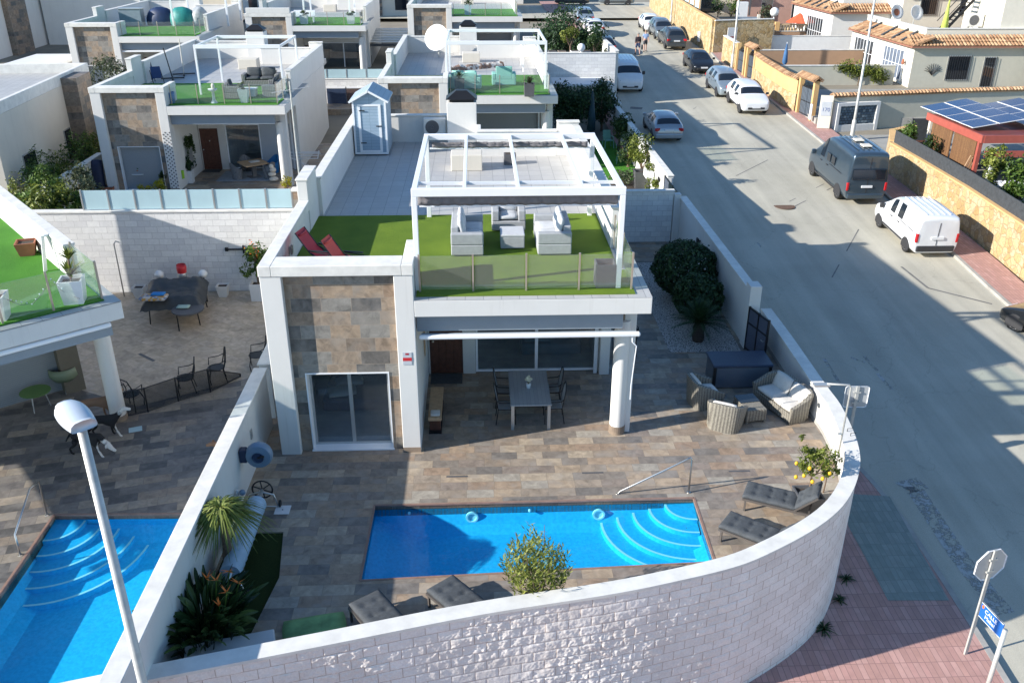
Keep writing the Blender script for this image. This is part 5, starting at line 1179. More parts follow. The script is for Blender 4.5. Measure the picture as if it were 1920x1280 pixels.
def person(label, loc, rz, shirt, shorts, legmat, hair, step=.28, bag=False, sleeves=True):
 t = thing('person', label, 'person', loc, rz, 'people walking up the street')
 pel = (0, 0, .95)
 ch = [[(pel, .13), ((0, .0, 1.12), (.14, .11)), ((0, .0, 1.32), (.17, .12)), ((0, 0, 1.46), (.10, .085)), ((0, .01, 1.53), .058), ((0, .02, 1.60), (.070, .085)), ((0, .02, 1.68), (.078, .098)), ((0, .02, 1.755), (.06, .075))]]
 for s, f in ((-1, step), (1, -step)):
  ch.append([(pel, .13), ((s*.10, f*.12, .86), .095), ((s*.105, f*.60+.02, .49), .060), ((s*.105, f*.85-.06, .28), .055), ((s*.105, f*1.0-.10, .09), .038), ((s*.11, f*1.0+.08, .035), (.042, .032))])
  h = (s*.27, -f*.75, .86)
  ch.append([((0, .0, 1.32), (.17, .12)), ((s*.19, 0, 1.40), .060), ((s*.235, -f*.20, 1.13), .046), ((s*.26, -f*.55+.03, .93), .034), (h, (.030, .022))])
  for k, (a, L) in enumerate(((-.028, .075), (-.010, .088), (.010, .082), (.026, .065))): ch.append([(h, (.030, .022)), ((h[0]+.004*s, h[1]+a, h[2]-.05), .011), ((h[0]-.012*s, h[1]+a, h[2]-.05-L*.7), .009)])
  ch.append([(h, (.030, .022)), ((h[0]-.01*s, h[1]+.042, h[2]-.02), .011), ((h[0]-.02*s, h[1]+.052, h[2]-.055), .009)])
 body = skinned('body', ch, K['skin'], t)
 m = MB(); m.ball((0, -.005+.02, 1.715), .092, .112, .085, 14, 10); m.build('hair', hair, body, smooth=True)
 for s in (-1, 1):
  m = MB(); m.ball((s*.088, .02, 1.655), .012, .02, .03, 8, 6); m.build('ear', K['skin'], body, smooth=True)
  m = MB(); m.ball((s*.034, .108, 1.68), .013, .010, .009, 8, 6); m.build('eye', K['dark'], body, smooth=True)
 m = MB(); m.ball((0, .122, 1.645), .014, .020, .022, 8, 6); m.build('nose', K['skin'], body, smooth=True)
 m = MB(); m.ball((0, .105, 1.60), .028, .010, .007, 8, 6); m.build('mouth', plain('lips', (.35,.14,.12), .6), body, smooth=True)
 sh = [[((0, 0, .92), (.150, .125)), ((0, 0, 1.12), (.158, .128)), ((0, 0, 1.32), (.188, .138)), ((0, 0, 1.45), (.11, .09))]]
 for s, f in ((-1, step), (1, -step)): sh.append([((0, 0, 1.32), (.188, .138)), ((s*.19, 0, 1.40), .078), ((s*.225, -f*.15, 1.20), .066)]+([((s*.24, -f*.25, 1.10), .058), ((s*.26, -f*.55+.03, .95), .044)] if sleeves else []))
 skinned('shirt', sh, shirt, body)
 st = [[((0, 0, 1.0), (.150, .128)), ((0, 0, .90), .15)]]
 for s, f in ((-1, step), (1, -step)): st.append([((0, 0, .90), .15), ((s*.10, f*.16, .82), .112), ((s*.106, f*.50, .56), .085)])
 skinned('shorts', st, shorts, body)
 for s, f in ((-1, step), (1, -step)): m = MB(); m.cushion(X4((s*.11, f*1.0+.02, .045), rx=(-.25 if f < 0 else 0)), .10, .28, .085, k=.2); m.build('shoe', K['trim'], body, smooth=True)
 if bag:
  m = MB(); m.cushion(X4((.34, -.1, .62), rz=1.4), .34, .14, .42); m.build('bag', K['trim'], body, smooth=True)
 return t
pa = G(1195, 103); pb = G(1209, 97)
person('person in a dark top and navy shorts carrying a dark bag, walking up the street', tuple(pa), .1, plain('dark_maroon_jacket', (.045,.03,.035), .85), plain('navy_shorts', (.05,.07,.14), .85), None, plain('grey_hair', (.25,.23,.21), .8), bag=True)
person('person in a light blue shirt and dark shorts walking up the street', tuple(pb), -.1, plain('light_blue_shirt', (.26,.36,.55), .85), plain('dark_grey_shorts', (.05,.05,.06), .85), None, plain('sandy_hair', (.28,.20,.13), .8), step=-.25, sleeves=False)
def dogm(name, base, patch, thr, sc_=3., chest=True):
 m, nt, b = mat0(name); co = coords(nt); n = nd(nt, 'TexNoise', {'Vector': co, 'Scale': sc_, 'Detail': 2.}).outputs[0]
 x = nd(nt, 'SeparateXYZ', [co]).outputs[0]; f = mth(nt, 'ADD', mth(nt, 'MULTIPLY', n, .5), mth(nt, 'MULTIPLY', x, .55));
 c = ramp(nt, f, [(thr, base), (thr+.03, patch)]); nt.links.new(c, b.inputs['Base Color']); b.inputs['Roughness'].default_value = .85
 n2 = nd(nt, 'TexNoise', {'Vector': co, 'Scale': 70., 'Detail': 3.}).outputs[0]; bumped(nt, b, n2, .4, .01); return m
def dog(label, loc, rz, mat, head_down=False, sit=False):
 t = thing('dog', label, 'dog', loc, rz, 'dogs on the neighbouring terrace'); z = .50
 if sit:
  tr = [((-.22, 0, .20), .13), ((-.10, 0, .34), .13), ((.04, 0, .48), .12), ((.10, 0, .60), .075)]
 else: tr = [((-.34, 0, z), .095), ((-.20, 0, z+.01), .115), ((.0, 0, z), .115), ((.20, 0, z-.01), (.125, .14)), ((.32, 0, z+.06), .085)]
 e = tr[-1][0]
 hd = [tr[-1], ((e[0]+.12, 0, e[2]+(-.14 if head_down else .12)), .062), ((e[0]+.19, 0, e[2]+(-.24 if head_down else .19)), .075), ((e[0]+.28, 0, e[2]+(-.33 if head_down else .18)), .045), ((e[0]+.37, 0, e[2]+(-.38 if head_down else .16)), .034)]
 ch = [tr, hd]
 sh_ = tr[-2]; hp = tr[0]
 for s, f in ((-1, .08), (1, -.05)):
  x0 = sh_[0][0]; y = s*.08
  ch.append([sh_, ((x0+.02, y, sh_[0][2]-.14), .058), ((x0-.02+f, y, .25), .034), ((x0+f*1.4, y, .12), .026), ((x0+.02+f*1.5, y, .035), .026), ((x0+.07+f*1.5, y, .022), .026)])
  hx = hp[0][0]; hz = hp[0][2]
  if sit: ch.append([hp, ((hx+.16, s*.13, .17), .075), ((hx+.02, s*.13, .06), .035), ((hx+.20, s*.13, .025), .028)])
  else: ch.append([hp, ((hx+.04-f*.3, y, hz-.16), .075), ((hx+.08-f, y, .28), .042), ((hx-.06-f*1.2, y, .16), .027), ((hx-.03-f*1.2, y, .04), .025), ((hx+.04-f*1.2, y, .022), .026)])
 ch.append([hp, ((hp[0][0]-.12, 0, hp[0][2]+.02), .030), ((hp[0][0]-.22, 0, hp[0][2]-.10), .022), ((hp[0][0]-.28, 0, hp[0][2]-.20), .014)])
 b = skinned('body', ch, mat, t, root=1)
 hc = Vector(hd[2][0])
 for s in (-1, 1):
  m = MB(); m.add([hc+Vector((-.03, s*.05, .05)), hc+Vector((.03, s*.055, .05)), hc+Vector((-.02, s*.11, .03)), hc+Vector((-.01, s*.10, -.05))], [(0, 1, 3), (0, 3, 2), (1, 2, 3), (0, 2, 1)]); m.build('ear', mat, b)
 return t
DB = dogm('black_and_white_coat', (.012,.012,.013), (.62,.60,.56), .44); DT = dogm('tan_coat', (.26,.145,.085), (.40,.28,.18), .62)
dp = at(205, 818); dog('black dog with white chest standing by the round white column', (dp.x-.05, dp.y, 0), math.radians(8), DB)
dp = at(172, 852); dog('black dog with white muzzle sniffing the paving, nearest the lamp post', (dp.x, dp.y, 0), math.radians(-12), DB, head_down=True)
dp = at(185, 788); dog('tan dog standing behind the black dog under the awning', (dp.x, dp.y+.1, 0), math.radians(20), DT)
dp = at(368, 885); dog('tan dog sitting close behind the white party wall', (-5.95, dp.y+.1, 0), math.radians(200), DT, sit=True)
# ------------------------------------------------------------------ plants
def leaf_cloud(m, c, rx, ry, rz, n, ls, rnd, clumps=14, shell=.55, flat=.0, zmin=None):
 """leaf-sized faces gathered in clumps through an ellipsoid"""
 cs = []
 for i in range(clumps):
  while True:
   p = Vector((rnd.uniform(-1, 1), rnd.uniform(-1, 1), rnd.uniform(-1, 1)))
   if shell*.6 < p.length < 1: break
  cs.append((p*.78, rnd.uniform(.28, .50)))
 for i in range(n):
  p, r = rnd.choice(cs); d = Vector((rnd.gauss(0, 1), rnd.gauss(0, 1), rnd.gauss(0, 1))).normalized(); q = p+d*r*(rnd.random()**.35)
  if q.length > 1.12: q = q.normalized()*1.1*rnd.uniform(.85, 1)
  w_ = Vector((c[0]+q.x*rx, c[1]+q.y*ry, c[2]+q.z*rz))
  if zmin is not None and w_.z < zmin: continue
  nrm = (q*1.0+Vector((rnd.gauss(0, .7), rnd.gauss(0, .7), rnd.gauss(0, .7)+.35))).normalized()
  t = nrm.cross(Vector((rnd.gauss(0, 1), rnd.gauss(0, 1), rnd.gauss(0, 1)))).normalized(); b = nrm.cross(t); L = ls*rnd.uniform(.7, 1.35); W_ = L*.42
  m.add([w_-t*L*.5, w_+b*W_*.5+nrm*L*.06, w_+t*L*.5, w_-b*W_*.5+nrm*L*.06], [(0, 1, 2, 3)])
def ball_cloud(m, c, rx, ry, rz, n, ls, rnd):
 # clipped round crown: leaves thick on an uneven skin, thinner inside
 for i in range(n):
  d = Vector((rnd.gauss(0, 1), rnd.gauss(0, 1), rnd.gauss(0, 1))).normalized(); r = (.93+.10*noise.noise(d*3.1+Vector((c[0], c[1], 3)))+rnd.gauss(0, .035)) if rnd.random() < .85 else rnd.uniform(.5, .9)
  q = Vector((c[0]+d.x*rx*r, c[1]+d.y*ry*r, c[2]+d.z*rz*r)); nr = (d+Vector((rnd.gauss(0, .55), rnd.gauss(0, .55), rnd.gauss(0, .55)))).normalized(); t = nr.cross(Vector((rnd.gauss(0, 1), rnd.gauss(0, 1), rnd.gauss(0, 1)))).normalized(); b = nr.cross(t); L = ls*rnd.uniform(.7, 1.3)
  m.add([q-t*L*.5, q+b*L*.24+nr*L*.06, q+t*L*.5, q-b*L*.24+nr*L*.06], [(0, 1, 2, 3)])
def limb(m, a, b, r0, r1, rnd, k=4):
 a = Vector(a); b = Vector(b); pts = [a.lerp(b, i/k)+(Vector((rnd.gauss(0, .04), rnd.gauss(0, .04), 0)) if 0 < i < k else Vector()) for i in range(k+1)]; m.tube(pts, [r0+(r1-r0)*i/k for i in range(k+1)], 6)
def bush(name, label, cat, loc, rx, ry, h, n, ls, mat='leaf', seed=1, group=None, trunk=.0, clumps=14, tr=.04, mat2=None, rnd_=False):
 rnd = random.Random(seed); t = thing(name, label, cat, loc, 0, group); m = MB(); rz = (h-trunk)/2
 if rnd_: ball_cloud(m, (0, 0, trunk+rz), rx, ry, rz, n, ls, rnd)
 else: leaf_cloud(m, (0, 0, trunk+rz), rx, ry, rz, n, ls, rnd, clumps, zmin=.02)
 m.build('foliage', K[mat], t)
 if mat2:
  m = MB(); leaf_cloud(m, (0, 0, trunk+rz), rx, ry, rz, n//9, ls, rnd, clumps); m.build('flowers', K[mat2], t)
 m = MB(); top = Vector((0, 0, trunk+rz*.7))
 m.tube([(0, 0, 0), (.02, .01, trunk*.5+.05), tuple(top)], [tr, tr*.8, tr*.5], 7)
 for k in range(5):
  a = k*1.26+rnd.random(); limb(m, (0, 0, trunk*.8+.05), (rx*.6*math.cos(a), ry*.6*math.sin(a), trunk+rz*(.7+.6*rnd.random())), tr*.55, tr*.15, rnd)
 m.build('trunk' if trunk > .3 else 'stem', K['bark'], t); return t
def pot(t, r0, r1, h, mat='terra', square=False, z=0.):
 m = MB()
 if square:
  a, b = r0, r1; m.add([(-a,-a,z),(a,-a,z),(a,a,z),(-a,a,z),(-b,-b,z+h),(b,-b,z+h),(b,b,z+h),(-b,b,z+h),(-b*.86,-b*.86,z+h),(b*.86,-b*.86,z+h),(b*.86,b*.86,z+h),(-b*.86,b*.86,z+h),(-b*.8,-b*.8,z+h*.85),(b*.8,-b*.8,z+h*.85),(b*.8,b*.8,z+h*.85),(-b*.8,b*.8,z+h*.85)],
     [(3,2,1,0)]+[(i, (i+1) % 4, 4+(i+1) % 4, 4+i) for i in range(4)]+[(4+i, 4+(i+1) % 4, 8+(i+1) % 4, 8+i) for i in range(4)]+[(8+i, 8+(i+1) % 4, 12+(i+1) % 4, 12+i) for i in range(4)])
  o = m.build('pot', K[mat], t); m = MB(); m.quad((-b*.81,-b*.81,z+h*.86),(b*.81,-b*.81,z+h*.86),(b*.81,b*.81,z+h*.86),(-b*.81,b*.81,z+h*.86)); m.build('soil', K['soil'], o)
 else:
  m.lathe([(0, z), (r0, z), (r1*.96, z+h*.86), (r1*1.05, z+h*.87), (r1*1.05, z+h), (r1*.9, z+h), (r1*.86, z+h*.82)], n=18); o = m.build('pot', K[mat], t, smooth=True, auto=40); m = MB(); m.lathe([(r1*.88, z+h*.86), (0, z+h*.87)], n=18); m.build('soil', K['soil'], o)
 return o
def blades(m, base, n, L, wd, rnd, droop=1., spread=1., up=.3, seg=6, stiff=False):
 base = Vector(base)
 for i in range(n):
  a = rnd.random()*6.283; el = up+(1-up)*rnd.random()**.8 if not stiff else rnd.uniform(up, 1.0); l = L*rnd.uniform(.7, 1.1)
  d = Vector((math.cos(a)*spread, math.sin(a)*spread, 0)); h = math.sin(el*math.pi/2); c = math.cos(el*math.pi/2)
  sd = Vector((-math.sin(a), math.cos(a), 0)); vs = []
  tw = rnd.uniform(-.3, .3)
  for k in range(seg+1):
   s = k/seg; p = base+d*(c*l*s+ (0 if stiff else .25*droop*l*s*s))+Vector((0, 0, h*l*s-droop*l*.62*s*s)); w_ = wd*(math.sin(math.pi*min(1, .18+s*.82)) if stiff else (1-s)**.6)*.5+.002
   q = sd+Vector((0, 0, tw)); vs += [p-q*w_, p+q*w_]
  m.add(vs, [(2*k, 2*k+1, 2*k+3, 2*k+2) for k in range(seg)])
# round clipped bushes, cycad on the gravel
p = at(1275, 585, 0)
bush('round_bush', 'large dark round bush against the wall, behind the smaller bush', 'bush', (7.0, 28.0, -.02), 1.12, 1.1, 2.05, 7000, .13, 'leafd', 3, 'dark round bushes on the white gravel', .12, 26, rnd_=True)
bush('round_bush', 'smaller dark round bush between the larger bush and the cycad', 'bush', (7.05, 26.1, -.02), .85, .82, 1.6, 4600, .12, 'leafd', 5, 'dark round bushes on the white gravel', .1, 22, rnd_=True)
t = thing('cycad', 'dark cycad palm with a short thick trunk on the white gravel', 'palm', (6.75, 24.5, -.02)); rnd = random.Random(4)
m = MB(); m.lathe([(.17, 0), (.20, .15), (.17, .3), (.19, .45), (.13, .60), (0, .62)], n=14); m.build('trunk', plain('cycad_trunk', (.05,.038,.03), .95, var=.4, vs=20., bump=.8, bs=40.), t, smooth=True)
m = MB()
for i in range(52):
 a = i*2.39996; el = .15+.80*(i/46); L = 1.0*rnd.uniform(.85, 1.1); d = Vector((math.cos(a), math.sin(a), 0)); sd = Vector((-d.y, d.x, 0)); pts = []
 for k in range(13):
  s = k/12; pts.append(Vector((0, 0, .58))+d*(math.cos(el*1.5)*L*s+.12*s*s)+Vector((0, 0, math.sin(el*1.5)*L*s-.5*L*s*s*(1-el*.6))))
 m.tube(pts, [.012-.009*k/12 for k in range(13)], 3, False)
 for k in range(1, 26):
  s = k/26*12; j = min(11, int(s)); q = pts[j].lerp(pts[j+1], s-j); tg = (pts[j+1]-pts[j]).normalized(); ln = .20*math.sin(math.pi*min(.97, .15+.8*k/26))
  for sg in (-1, 1): e_ = q+(sd*sg*.85+tg*.55+Vector((0, 0, .18))).normalized()*ln; m.add([q-tg*.012, q+tg*.012, e_], [(0, 1, 2)])
m.build('fronds', K['leafd'], t)
# ponytail palm
t = thing('ponytail_palm', 'ponytail palm with long drooping strap leaves by the party wall', 'palm', (-5.02, 14.05, -.03)); rnd = random.Random(8)
m = MB(); m.lathe([(.26, 0), (.24, .12), (.13, .32), (.08, .8), (.065, 1.4), (0, 1.45)], n=14); m.build('trunk', K['bark'], t, smooth=True)
m = MB(); blades(m, (0, 0, 1.4), 520, 1.12, .034, rnd, 1.5, .80, .40, 8); m.build('leaves', leafm('ponytail_leaves', (.08,.12,.02), (.18,.23,.05), (.34,.37,.13)), t)
# bird of paradise
t = thing('strelitzia', 'big strelitzia clump with orange bird-shaped flowers in the corner by the front wall', 'plant', (-5.02, 12.15, -.03)); rnd = random.Random(12)
m = MB()
for i in range(250):
 a = rnd.random()*6.283; r = rnd.random()**.5*.55; b0 = Vector((r*math.cos(a), r*math.sin(a), 0)); out = Vector((math.cos(a+rnd.gauss(0, .4)), math.sin(a+rnd.gauss(0, .4)), 0)); lean = .06+r*.55*rnd.uniform(.4, 1.3); H = rnd.uniform(.65, 1.25)
 top = b0+out*lean*H*.55+Vector((0, 0, H*.62)); m.tube([b0, b0.lerp(top, .5)+out*-.02, top], [.012, .011, .009], 4, False)
 L = rnd.uniform(.40, .58); w_ = rnd.uniform(.065, .10); dr = (out*(.25+lean)+Vector((0, 0, 1.-lean*.7))).normalized(); sd = dr.cross(Vector((rnd.gauss(0, 1), rnd.gauss(0, 1), .2))).normalized(); nr = sd.cross(dr); vs = []
 for k in range(7):
  s = k/6; q = top+dr*L*s+out*.16*L*s*s-Vector((0, 0, .25*L*s*s)); ww = w_*math.sin(math.pi*(.06+.90*s))**.7; vs += [q-sd*ww/1.6+nr*ww*.28, q, q+sd*ww/1.6+nr*ww*.28]
 m.add(vs, [f for k in range(6) for f in ((3*k, 3*k+1, 3*k+4, 3*k+3), (3*k+1, 3*k+2, 3*k+5, 3*k+4))])
m.build('leaves', leafm('strelitzia_leaves', (.014,.036,.014), (.04,.08,.026), (.11,.16,.05), .35), t)
orange = plain('orange_petals', (.72,.17,.02), .6, var=.2)
m = MB(); ms = MB()
for i, (x, y, z) in enumerate(((.42,.62,1.15),(.28,.30,1.22),(.62,.42,1.05),(.50,.10,1.12),(.42,-.12,1.02),(.05,.50,1.1))):
 q = Vector((x, y, z)); ms.tube([q*.5-Vector((0, 0, z*.5)), q-Vector((0, 0, .03))], .012, 5)
 for k in range(5): d = Vector((rnd.uniform(-1, 1), rnd.uniform(-1, .6), rnd.uniform(.3, 1))).normalized(); s = d.cross(Vector((0, 0, 1))).normalized()*.022; m.add([q-s, q+s, q+d*.17+s*.3], [(0, 1, 2)])
 ms.tube([q, q+Vector((.12, -.05, .02))], [.018, .004], 5)
m.build('flowers', orange, t); ms.build('flower_stems', K['leafl'], t)
m = MB(); blades(m, (0, 0, 0), 60, .35, .05, rnd, .6, 1., .2, 4); m.build('leaf_base', K['leafd'], t)
# potted lemon tree
lp = (7.15, 15.78, 0); t = thing('lemon_tree', 'small potted lemon tree with yellow fruit beside the curved wall', 'tree', lp); rnd = random.Random(21); pot(t, .22, .28, .42, 'potg', True)
m = MB(); m.tube([(0, 0, .3), (.02, 0, .7), (-.02, .02, 1.0)], [.03, .026, .02], 7)
for k in range(8): a = k*.8; limb(m, (0, 0, .85), (.4*math.cos(a), .4*math.sin(a), 1.15+.35*rnd.random()), .014, .004, rnd)
m.build('trunk', K['bark'], t)
m = MB(); leaf_cloud(m, (-.05, 0, 1.22), .45, .42, .42, 520, .10, rnd, 9); leaf_cloud(m, (.38, .1, 1.0), .28, .26, .2, 160, .10, rnd, 4); leaf_cloud(m, (-.25, .1, 1.62), .16, .16, .22, 90, .09, rnd, 3); m.build('foliage', K['leafy'], t)
m = MB(); [m.ball(q, .045, .04, .05, 8, 6) for q in ((-.25,-.2,1.0),(-.1,-.32,.92),(.12,-.3,.98),(-.35,.05,1.15),(-.2,-.3,1.25),(.3,-.2,1.05),(-.38,-.1,.9))]; m.build('lemons', plain('lemon_skin', (.72,.42,.02), .45, var=.12), t, smooth=True)
bush('potted_shrub', 'loose leggy shrub on the curved wall just right of the lemon tree', 'shrub', (7.75, 16.35, 0), .36, .36, 1.45, 300, .09, 'leafy', 23, None, .5, 8, .02)
# yellow-green oleander behind the front wall
t = thing('oleander', 'yellow-green bushy oleander rising above the front wall by the pool', 'shrub', (.95, 12.66, 0)); rnd = random.Random(31); pot(t, .24, .30, .40, 'potg')
m = MB()
for k in range(16): a = k*2.4; r = .25+.45*(k/16); limb(m, (0, 0, .3), (r*math.cos(a), r*.7*math.sin(a), 1.15+.65*rnd.random()), .016, .005, rnd)
m.build('stems', K['bark'], t); m = MB()
for i in range(44):
 a = i*2.4; r = .52*math.sqrt(i/44)*1.05; h = 1.78-.75*(r/.65)**2+rnd.gauss(0, .12); c = Vector((r*math.cos(a), r*.75*math.sin(a), 0)); top = c+Vector((c.x*.15, c.y*.15, max(.75, h)))
 for j in range(52):
  s = rnd.uniform(.35, 1.); q = Vector((c.x*(.4+.6*s), c.y*(.4+.6*s), .3)).lerp(top, s)+Vector((rnd.gauss(0, .05), rnd.gauss(0, .05), rnd.gauss(0, .03))); an = rnd.random()*6.28; d = Vector((math.cos(an), math.sin(an), rnd.uniform(.3, 1.2))).normalized(); sd = d.cross(Vector((0, 0, 1))).normalized(); L = rnd.uniform(.09, .15); m.add([q, q+d*L*.5+sd*.014, q+d*L, q+d*L*.5-sd*.014], [(0, 1, 2, 3)])
m.build('foliage', leafm('oleander_leaves', (.10,.13,.02), (.22,.26,.05), (.40,.42,.12)), t)
# small tufts at the wall foot outside
for i, (x, y, lab) in enumerate(((1535, 1180, 'lower'), (1565, 1125, 'middle'), (1578, 1085, 'upper'))):
 p = G(x+8, y, .12); t = thing('weed', 'small dark weed tuft at the foot of the curved wall, %s one of three' % lab, 'weed', (p.x, p.y, gz(p.y)+.118), group='weeds at the foot of the curved wall'); m = MB(); blades(m, (0, 0, 0), 50, .30 if i == 0 else .22, .03, random.Random(i), .9, 1.1, .15, 4); m.build('leaves', K['leafd'], t)
# ------------------------------------------------------------------ left neighbour: terrace, pool, villa turned about 39 degrees
AN = math.radians(39)
def rot(o, a):   # keep a mesh where it is but turn its own axes (for tile patterns)
 me = o.data; me.transform(Matrix.Rotation(-a, 4, 'Z')); o.rotation_euler = (0, 0, a)
NP = [Vector((-9.38, 16.14, 0)), Vector((-5.68, 16.05, 0)), Vector((-5.68, 9.3, 0)), Vector((-9.30, 9.3, 0))]
o = holed('patio', [(-24, 8.4), (-5.62, 8.4), (-5.62, 29.05), (-24, 29.05)], [[(p.x, p.y) for p in NP]], 0., 3., tilem('shade_darkened_slate_paving', .62, .31, 'xy', [(.25,.205,.16),(.29,.25,.20),(.14,.13,.125),(.20,.18,.16),(.11,.105,.10),(.32,.27,.21),(.17,.155,.14)], (.12,.105,.09), .007, rough=.5, grain=.4, gs=5., streak=(.23,.215,.195))); rot(o, math.radians(14))  # darker tile mix, its colours darkened further to stand for the terrace's shade
pool('pool', NP, .66, 0, '', 5, .68, .36)
a_, b_, c_ = at(38, 1040), at(88, 965), at(72, 912, .0)
rail('bent steel handrail at the left corner of the neighbouring pool', [a_, a_+Vector((0, .02, .5)), Vector((a_.x*.35+b_.x*.65, a_.y*.35+b_.y*.65+.1, .95)), Vector((b_.x, b_.y+.05, .85)), b_])
nv = thing('villa', 'left neighbouring villa with lawn roof terrace, glass rail and round column', 'house', (-8.07, 18.61, 0), AN); W = K['white']
m = MB(); m.box(-10, 0, 0, 4.8, 3.58, 3.98); m.box(-10, -.2, 4.8, 12.3, 3.6, 3.98); m.build('roof_slab', W, nv, bevel=.012)
m = MB(); m.box(-10, -.2, 0, 12.3, 3.981, 4.0); m.box(-.2, 0, 0, 4.8, 3.981, 4.0); m.build('terrace_floor', K['ttile'], nv)
m = MB(); m.box(-10, -.28, .26, 12.1, 4.004, 4.03); m.build('terrace_lawn', K['grass2'], nv)
m = MB(); m.box(-.44, -.2, 2.1, 12.3, 3.98, 4.82); m.build('parapet', W, nv, bevel=.012); m = MB(); m.box(-.46, -.18, 2.07, 12.32, 4.821, 4.88); m.build('coping', K['cap'], nv, bevel=.01)
m = MB(); m.box(-10, -4.4, 4.8, 4.95, 0, 3.58); m.box(-.62, -.2, 4.75, 12.3, 0, 3.58); m.box(-4.4, -.62, 4.8, 4.95, 2.5, 3.58); m.build('wall', W, nv)
m = MB(); m.box(-.66, -.14, 4.4, 4.749, 0, 3.58); m.build('tan_pier', plain('tan_render', (.17,.145,.105), .7, var=.1), nv)
m = MB(); m.box(-9.9, -.25, .22, .42, 3.16, 3.58); m.build('blind_box', K['lintel'], nv); m = MB(); m.box(-9.9, -.3, .0, .16, 3.44, 3.55); m.build('awning', K['metalw'], nv, bevel=.03)
m = MB(); m.lathe([(0, 3.58), (.20, 3.58), (.20, .15), (0, .15)], (-.03, 2.15, 0), 24); c = m.build('column', W, nv, smooth=True, auto=50); m = MB(); m.lathe([(.205, .15), (.215, .15), (.215, 0), (0, 0)], (-.03, 2.15, 0), 24); m.build('column_base', K['tanskirt'], c)
m = MB(); m.box(-2.3, -.66, 4.72, 4.76, .03, 2.5); m.build('roller_shutter', K['shut'], nv)
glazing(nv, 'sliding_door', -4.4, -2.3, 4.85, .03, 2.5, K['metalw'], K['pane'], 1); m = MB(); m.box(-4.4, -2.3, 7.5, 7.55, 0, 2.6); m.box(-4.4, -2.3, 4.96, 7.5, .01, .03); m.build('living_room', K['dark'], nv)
balustrade(nv, [(-5.4, .33), (-.30, .33), (-.30, 2.05)], 4.03, (5, 1))
def yucca(label, loc, h=.5, group=None, cat='potted plant', mat='leafy', n=50, L=.5, potm='potw', sq=True, r=.2, name='potted_yucca'):
 t = thing(name, label, cat, loc, .2, group); pot(t, r*.8, r, h, potm, sq); m = MB(); rnd = random.Random(hash(label) % 999); blades(m, (0, 0, h+.05), n, L, .05, rnd, .5, .9, .35, 5); blades(m, (.05, 0, h+.45), n, L*.8, .045, rnd, .5, .9, .4, 5); m.build('leaves', K[mat], t)
 m = MB(); m.tube([(0, 0, h*.8), (.05, 0, h+.5)], .025, 6); m.build('stem', K['bark'], t); return t
def onroof(px_, py_): return tuple(at(px_, py_, 4.03))
yucca('yucca in a tall white square pot at the glass corner of the left terrace', onroof(142, 565), .55, 'white potted yuccas on the left terrace', r=.25)
yucca('yucca in a white square pot cut off by the left edge of the photo', onroof(-3, 597), .55, 'white potted yuccas on the left terrace', r=.25)
t = thing('planter', 'empty dark red square pot on the left roof lawn', 'planter', onroof(53, 476), .3); pot(t, .17, .24, .34, 'terra', True)
t = thing('easel', 'white A-shaped folding frame standing against the left parapet', 'easel', onroof(96, 502), 1.0)
for s in (-1, 1):
 m = MB(); m.bar((s*.22, -.1, 0), (s*.06, -.05, .85), .09, .02); m.build('leg', K['potw'], t)
m = MB(); m.bar((-.06, -.05, .84), (.06, -.05, .84), .08, .04); m.build('top', K['potw'], t)
# string of lights drooping behind the glass
t = thing('string_lights', 'drooping string of small lamps behind the left glass rail', 'string lights', (0, 0, 0)); q = [at(10, 560, 4.5), at(60, 570, 4.15), at(95, 523, 4.75), at(130, 553, 4.25), at(150, 560, 4.2)]
m = MB(); m.tube([q[0], q[0].lerp(q[1], .5)-Vector((0, 0, .08)), q[1], q[1].lerp(q[2], .5)-Vector((0, 0, .06)), q[2], q[2].lerp(q[3], .5)-Vector((0, 0, .06)), q[3], q[4]], .006, 4); m.build('wire', K['potg'], t)
m = MB(); [m.ball(q[i].lerp(q[i+1], k/5), .018, n=6, m=4) for i in range(3) for k in range(5)]; m.build('lamps', K['nosing'], t)
# white block wall under the frosted fence
wr = thing('boundary_wall', 'high white block wall under the frosted glass fence', 'wall', (0, 29.2, 0)); m = MB(); m.box(-24, -5.3, -.12, .12, -.2, 2.86); m.build('wall_body', K['block'], wr); m = MB(); m.box(-24, -5.3, -.15, .15, 2.861, 2.93); m.build('coping', K['cap'], wr, bevel=.008)
def frostfence(label, x0, x1, y, z, h, n):
 t = thing('frosted_fence', label, 'fence', ((x0+x1)/2, y, z)); L = (x1-x0); w_ = L/n
 for i in range(n):
  m = MB(); m.box(-L/2+i*w_+.03, -L/2+(i+1)*w_-.03, -.008, .008, .03, h); m.build('panel', K['frost'], t)
 for i in range(n+1):
  m = MB(); m.box(-L/2+i*w_-.025, -L/2+i*w_+.025, -.03, .03, 0, h+.02); m.build('post', K['alu'], t)
 return t
fx0, fx1 = at(157, 395, 2.93).x, at(547, 395, 2.93).x
frostfence('long pale frosted glass fence on top of the white block wall', fx0, fx1, 29.2, 2.93, .68, 8)
t = thing('gate_pillar', 'stone clad pillar at the right end of the frosted glass fence', 'pillar', (fx1+.30, 29.2, 2.93)); m = MB(); m.box(-.24, .24, -.14, .14, 0, .62); m.build('stone_cladding', K['stone'], t); m = MB(); m.box(-.28, .28, -.17, .17, .621, .70); m.build('coping', K['cap'], t, bevel=.008)
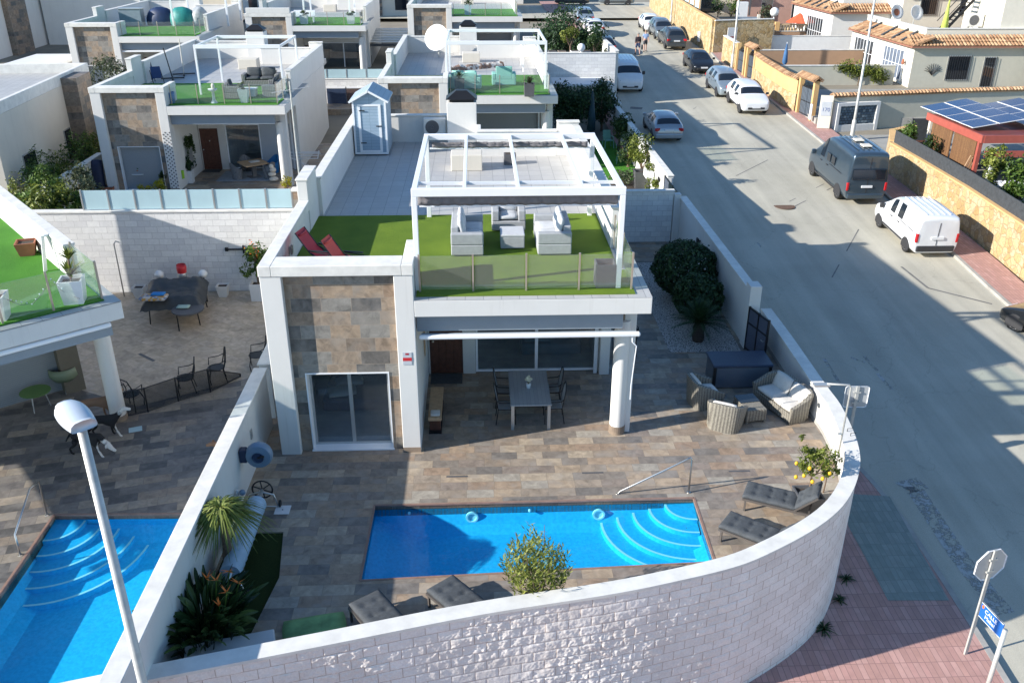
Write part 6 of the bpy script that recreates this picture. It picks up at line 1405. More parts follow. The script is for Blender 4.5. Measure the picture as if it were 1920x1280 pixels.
# covered barbecue table
t = thing('barbecue_table', 'outdoor table under a crumpled black cover with towels and a blue cloth', 'table', (-9.95, 27.0, 0), .12)
m = MB(); n = 26; vs = []
for i in range(n+1):
 for j in range(n+1):
  x, y = -1.0+2.0*i/n, -.75+1.6*j/n; e = max(abs(x)/1.0, abs(y-.05)/.8); z = .86+.07*noise.noise(Vector((x*3, y*3, 1)))+.05*noise.noise(Vector((x*8, y*8, 2)))-(.55*max(0, e-.72)**1.2*3 if e > .72 else 0)+max(0, y)*.35; vs.append((x*(1-.10*max(0, e-.7)), y, max(.3, z)))
m.add(vs, [(i*(n+1)+j, (i+1)*(n+1)+j, (i+1)*(n+1)+j+1, i*(n+1)+j+1) for i in range(n) for j in range(n)]); m.build('cover', plain('black_cover', (.045,.05,.055), .5, var=.3, vs=4.), t, smooth=True)
m = MB(); m.lathe([(0, .55), (.5, .55), (.5, .60), (0, .60)], (.55, -.95, 0), 20); m.build('round_tabletop', K['potg'], t)
for x, y in ((-.7, -.6), (.8, -.9), (.25, -1.25), (-.8, .5), (.8, .5)):
 m = MB(); m.tube([(x, y, .6), (x*1.06, y*1.06, 0)], .022, 6); m.build('leg', K['black'], t)
t = thing('towel', 'patterned orange and grey towel on the near edge of the black covered table', 'towel', (-10.35, 26.25, .93)); m = MB(); m.cushion(X4((0, 0, .02)), .85, .5, .14, k=.7, n=8)
def toweld():
 mm_, nt, b = mat0('patterned_towel'); v = nd(nt, 'TexVoronoi', {'Vector': coords(nt), 'Scale': 14.}); c = ramp(nt, nd(nt, 'SeparateXYZ', [v.outputs['Color']]).outputs[0], [(0, (.5,.27,.06)), (.35, (.4,.4,.4)), (.6, (.15,.2,.3)), (.8, (.55,.5,.42))], True); nt.links.new(c, b.inputs['Base Color']); b.inputs['Roughness'].default_value = .9; return mm_
m.build('towel', toweld(), t, smooth=True)
t = thing('cloth', 'bright blue folded cloth on top of the patterned towel', 'cloth', (-10.2, 26.3, 1.03)); m = MB(); m.cushion(X4((0, 0, .02)), .42, .26, .07, k=.6); m.build('cloth', plain('bright_blue_cloth', (.02,.20,.52), .8, var=.15), t, smooth=True)
t = thing('cloth', 'pale green folded cloth on the round part of the table', 'cloth', (-9.45, 26.2, .61)); m = MB(); m.cushion(X4((0, 0, .03)), .4, .26, .07); m.build('cloth', plain('pale_green_cloth', (.33,.45,.40), .8), t, smooth=True)
t = thing('lantern', 'red topped grey gas bottle standing behind the black covered table', 'gas bottle', (-10.05, 28.3, .55)); m = MB(); m.lathe([(0, 0), (.16, .02), (.17, .42), (.12, .5), (0, .52)], n=16); m.build('bottle', K['alu'], t, smooth=True); m = MB(); m.lathe([(.15, .44), (.17, .62), (.15, .74), (.11, .62), (.10, .5)], n=12); m.build('red_guard', plain('red_plastic', (.60,.03,.035), .4), t, smooth=True)
t2 = thing('plinth', 'dark block carrying the gas bottle against the white block wall', 'block', (-10.05, 28.3, 0)); m = MB(); m.box(-.35, .35, -.3, .3, 0, .55); m.build('block', K['potg'], t2, bevel=.02)
for lab, (x, y), z in (('white urn-like lamp left of the gas bottle', (-10.75, 28.1), .9), ('white urn-like lamp right of the gas bottle', (-9.3, 28.1), .9)):
 t = thing('garden_lamp', lab, 'lamp', (x, y, 0), group='white garden lamps behind the covered table'); m = MB(); m.tube([(0, 0, 0), (0, 0, z)], .03, 8); m.build('post', K['black'], t); m = MB(); m.lathe([(0, z), (.13, z+.02), (.16, z+.14), (.08, z+.24), (0, z+.25)], n=14); m.build('shade', K['potw'], t, smooth=True)
for lab, px_, h in (('tall white tapered pot left of the covered table', (264, 558), .42), ('white tapered pot right of the covered table', (420, 555), .42)):
 p = at(*px_); t = thing('planter', lab, 'planter', tuple(p), 0, 'white tapered pots by the block wall'); pot(t, .13, .2, h, 'potw', True)
p = at(481, 557); t = thing('flower_planter', 'green leafy shrub with red flowers in a white square planter by the wall corner', 'planter', (-7.55, 28.3, 0)); pot(t, .24, .26, .62, 'potw', True); rnd = random.Random(5); m = MB(); leaf_cloud(m, (0, 0, 1.35), .55, .5, .75, 900, .16, rnd, 14); m.build('foliage', K['leafl'], t); m = MB(); leaf_cloud(m, (0, 0, 1.8), .45, .4, .4, 30, .10, rnd, 8); m.build('flowers', orange, t); m = MB(); m.tube([(0, 0, .5), (0, 0, 1.5)], .03, 6); m.build('stem', K['bark'], t)
t = thing('wall_bar', 'black metal towel bar fixed to the white block wall', 'wall bar', (-8.1, 29.05, 1.55)); m = MB(); m.tube([(-.55, -.03, 0), (.55, -.03, 0)], .03, 6); m.box(-.62, -.52, -.06, .02, -.06, .06); m.box(-.02, .02, -.07, .02, -.14, .14); m.box(.2, .24, -.07, .02, -.12, .12); m.build('bar', K['black'], t)
t = thing('outdoor_shower', 'thin hooked shower pipe in front of the white block wall', 'shower', (-12.3, 28.7, 0)); m = MB(); m.tube([(0, 0, 0), (0, 0, 1.9), (.08, 0, 2.0), (.2, 0, 1.95)], .022, 8); m.build('pipe', K['alu'], t, smooth=True)
mm = MB(); mm.prism([(-9.2, 20.9), (-5.63, 23.0), (-5.63, 29.0), (-23, 29.0), (-18, 25.5)], .001, .006); o = mm.build('rear_paving', tilem('pale_travertine_paving', .6, .3, 'xy', [(.50,.40,.29),(.54,.44,.33),(.47,.38,.29),(.52,.43,.33),(.43,.35,.26)], (.33,.26,.19), .006, rough=.5, grain=.42, gs=4., streak=(.42,.34,.24))); rot(o, math.radians(-35)); tag(o, kind='structure')
# playpen fence of black mesh
K['mesh'] = glassm('black_mesh_net', (.02, .02, .02), .30, .05, .5)
def meshm():
 m, nt, b = mat0('black_net'); t_ = nd(nt, 'BsdfTransparent'); b.inputs['Base Color'].default_value = (.015,.015,.015,1); b.inputs['Roughness'].default_value = .8
 mx = nd(nt, 'MixShader', [.45, t_.outputs[0], b.outputs[0]]); nt.links.new(mx.outputs[0], nt.nodes['Material Output'].inputs[0]); return m
K['mesh'] = meshm()
t = thing('pen_fence', 'low folding pen fence of black mesh from the round column to the party wall', 'fence', (0, 0, 0)); P_ = [at(232, 782), at(278, 772), at(335, 752), at(395, 735), at(446, 716)]; P_[-1].y += .3
for i, p in enumerate(P_):
 m = MB(); m.tube([p, p+Vector((.0, .02, .72 if i < 4 else .10))], .022, 6); m.build('post', K['black'], t)
for i, (a, b) in enumerate(zip(P_, P_[1:])):
 h2 = .70 if i < 3 else .1; m = MB(); m.add([a+Vector((0, 0, .02)), b+Vector((0, 0, .02)), b+Vector((0, 0, h2)), a+Vector((0, 0, .70)), a+Vector((.006, .006, .02)), b+Vector((.006, .006, .02)), b+Vector((.006, .006, h2)), a+Vector((.006, .006, .70))], [(0,1,2,3),(7,6,5,4)]); pn = m.build('mesh_panel', K['mesh'], t); m = MB(); m.tube([a+Vector((0, 0, .71)), b+Vector((0, 0, h2+.01))], .014, 5); m.build('top_rail', K['black'], pn)
 m = MB(); m.tube([a+Vector((0, 0, .02)), b+Vector((0, 0, .02))], .014, 5); m.build('bottom_rail', K['black'], pn)
def ironchair(label, loc, rz, group):
 t = thing('iron_chair', label, 'chair', loc, rz, group); F = K['black']
 m = MB(); m.lathe([(0, .42), (.23, .42), (.24, .44), (0, .44)], n=18); m.build('seat', F, t)
 m = MB(); m.tube([(-.20, .18, .44), (-.24, .26, .7), (-.16, .30, .95), (0, .31, 1.02), (.16, .30, .95), (.24, .26, .7), (.20, .18, .44)], .016, 6)
 for k in range(3): m.tube([(-.14+.14*k+.07*math.cos(a), .27, .72+.12*math.sin(a)) for a in [2*math.pi*i/12 for i in range(13)]], .008, 4)
 m.tube([(0, .22, .45), (0, .31, 1.0)], .010, 4); m.build('backrest', F, t)
 for sx in (-1, 1):
  m = MB(); m.tube([(sx*.16, -.16, .43), (sx*.22, -.22, .2), (sx*.20, -.20, 0)], .014, 6); m.build('leg', F, t); m = MB(); m.tube([(sx*.16, .16, .43), (sx*.20, .24, 0)], .014, 6); m.build('leg', F, t)
  m = MB(); m.tube([(sx*.22, -.18, .44), (sx*.26, -.16, .64), (sx*.25, .12, .66), (sx*.23, .27, .72)], .013, 6); m.build('armrest', F, t)
 return t
GI = 'black wrought iron chairs behind the pen fence'
p = at(345, 745); ic = ironchair('black wrought iron chair behind the middle of the mesh fence', (p.x, p.y+.35, 0), math.radians(-75), GI)
p = at(405, 722); dup(ic, (p.x, p.y+.25, 0), math.radians(-70), 'black wrought iron chair at the right end of the mesh fence')
p = at(243, 775); dup(ic, (p.x, p.y+.3, 0), math.radians(170), 'black wrought iron chair right beside the round column')
p = at(492, 690); dup(ic, (-6.45, p.y, 0), math.radians(-80), 'black wrought iron chair half hidden by the corner of the main villa')
t = thing('round_armchair', 'round wire armchair with dark grey cushion by the shutter', 'armchair', tuple(at(128, 730)), math.radians(60)); m = MB(); m.lathe([(0, .34), (.30, .36), (.40, .50), (.38, .74), (.37, .74), (.38, .52), (.29, .40), (0, .38)], n=22); m.build('shell', plain('sage_green_metal', (.20,.24,.15), .5, var=.1), t, smooth=True); m = MB(); m.lathe([(0, .42), (.26, .43), (.30, .52), (.27, .66), (0, .5)], n=16); m.build('cushion', K['char'], t, smooth=True)
for a in (.7, 2.3, 3.9, 5.5):
 m = MB(); m.tube([(.2*math.cos(a), .2*math.sin(a), .36), (.30*math.cos(a), .30*math.sin(a), 0)], .014, 6); m.build('leg', K['alu'], t)
t = thing('side_table', 'round green side table beside the wire armchair', 'table', tuple(at(74, 765))); m = MB(); m.lathe([(0, .50), (.38, .50), (.38, .52), (0, .52)], n=22); m.build('tabletop', plain('leaf_green_top', (.10,.20,.05), .5, var=.1), t)
for a in (.5, 2.6, 4.7):
 m = MB(); m.tube([(.2*math.cos(a), .2*math.sin(a), .5), (.28*math.cos(a), .28*math.sin(a), 0)], .014, 6); m.build('leg', K['alu'], t)
p = at(275, 670); t = thing('slot_drain', 'dark slot drain lying askew in the tan paving of the left neighbour', 'drain', (p.x, p.y, .003), math.radians(-40), 'slot drains in the pool terrace'); m = MB(); m.box(-.4, .4, -.05, .05, 0, .004); m.build('grate', K['potg'], t)
p = at(254, 805); t = thing('skimmer_cover', 'pale bluish square lid in the paving near the round column', 'lid', (p.x, p.y, .003), math.radians(20)); m = MB(); m.box(-.16, .16, -.12, .12, 0, .01); m.build('lid', K['frost'], t)
# street lamp standing in the lower left foreground
t = thing('street_lamp', 'tall grey street lamp with pale flat head in the lower left foreground', 'street lamp', (-4.42, 8.55, -2.8))
m = MB(); m.tube([(0, 0, 0), (0, 0, 1.2), (0, 0, 9.45)], [.075, .070, .052], 14); m.build('pole', K['galv'], t, smooth=True); m = MB(); m.lathe([(.1, 0), (.1, .5), (.075, .55)], n=14); m.build('base_sleeve', K['galv'], t, smooth=True)
def lamphead(t, z, d, sc_=1.):
 # shoe-shaped lantern pointing along d
 m = MB(); n = 14; k = 12; vs = []
 for i in range(n+1):
  s = i/n; x = -.14+.66*s; w_ = .215*math.sin(math.pi*min(1, .22+.60*s))**.4*(1 if s < .9 else .86); h = .085+.075*math.sin(math.pi*(.15+.7*s))
  for j in range(k):
   a = 2*math.pi*j/k; y = w_*math.copysign(abs(math.cos(a))**.7, math.cos(a)); zz = (h if math.sin(a) > 0 else h*.35)*math.copysign(abs(math.sin(a))**.8, math.sin(a))+.05*s
   vs.append(Vector((x*sc_, y*sc_, zz*sc_)))
 M_ = X4((0, 0, z), rz=d) ; m.add([M_ @ v for v in vs], [(i*k+j, (i+1)*k+j, (i+1)*k+(j+1) % k, i*k+(j+1) % k) for i in range(n) for j in range(k)]+[tuple(range(k))[::-1], tuple(n*k+j for j in range(k))])
 o = m.build('lamp_head', plain('pale_blue_lamp_cover', (.52,.58,.64), .35, var=.06), t, smooth=True); return o
lamphead(t, 9.50, math.radians(132), .80)
# other street lamps on the right
for lab, px_, H, hd in (('slim grey street lamp between the dark camper van and the side street', (1597, 258), 9.0, math.pi), ('slim grey street lamp behind the people carrier by the iron gates', (1372, 128), 9.0, math.pi), ('slim grey street lamp at the far end of the tan stone wall', (1257, 50), 8., math.pi)):
 p = G(*px_, .12); t = thing('street_lamp', lab, 'street lamp', (p.x, p.y, gz(p.y)+.11), group='street lamps along the right pavement'); m = MB(); m.tube([(0, 0, 0), (0, 0, 1.4), (0, 0, H)], [.09, .08, .055], 10); m.build('pole', K['galv'], t, smooth=True); m = MB(); m.lathe([(.125, 0), (.125, 1.0), (.09, 1.08)], n=12); m.build('base_sleeve', K['galv'], t, smooth=True); lamphead(t, H, hd)
# traffic signs seen from behind
def signpost(name, label, base, H, kind, rz, size):
 t = thing(name, label, 'traffic sign', tuple(base), rz); m = MB(); m.box(-.04, .04, -.02, .02, 0, H); m.build('post', K['galv'], t, bevel=.004)
 c = H-size/2-.02
 def shape(r, n, a0): return [(r*math.cos(a0+2*math.pi*k/n), r*math.sin(a0+2*math.pi*k/n)) for k in range(n)]
 if kind == 'oct': P_ = shape(size/2/math.cos(math.pi/8), 8, math.pi/8)
 else:
  r = .06; h = size/2-r; P_ = [(sx*h+r*math.cos(a), sy*h+r*math.sin(a)) for sx, sy, a0 in ((1,1,0),(-1,1,math.pi/2),(-1,-1,math.pi),(1,-1,1.5*math.pi)) for a in (a0, a0+.4, a0+.8, a0+1.2, a0+math.pi/2)]
 n = len(P_); m = MB(); m.add([(x, -.045, c+z) for x, z in P_]+[(x, -.030, c+z) for x, z in P_], [tuple(range(n)), tuple(range(n, 2*n))[::-1]]+[(k, n+k, n+(k+1) % n, (k+1) % n) for k in range(n)]); pl = m.build('plate', plain('sign_back_grey', (.46,.47,.47), .45, .2, var=.06), t)
 m = MB(); q = [(x*.94, z*.94) for x, z in P_]; m.add([(x, -.029, c+z) for x, z in P_]+[(x, -.029, c+z) for x, z in q]+[(x, -.012, c+z) for x, z in P_], [(k, (k+1) % n, n+(k+1) % n, n+k) for k in range(n)]+[(k, 2*n+k, 2*n+(k+1) % n, (k+1) % n) for k in range(n)]); m.build('rim', K['metalw'], pl)
 m = MB()
 for z in (-.15, .15): m.box(-.09, .09, -.0295, .025, c+z-.02, c+z+.02)
 m.build('clamp', K['galv'], pl); return t
p = G(1810, 1225, .12); signpost('stop_sign', 'octagonal sign on a grey post seen from behind, at the street corner', (p.x, p.y, gz(p.y)+.11), 2.78, 'oct', math.pi+.25, .74)
p = Vector((9.75, 19.7, gz(19.7)+.11)); hh = None
signpost('square_sign', 'square sign with rounded corners seen from behind, beside the curved wall', p, 2.9, 'sq', math.pi-.05, .62)
# blue street-name plate
q = at(1885, 1180, -.35); t = thing('street_name_sign', 'blue street name plate with two lines of white lettering on a round grey post', 'street sign', (q.x, q.y, gz(q.y)+.1), math.radians(98)); H = -.35-gz(q.y)
m = MB(); m.tube([(0, 0, 0), (0, 0, H-.1)], .045, 12); m.build('post', K['galv'], t, smooth=True)
m = MB(); m.box(.05, .68, -.012, .012, H-.36, H-.02); pl = m.build('plate', plain('blue_enamel', (.02,.12,.42), .3, var=.04), t, bevel=.004)
m = MB();
for x0, x1, z0, z1 in ((.055, .675, H-.36, H-.35), (.055, .675, H-.03, H-.02)): m.box(x0, x1, -.016, .016, z0, z1)
m.build('white_border', K['metalw'], pl)
def lettering(txt, size, mat, par, loc, rz=0., name='lettering'):
 cu = bpy.data.curves.new('tmp', 'FONT'); cu.body = txt; cu.size = size; cu.align_x = 'CENTER'; cu.extrude = .002; lo = bpy.data.objects.new('tmp', cu); col.objects.link(lo)
 dg = bpy.context.evaluated_depsgraph_get(); dg.update(); me = bpy.data.meshes.new_from_object(lo.evaluated_get(dg)); bpy.data.objects.remove(lo)
 me.materials.clear(); me.materials.append(mat); o = bpy.data.objects.new(name, me); col.objects.link(o); o.parent = par; o.location = loc; o.rotation_euler = (math.pi/2, 0, rz); return o
lettering('CALLE\nMabel', .12, K['metalw'], pl, (.38, .0145, H-.17), math.pi)
m = MB(); m.ball((.62, .0145, H-.09), .03, .004, .04, 8, 6); m.build('town_emblem', orange, pl)
# ------------------------------------------------------------------ yards of the other villas
def slab(name, x0, x1, y0, y1, z, mat, th=3.):
 m = MB(); m.box(x0, x1, y0, y1, z-th, z); return tag(m.build(name, K[mat]), kind='structure')
slab('patio', -26, -5.35, 29.35, 58.4, 0., 'patio'); slab('patio', -5.34, 8.0, 34.7, 60.0, 0., 'patio'); slab('patio', -34, -17.8, 58.41, 90, .70, 'patio'); slab('patio', -17.79, -5.35, 58.41, 96, .75, 'patio'); slab('patio', -5.34, 9.0, 60.4, 96, 1.2, 'patio')
def wall(label, x0, x1, y0, y1, z0, z1, mat='white', cap=.06):
 t = thing('garden_wall', label, 'wall', ((x0+x1)/2, (y0+y1)/2, z0)); X, Y = (x1-x0)/2, (y1-y0)/2; m = MB(); m.box(-X, X, -Y, Y, 0, z1-z0-cap); m.build('wall_body', K[mat], t); m = MB(); m.box(-X-.03, X+.03, -Y-.03, Y+.03, z1-z0-cap+.001, z1-z0); m.build('coping', K['cap'], t, bevel=.01); return t
wall('white street wall of the second villa, sunlit inside, with plant pots along it', 8.33, 8.57, 37.7, 54.5, -.9, 1.72)
wall('white street wall beside the trees behind the second villa', 8.55, 8.80, 54.51, 60.3, -.2, 1.75)
wall('pale block wall facing the camera behind the white canopy', 4.3, 9.2, 60.2, 60.4, 0, 4.0, 'block')
wall('white street wall sloping past the far dark hatchback', 9.15, 9.4, 60.41, 76, .6, 4.1)
wall('low white garden wall left of the villa with the frosted fence', -18.6, -18.35, 36.5, 43.6, 0, 1.5, 'cream')
wall('white block wall under the far frosted fence', -13.5, -5.0, 60.45, 60.65, 0, 2.37, 'block')
frostfence('far pale frosted glass fence between two white villas', -11.2, -6.0, 60.55, 2.37, .58, 4)
for lab, x0, x1 in (('dark blue garage door leaf below the far frosted fence', -9.95, -8.7), ('dark brown slatted door beside the blue garage door leaf', -8.65, -7.3)):
 t = thing('garage_gate', lab, 'door', ((x0+x1)/2, 60.36, 0)); m = MB(); m.box((x0-x1)/2, (x1-x0)/2, -.03, .03, .02, 1.75)
 m.build('panel', plain('navy_door_panel', (.03,.05,.10), .5, var=.15) if x0 < -9 else plain('brown_door_panel', (.09,.06,.055), .6, var=.2), t); m = MB(); m.box((x0-x1)/2-.06, (x1-x0)/2+.06, -.05, .03, 1.751, 1.84); m.build('lintel', K['metalw'], t)
# --- villa with the frosted fence: porch and yard
def vt(lab, cat, name, px_, z=0., rz=0., group=None): p = at(px_[0], px_[1], z); return thing(name, lab, cat, (p.x, p.y, z), rz, group)
mm = MB(); rnd = random.Random(3)
for i in range(30):
 for j in range(4):
  if (i+j) % 2 == 0: x = 2.99+.10*j; z = .15+.09*i; mm.add([(x, -.012, z+.045), (x+.045, -.012, z), (x+.09, -.012, z+.045), (x+.045, -.012, z+.09)], [(0, 1, 2, 3)])
mm.build('lattice_strip', K['potg'], V3)
t = thing('green_wall', 'wall panel of hanging green plants beside the dark wooden door', 'plant panel', (-14.30, 44.0, 0)); m = MB(); rnd = random.Random(9); leaf_cloud(m, (.06, 0, 2.0), .12, .62, .45, 420, .13, rnd, 10); leaf_cloud(m, (.06, -.5, 1.1), .12, .16, .9, 260, .12, rnd, 8); leaf_cloud(m, (.06, .5, 1.3), .12, .16, .7, 200, .12, rnd, 8); leaf_cloud(m, (.06, .1, 3.05), .1, .35, .35, 150, .12, rnd, 6); m.build('foliage', K['leaf'], t); m = MB(); m.box(0, .03, -.45, .45, .5, 1.7); m.build('backing', K['alu'], t)
t = vt('square wooden garden table with papers on it', 'table', 'garden_table', (478, 332), rz=.6); m = MB(); m.box(-.62, .62, -.62, .62, .70, .75); m.build('tabletop', K['pine'], t, bevel=.01); m = MB(); m.box(-.1, .1, -.1, .1, .04, .70); m.box(-.3, .3, -.3, .3, 0, .04); m.build('pedestal', plain('grey_wood', (.20,.19,.18), .7), t); m = MB(); m.cushion(X4((.1, .1, .77)), .5, .4, .05, k=.8); m.build('papers', K['white_cush'], t, smooth=True)
def tub(label, loc, rz, mat, group=None):
 t = thing('tub_chair', label, 'chair', loc, rz, group); m = MB(); n = 18; vs = []
 for i in range(n+1):
  a = math.pi*(-.12+1.24*i/n); top = .55+.32*math.sin(max(0, min(math.pi, a)))**1.5; x, y = .32*math.cos(a), .32*math.sin(a)
  vs += [(x*.85, y*.85, 0), (x*1.05, y*1.05, top), (x*.9, y*.9, top), (x*.78, y*.78, .1)]
 m.add(vs, [(i*4+k, i*4+k+1, (i+1)*4+k+1, (i+1)*4+k) for i in range(n) for k in range(3)]+[(0, 1, 2, 3), (n*4+3, n*4+2, n*4+1, n*4)]); m.build('shell', mat, t, smooth=True, auto=50); m = MB(); m.cushion(X4((0, -.04, .42)), .52, .52, .12); m.build('seat_cushion', K['char'], t, smooth=True); return t
p = at(478, 332); GT = 'grey tub chairs round the wooden garden table'
tc = tub('grey wicker tub chair left of the wooden table, nearest the fence', (p.x-.75, p.y-.35, 0), math.radians(130), K['wickerb'], GT); dup(tc, (p.x+.8, p.y-.25, 0), math.radians(-125), 'grey wicker tub chair right of the wooden table, by the column'); dup(tc, (p.x-.6, p.y+.9, 0), math.radians(30), 'grey wicker tub chair behind the wooden table, by the sliding door')
tub('bright blue tub chair at the far right of the wooden table', (p.x+.75, p.y+.95, 0), math.radians(-35), plain('bright_blue_plastic', (.02,.17,.40), .5), GT)
t = vt('pale blue-grey rug under the tub chairs', 'rug', 'rug', (455, 335)); m = MB(); m.box(-1.2, 1.5, -.5, 1.5, .003, .015); m.build('rug', plain('pale_blue_rug', (.30,.34,.38), .95, var=.2, vs=6.), t)
t = vt('lime green cactus figure at the foot of the lattice strip', 'ornament', 'cactus_figure', (340, 352)); m = MB(); m.tube([(0, 0, 0), (0, 0, 1.25)], .11, 10); m.ball((0, 0, 1.25), .11); m.tube([(0, 0, .45), (.18, 0, .5), (.18, 0, .85)], .07, 8); m.tube([(0, 0, .6), (-.15, 0, .65), (-.15, 0, .95)], .06, 8); m.build('cactus', plain('lime_green', (.33,.60,.03), .5), t, smooth=True)
t = vt('tall square white planter with a dark plant beside the lime cactus', 'planter', 'planter', (356, 342)); pot(t, .2, .22, .62, 'potw', True); m = MB(); leaf_cloud(m, (0, 0, .9), .45, .4, .4, 260, .16, random.Random(2), 8); m.build('foliage', K['leafd'], t)
t = vt('pile of pale stones beside the round column', 'stones', 'stone_pile', (513, 340));
for k, (z, r) in enumerate(((.12, .2), (.36, .17), (.58, .14), (.75, .10))):
 m = MB(); m.ball((.03*(-1)**k, 0, z), r*1.2, r, .12, 10, 6); m.build('stone', K['cream'], t, smooth=True)
bush('flower_bush', 'bright yellow flowering bush behind the frosted fence', 'shrub', tuple(at(296, 360)), .55, .4, .75, 420, .11, 'yellow', 41, 'yellow flowering shrubs behind the fence', 0, 9)
bush('flower_bush', 'small bright yellow plant left of the larger yellow bush', 'shrub', tuple(at(270, 362)), .38, .3, .45, 260, .10, 'yellow', 42, 'yellow flowering shrubs behind the fence', 0, 7)
bush('flower_bush', 'yellow flowering plant at the right end of the frosted fence', 'shrub', tuple(at(537, 357)), .35, .35, .8, 300, .10, 'yellow', 43, 'yellow flowering shrubs behind the fence', 0, 7)
t = vt('small round table holding terracotta pots in front of the shutter', 'table', 'plant_table', (267, 352)); m = MB(); m.lathe([(0, .72), (.42, .72), (.42, .75), (0, .75)], n=18); m.build('tabletop', K['potw'], t)
for a in (0.4, 2.5, 4.6): m = MB(); m.tube([(.1*math.cos(a), .1*math.sin(a), .72), (.3*math.cos(a), .3*math.sin(a), 0)], .015, 5); m.build('leg', K['black'], t)
for i, (x, y) in enumerate(((-.15, -.08), (.08, .05), (.02, -.2))):
 p = at(267, 352); t = thing('flower_pot', 'terracotta pot with a small plant on the round table, %s' % ('left one', 'back one', 'front one')[i], 'flower pot', (p.x+x, p.y+y, .751), 0, 'pots on the small round table'); pot(t, .08, .11, .18, 'terra'); m = MB(); leaf_cloud(m, (0, 0, .28), .14, .14, .13, 60, .08, random.Random(i), 4); m.build('foliage', K['leafl'], t)
t = vt('wire patio chair right of the small round table', 'chair', 'wire_chair', (290, 352)); m = MB(); m.tube([(-.2, .2, .45), (-.2, .25, .9), (.2, .25, .9), (.2, .2, .45)], .012, 5); m.build('backrest', K['potw'], t); m = MB(); m.box(-.22, .22, -.22, .22, .43, .45); m.build('seat', K['potw'], t)
for sx in (-1, 1):
 for sy in (-1, 1): m = MB(); m.tube([(sx*.2, sy*.2, .43), (sx*.22, sy*.22, 0)], .012, 5); m.build('leg', K['potw'], t)
t = vt('navy golf bag-like covered trolley beside the left fin', 'covered trolley', 'covered_trolley', (188, 358)); m = MB(); m.cushion(X4((0, 0, .75), rx=math.pi/2-.15), .62, 1.5, .42, k=.15); m.build('cover', plain('navy_cover', (.012,.018,.05), .6, var=.2), t, smooth=True)
t = vt('grey and white bundle on the ground left of the navy cover', 'bundle', 'bundle', (168, 360)); m = MB(); m.cushion(X4((0, 0, .2)), .8, .5, .4, k=.7, n=8); m.build('cloth', K['sofa'], t, smooth=True)
t = vt('amber plastic tub at the foot of the white fin', 'tub', 'tub', (205, 360)); pot(t, .24, .28, .28, 'terra', True)
bush('tall_shrub', 'slender grey-green shrub climbing beside the shuttered window', 'shrub', tuple(at(222, 356)), .38, .34, 2.5, 800, .11, 'leafo', 44, None, .25, 12, .03)
bush('potted_shrub', 'potted green plant right of the yellow bush at the lattice strip', 'shrub', tuple(at(315, 355)), .3, .3, .95, 260, .11, 'leaf', 45, None, .2, 7, .03)
t = vt('white folding drying rack spread open beside the house', 'drying rack', 'drying_rack', (565, 318));
m = MB()
for k in range(6): y = -.5+.2*k; m.tube([(-1.0, y, .95-.25*abs(k-2.5)/2.5), (1.0, y, .95-.25*abs(k-2.5)/2.5)], .02, 5)
m.tube([(-1, -.5, .7), (-1, 0, .98), (-1, .5, .7)], .022, 5); m.tube([(1, -.5, .7), (1, 0, .98), (1, .5, .7)], .022, 5); m.build('bars', K['metalw'], t)
for s in (-1, 1): m = MB(); m.tube([(-.6, s*.35, .8), (.6, -s*.35, 0)], .022, 5); m.build('leg', K['metalw'], t)
# hedge, shrubs and agave left of the yard
for i in range(9):
 y = 37.2+i*1.35; bush('conifer_hedge', 'upright green conifer %s in the hedge beside the low garden wall' % ('nearest the camera', 'second from the camera', 'third from the camera', 'fourth from the camera', 'in the middle', 'fourth from the far end', 'third from the far end', 'second from the far end', 'at the far end')[i], 'conifer', (-19.35-.03*i, y, 0), .80, .85, 2.3+.25*(i % 3), 800, .15, 'leafl' if i % 3 else 'leafy', 60+i, 'conifers in the hedge by the garden wall', .1, 12, .05)
for i, (x, y, h, mt, lab) in enumerate((((55), 388, 1.5, 'leafl', 'light green shrub with white flowers by the block wall, left'), ((95), 385, 1.9, 'leafy', 'yellow-green shrub in front of the frosted fence end'), ((128), 388, 1.7, 'leaf', 'mid green shrub next to the left end of the frosted fence'), ((88), 372, 2.2, 'leaf', 'dark green shrub behind the yellow-green shrub'), ((148), 345, 2.2, 'leafo', 'grey-green bush below the low garden wall coping'))):
 p = at(x, y, 0.); yy = 30.4+ (i*.25 if i < 3 else 2.5+i); xx = p.x*yy/p.y; bush('garden_shrub', lab, 'shrub', (xx, yy, 1.6 if i < 3 else .6), .98, .8, h+.1, 1000, .18, ('leafl', 'leafy', 'leafl', 'leafl', 'leafo')[i], 80+i, 'shrubs behind the white block wall', .1, 14, .04)
mm = MB(); mm.box(-19, -14.6, 29.36, 33.2, 0, 1.6); tag(mm.build('raised_planting_bed', K['soil']), kind='structure')
t = thing('agave', 'spiky yellow-green agave at the left end of the white block wall', 'agave', (-16.6, 30.6, 1.6)); m = MB(); blades(m, (0, 0, .3), 46, .95, .09, random.Random(5), .25, .9, .12, 5, True); m.build('leaves', K['leafy'], t); m = MB(); m.tube([(0, 0, 0), (0, 0, .4)], .07, 8); m.build('stem', K['bark'], t)
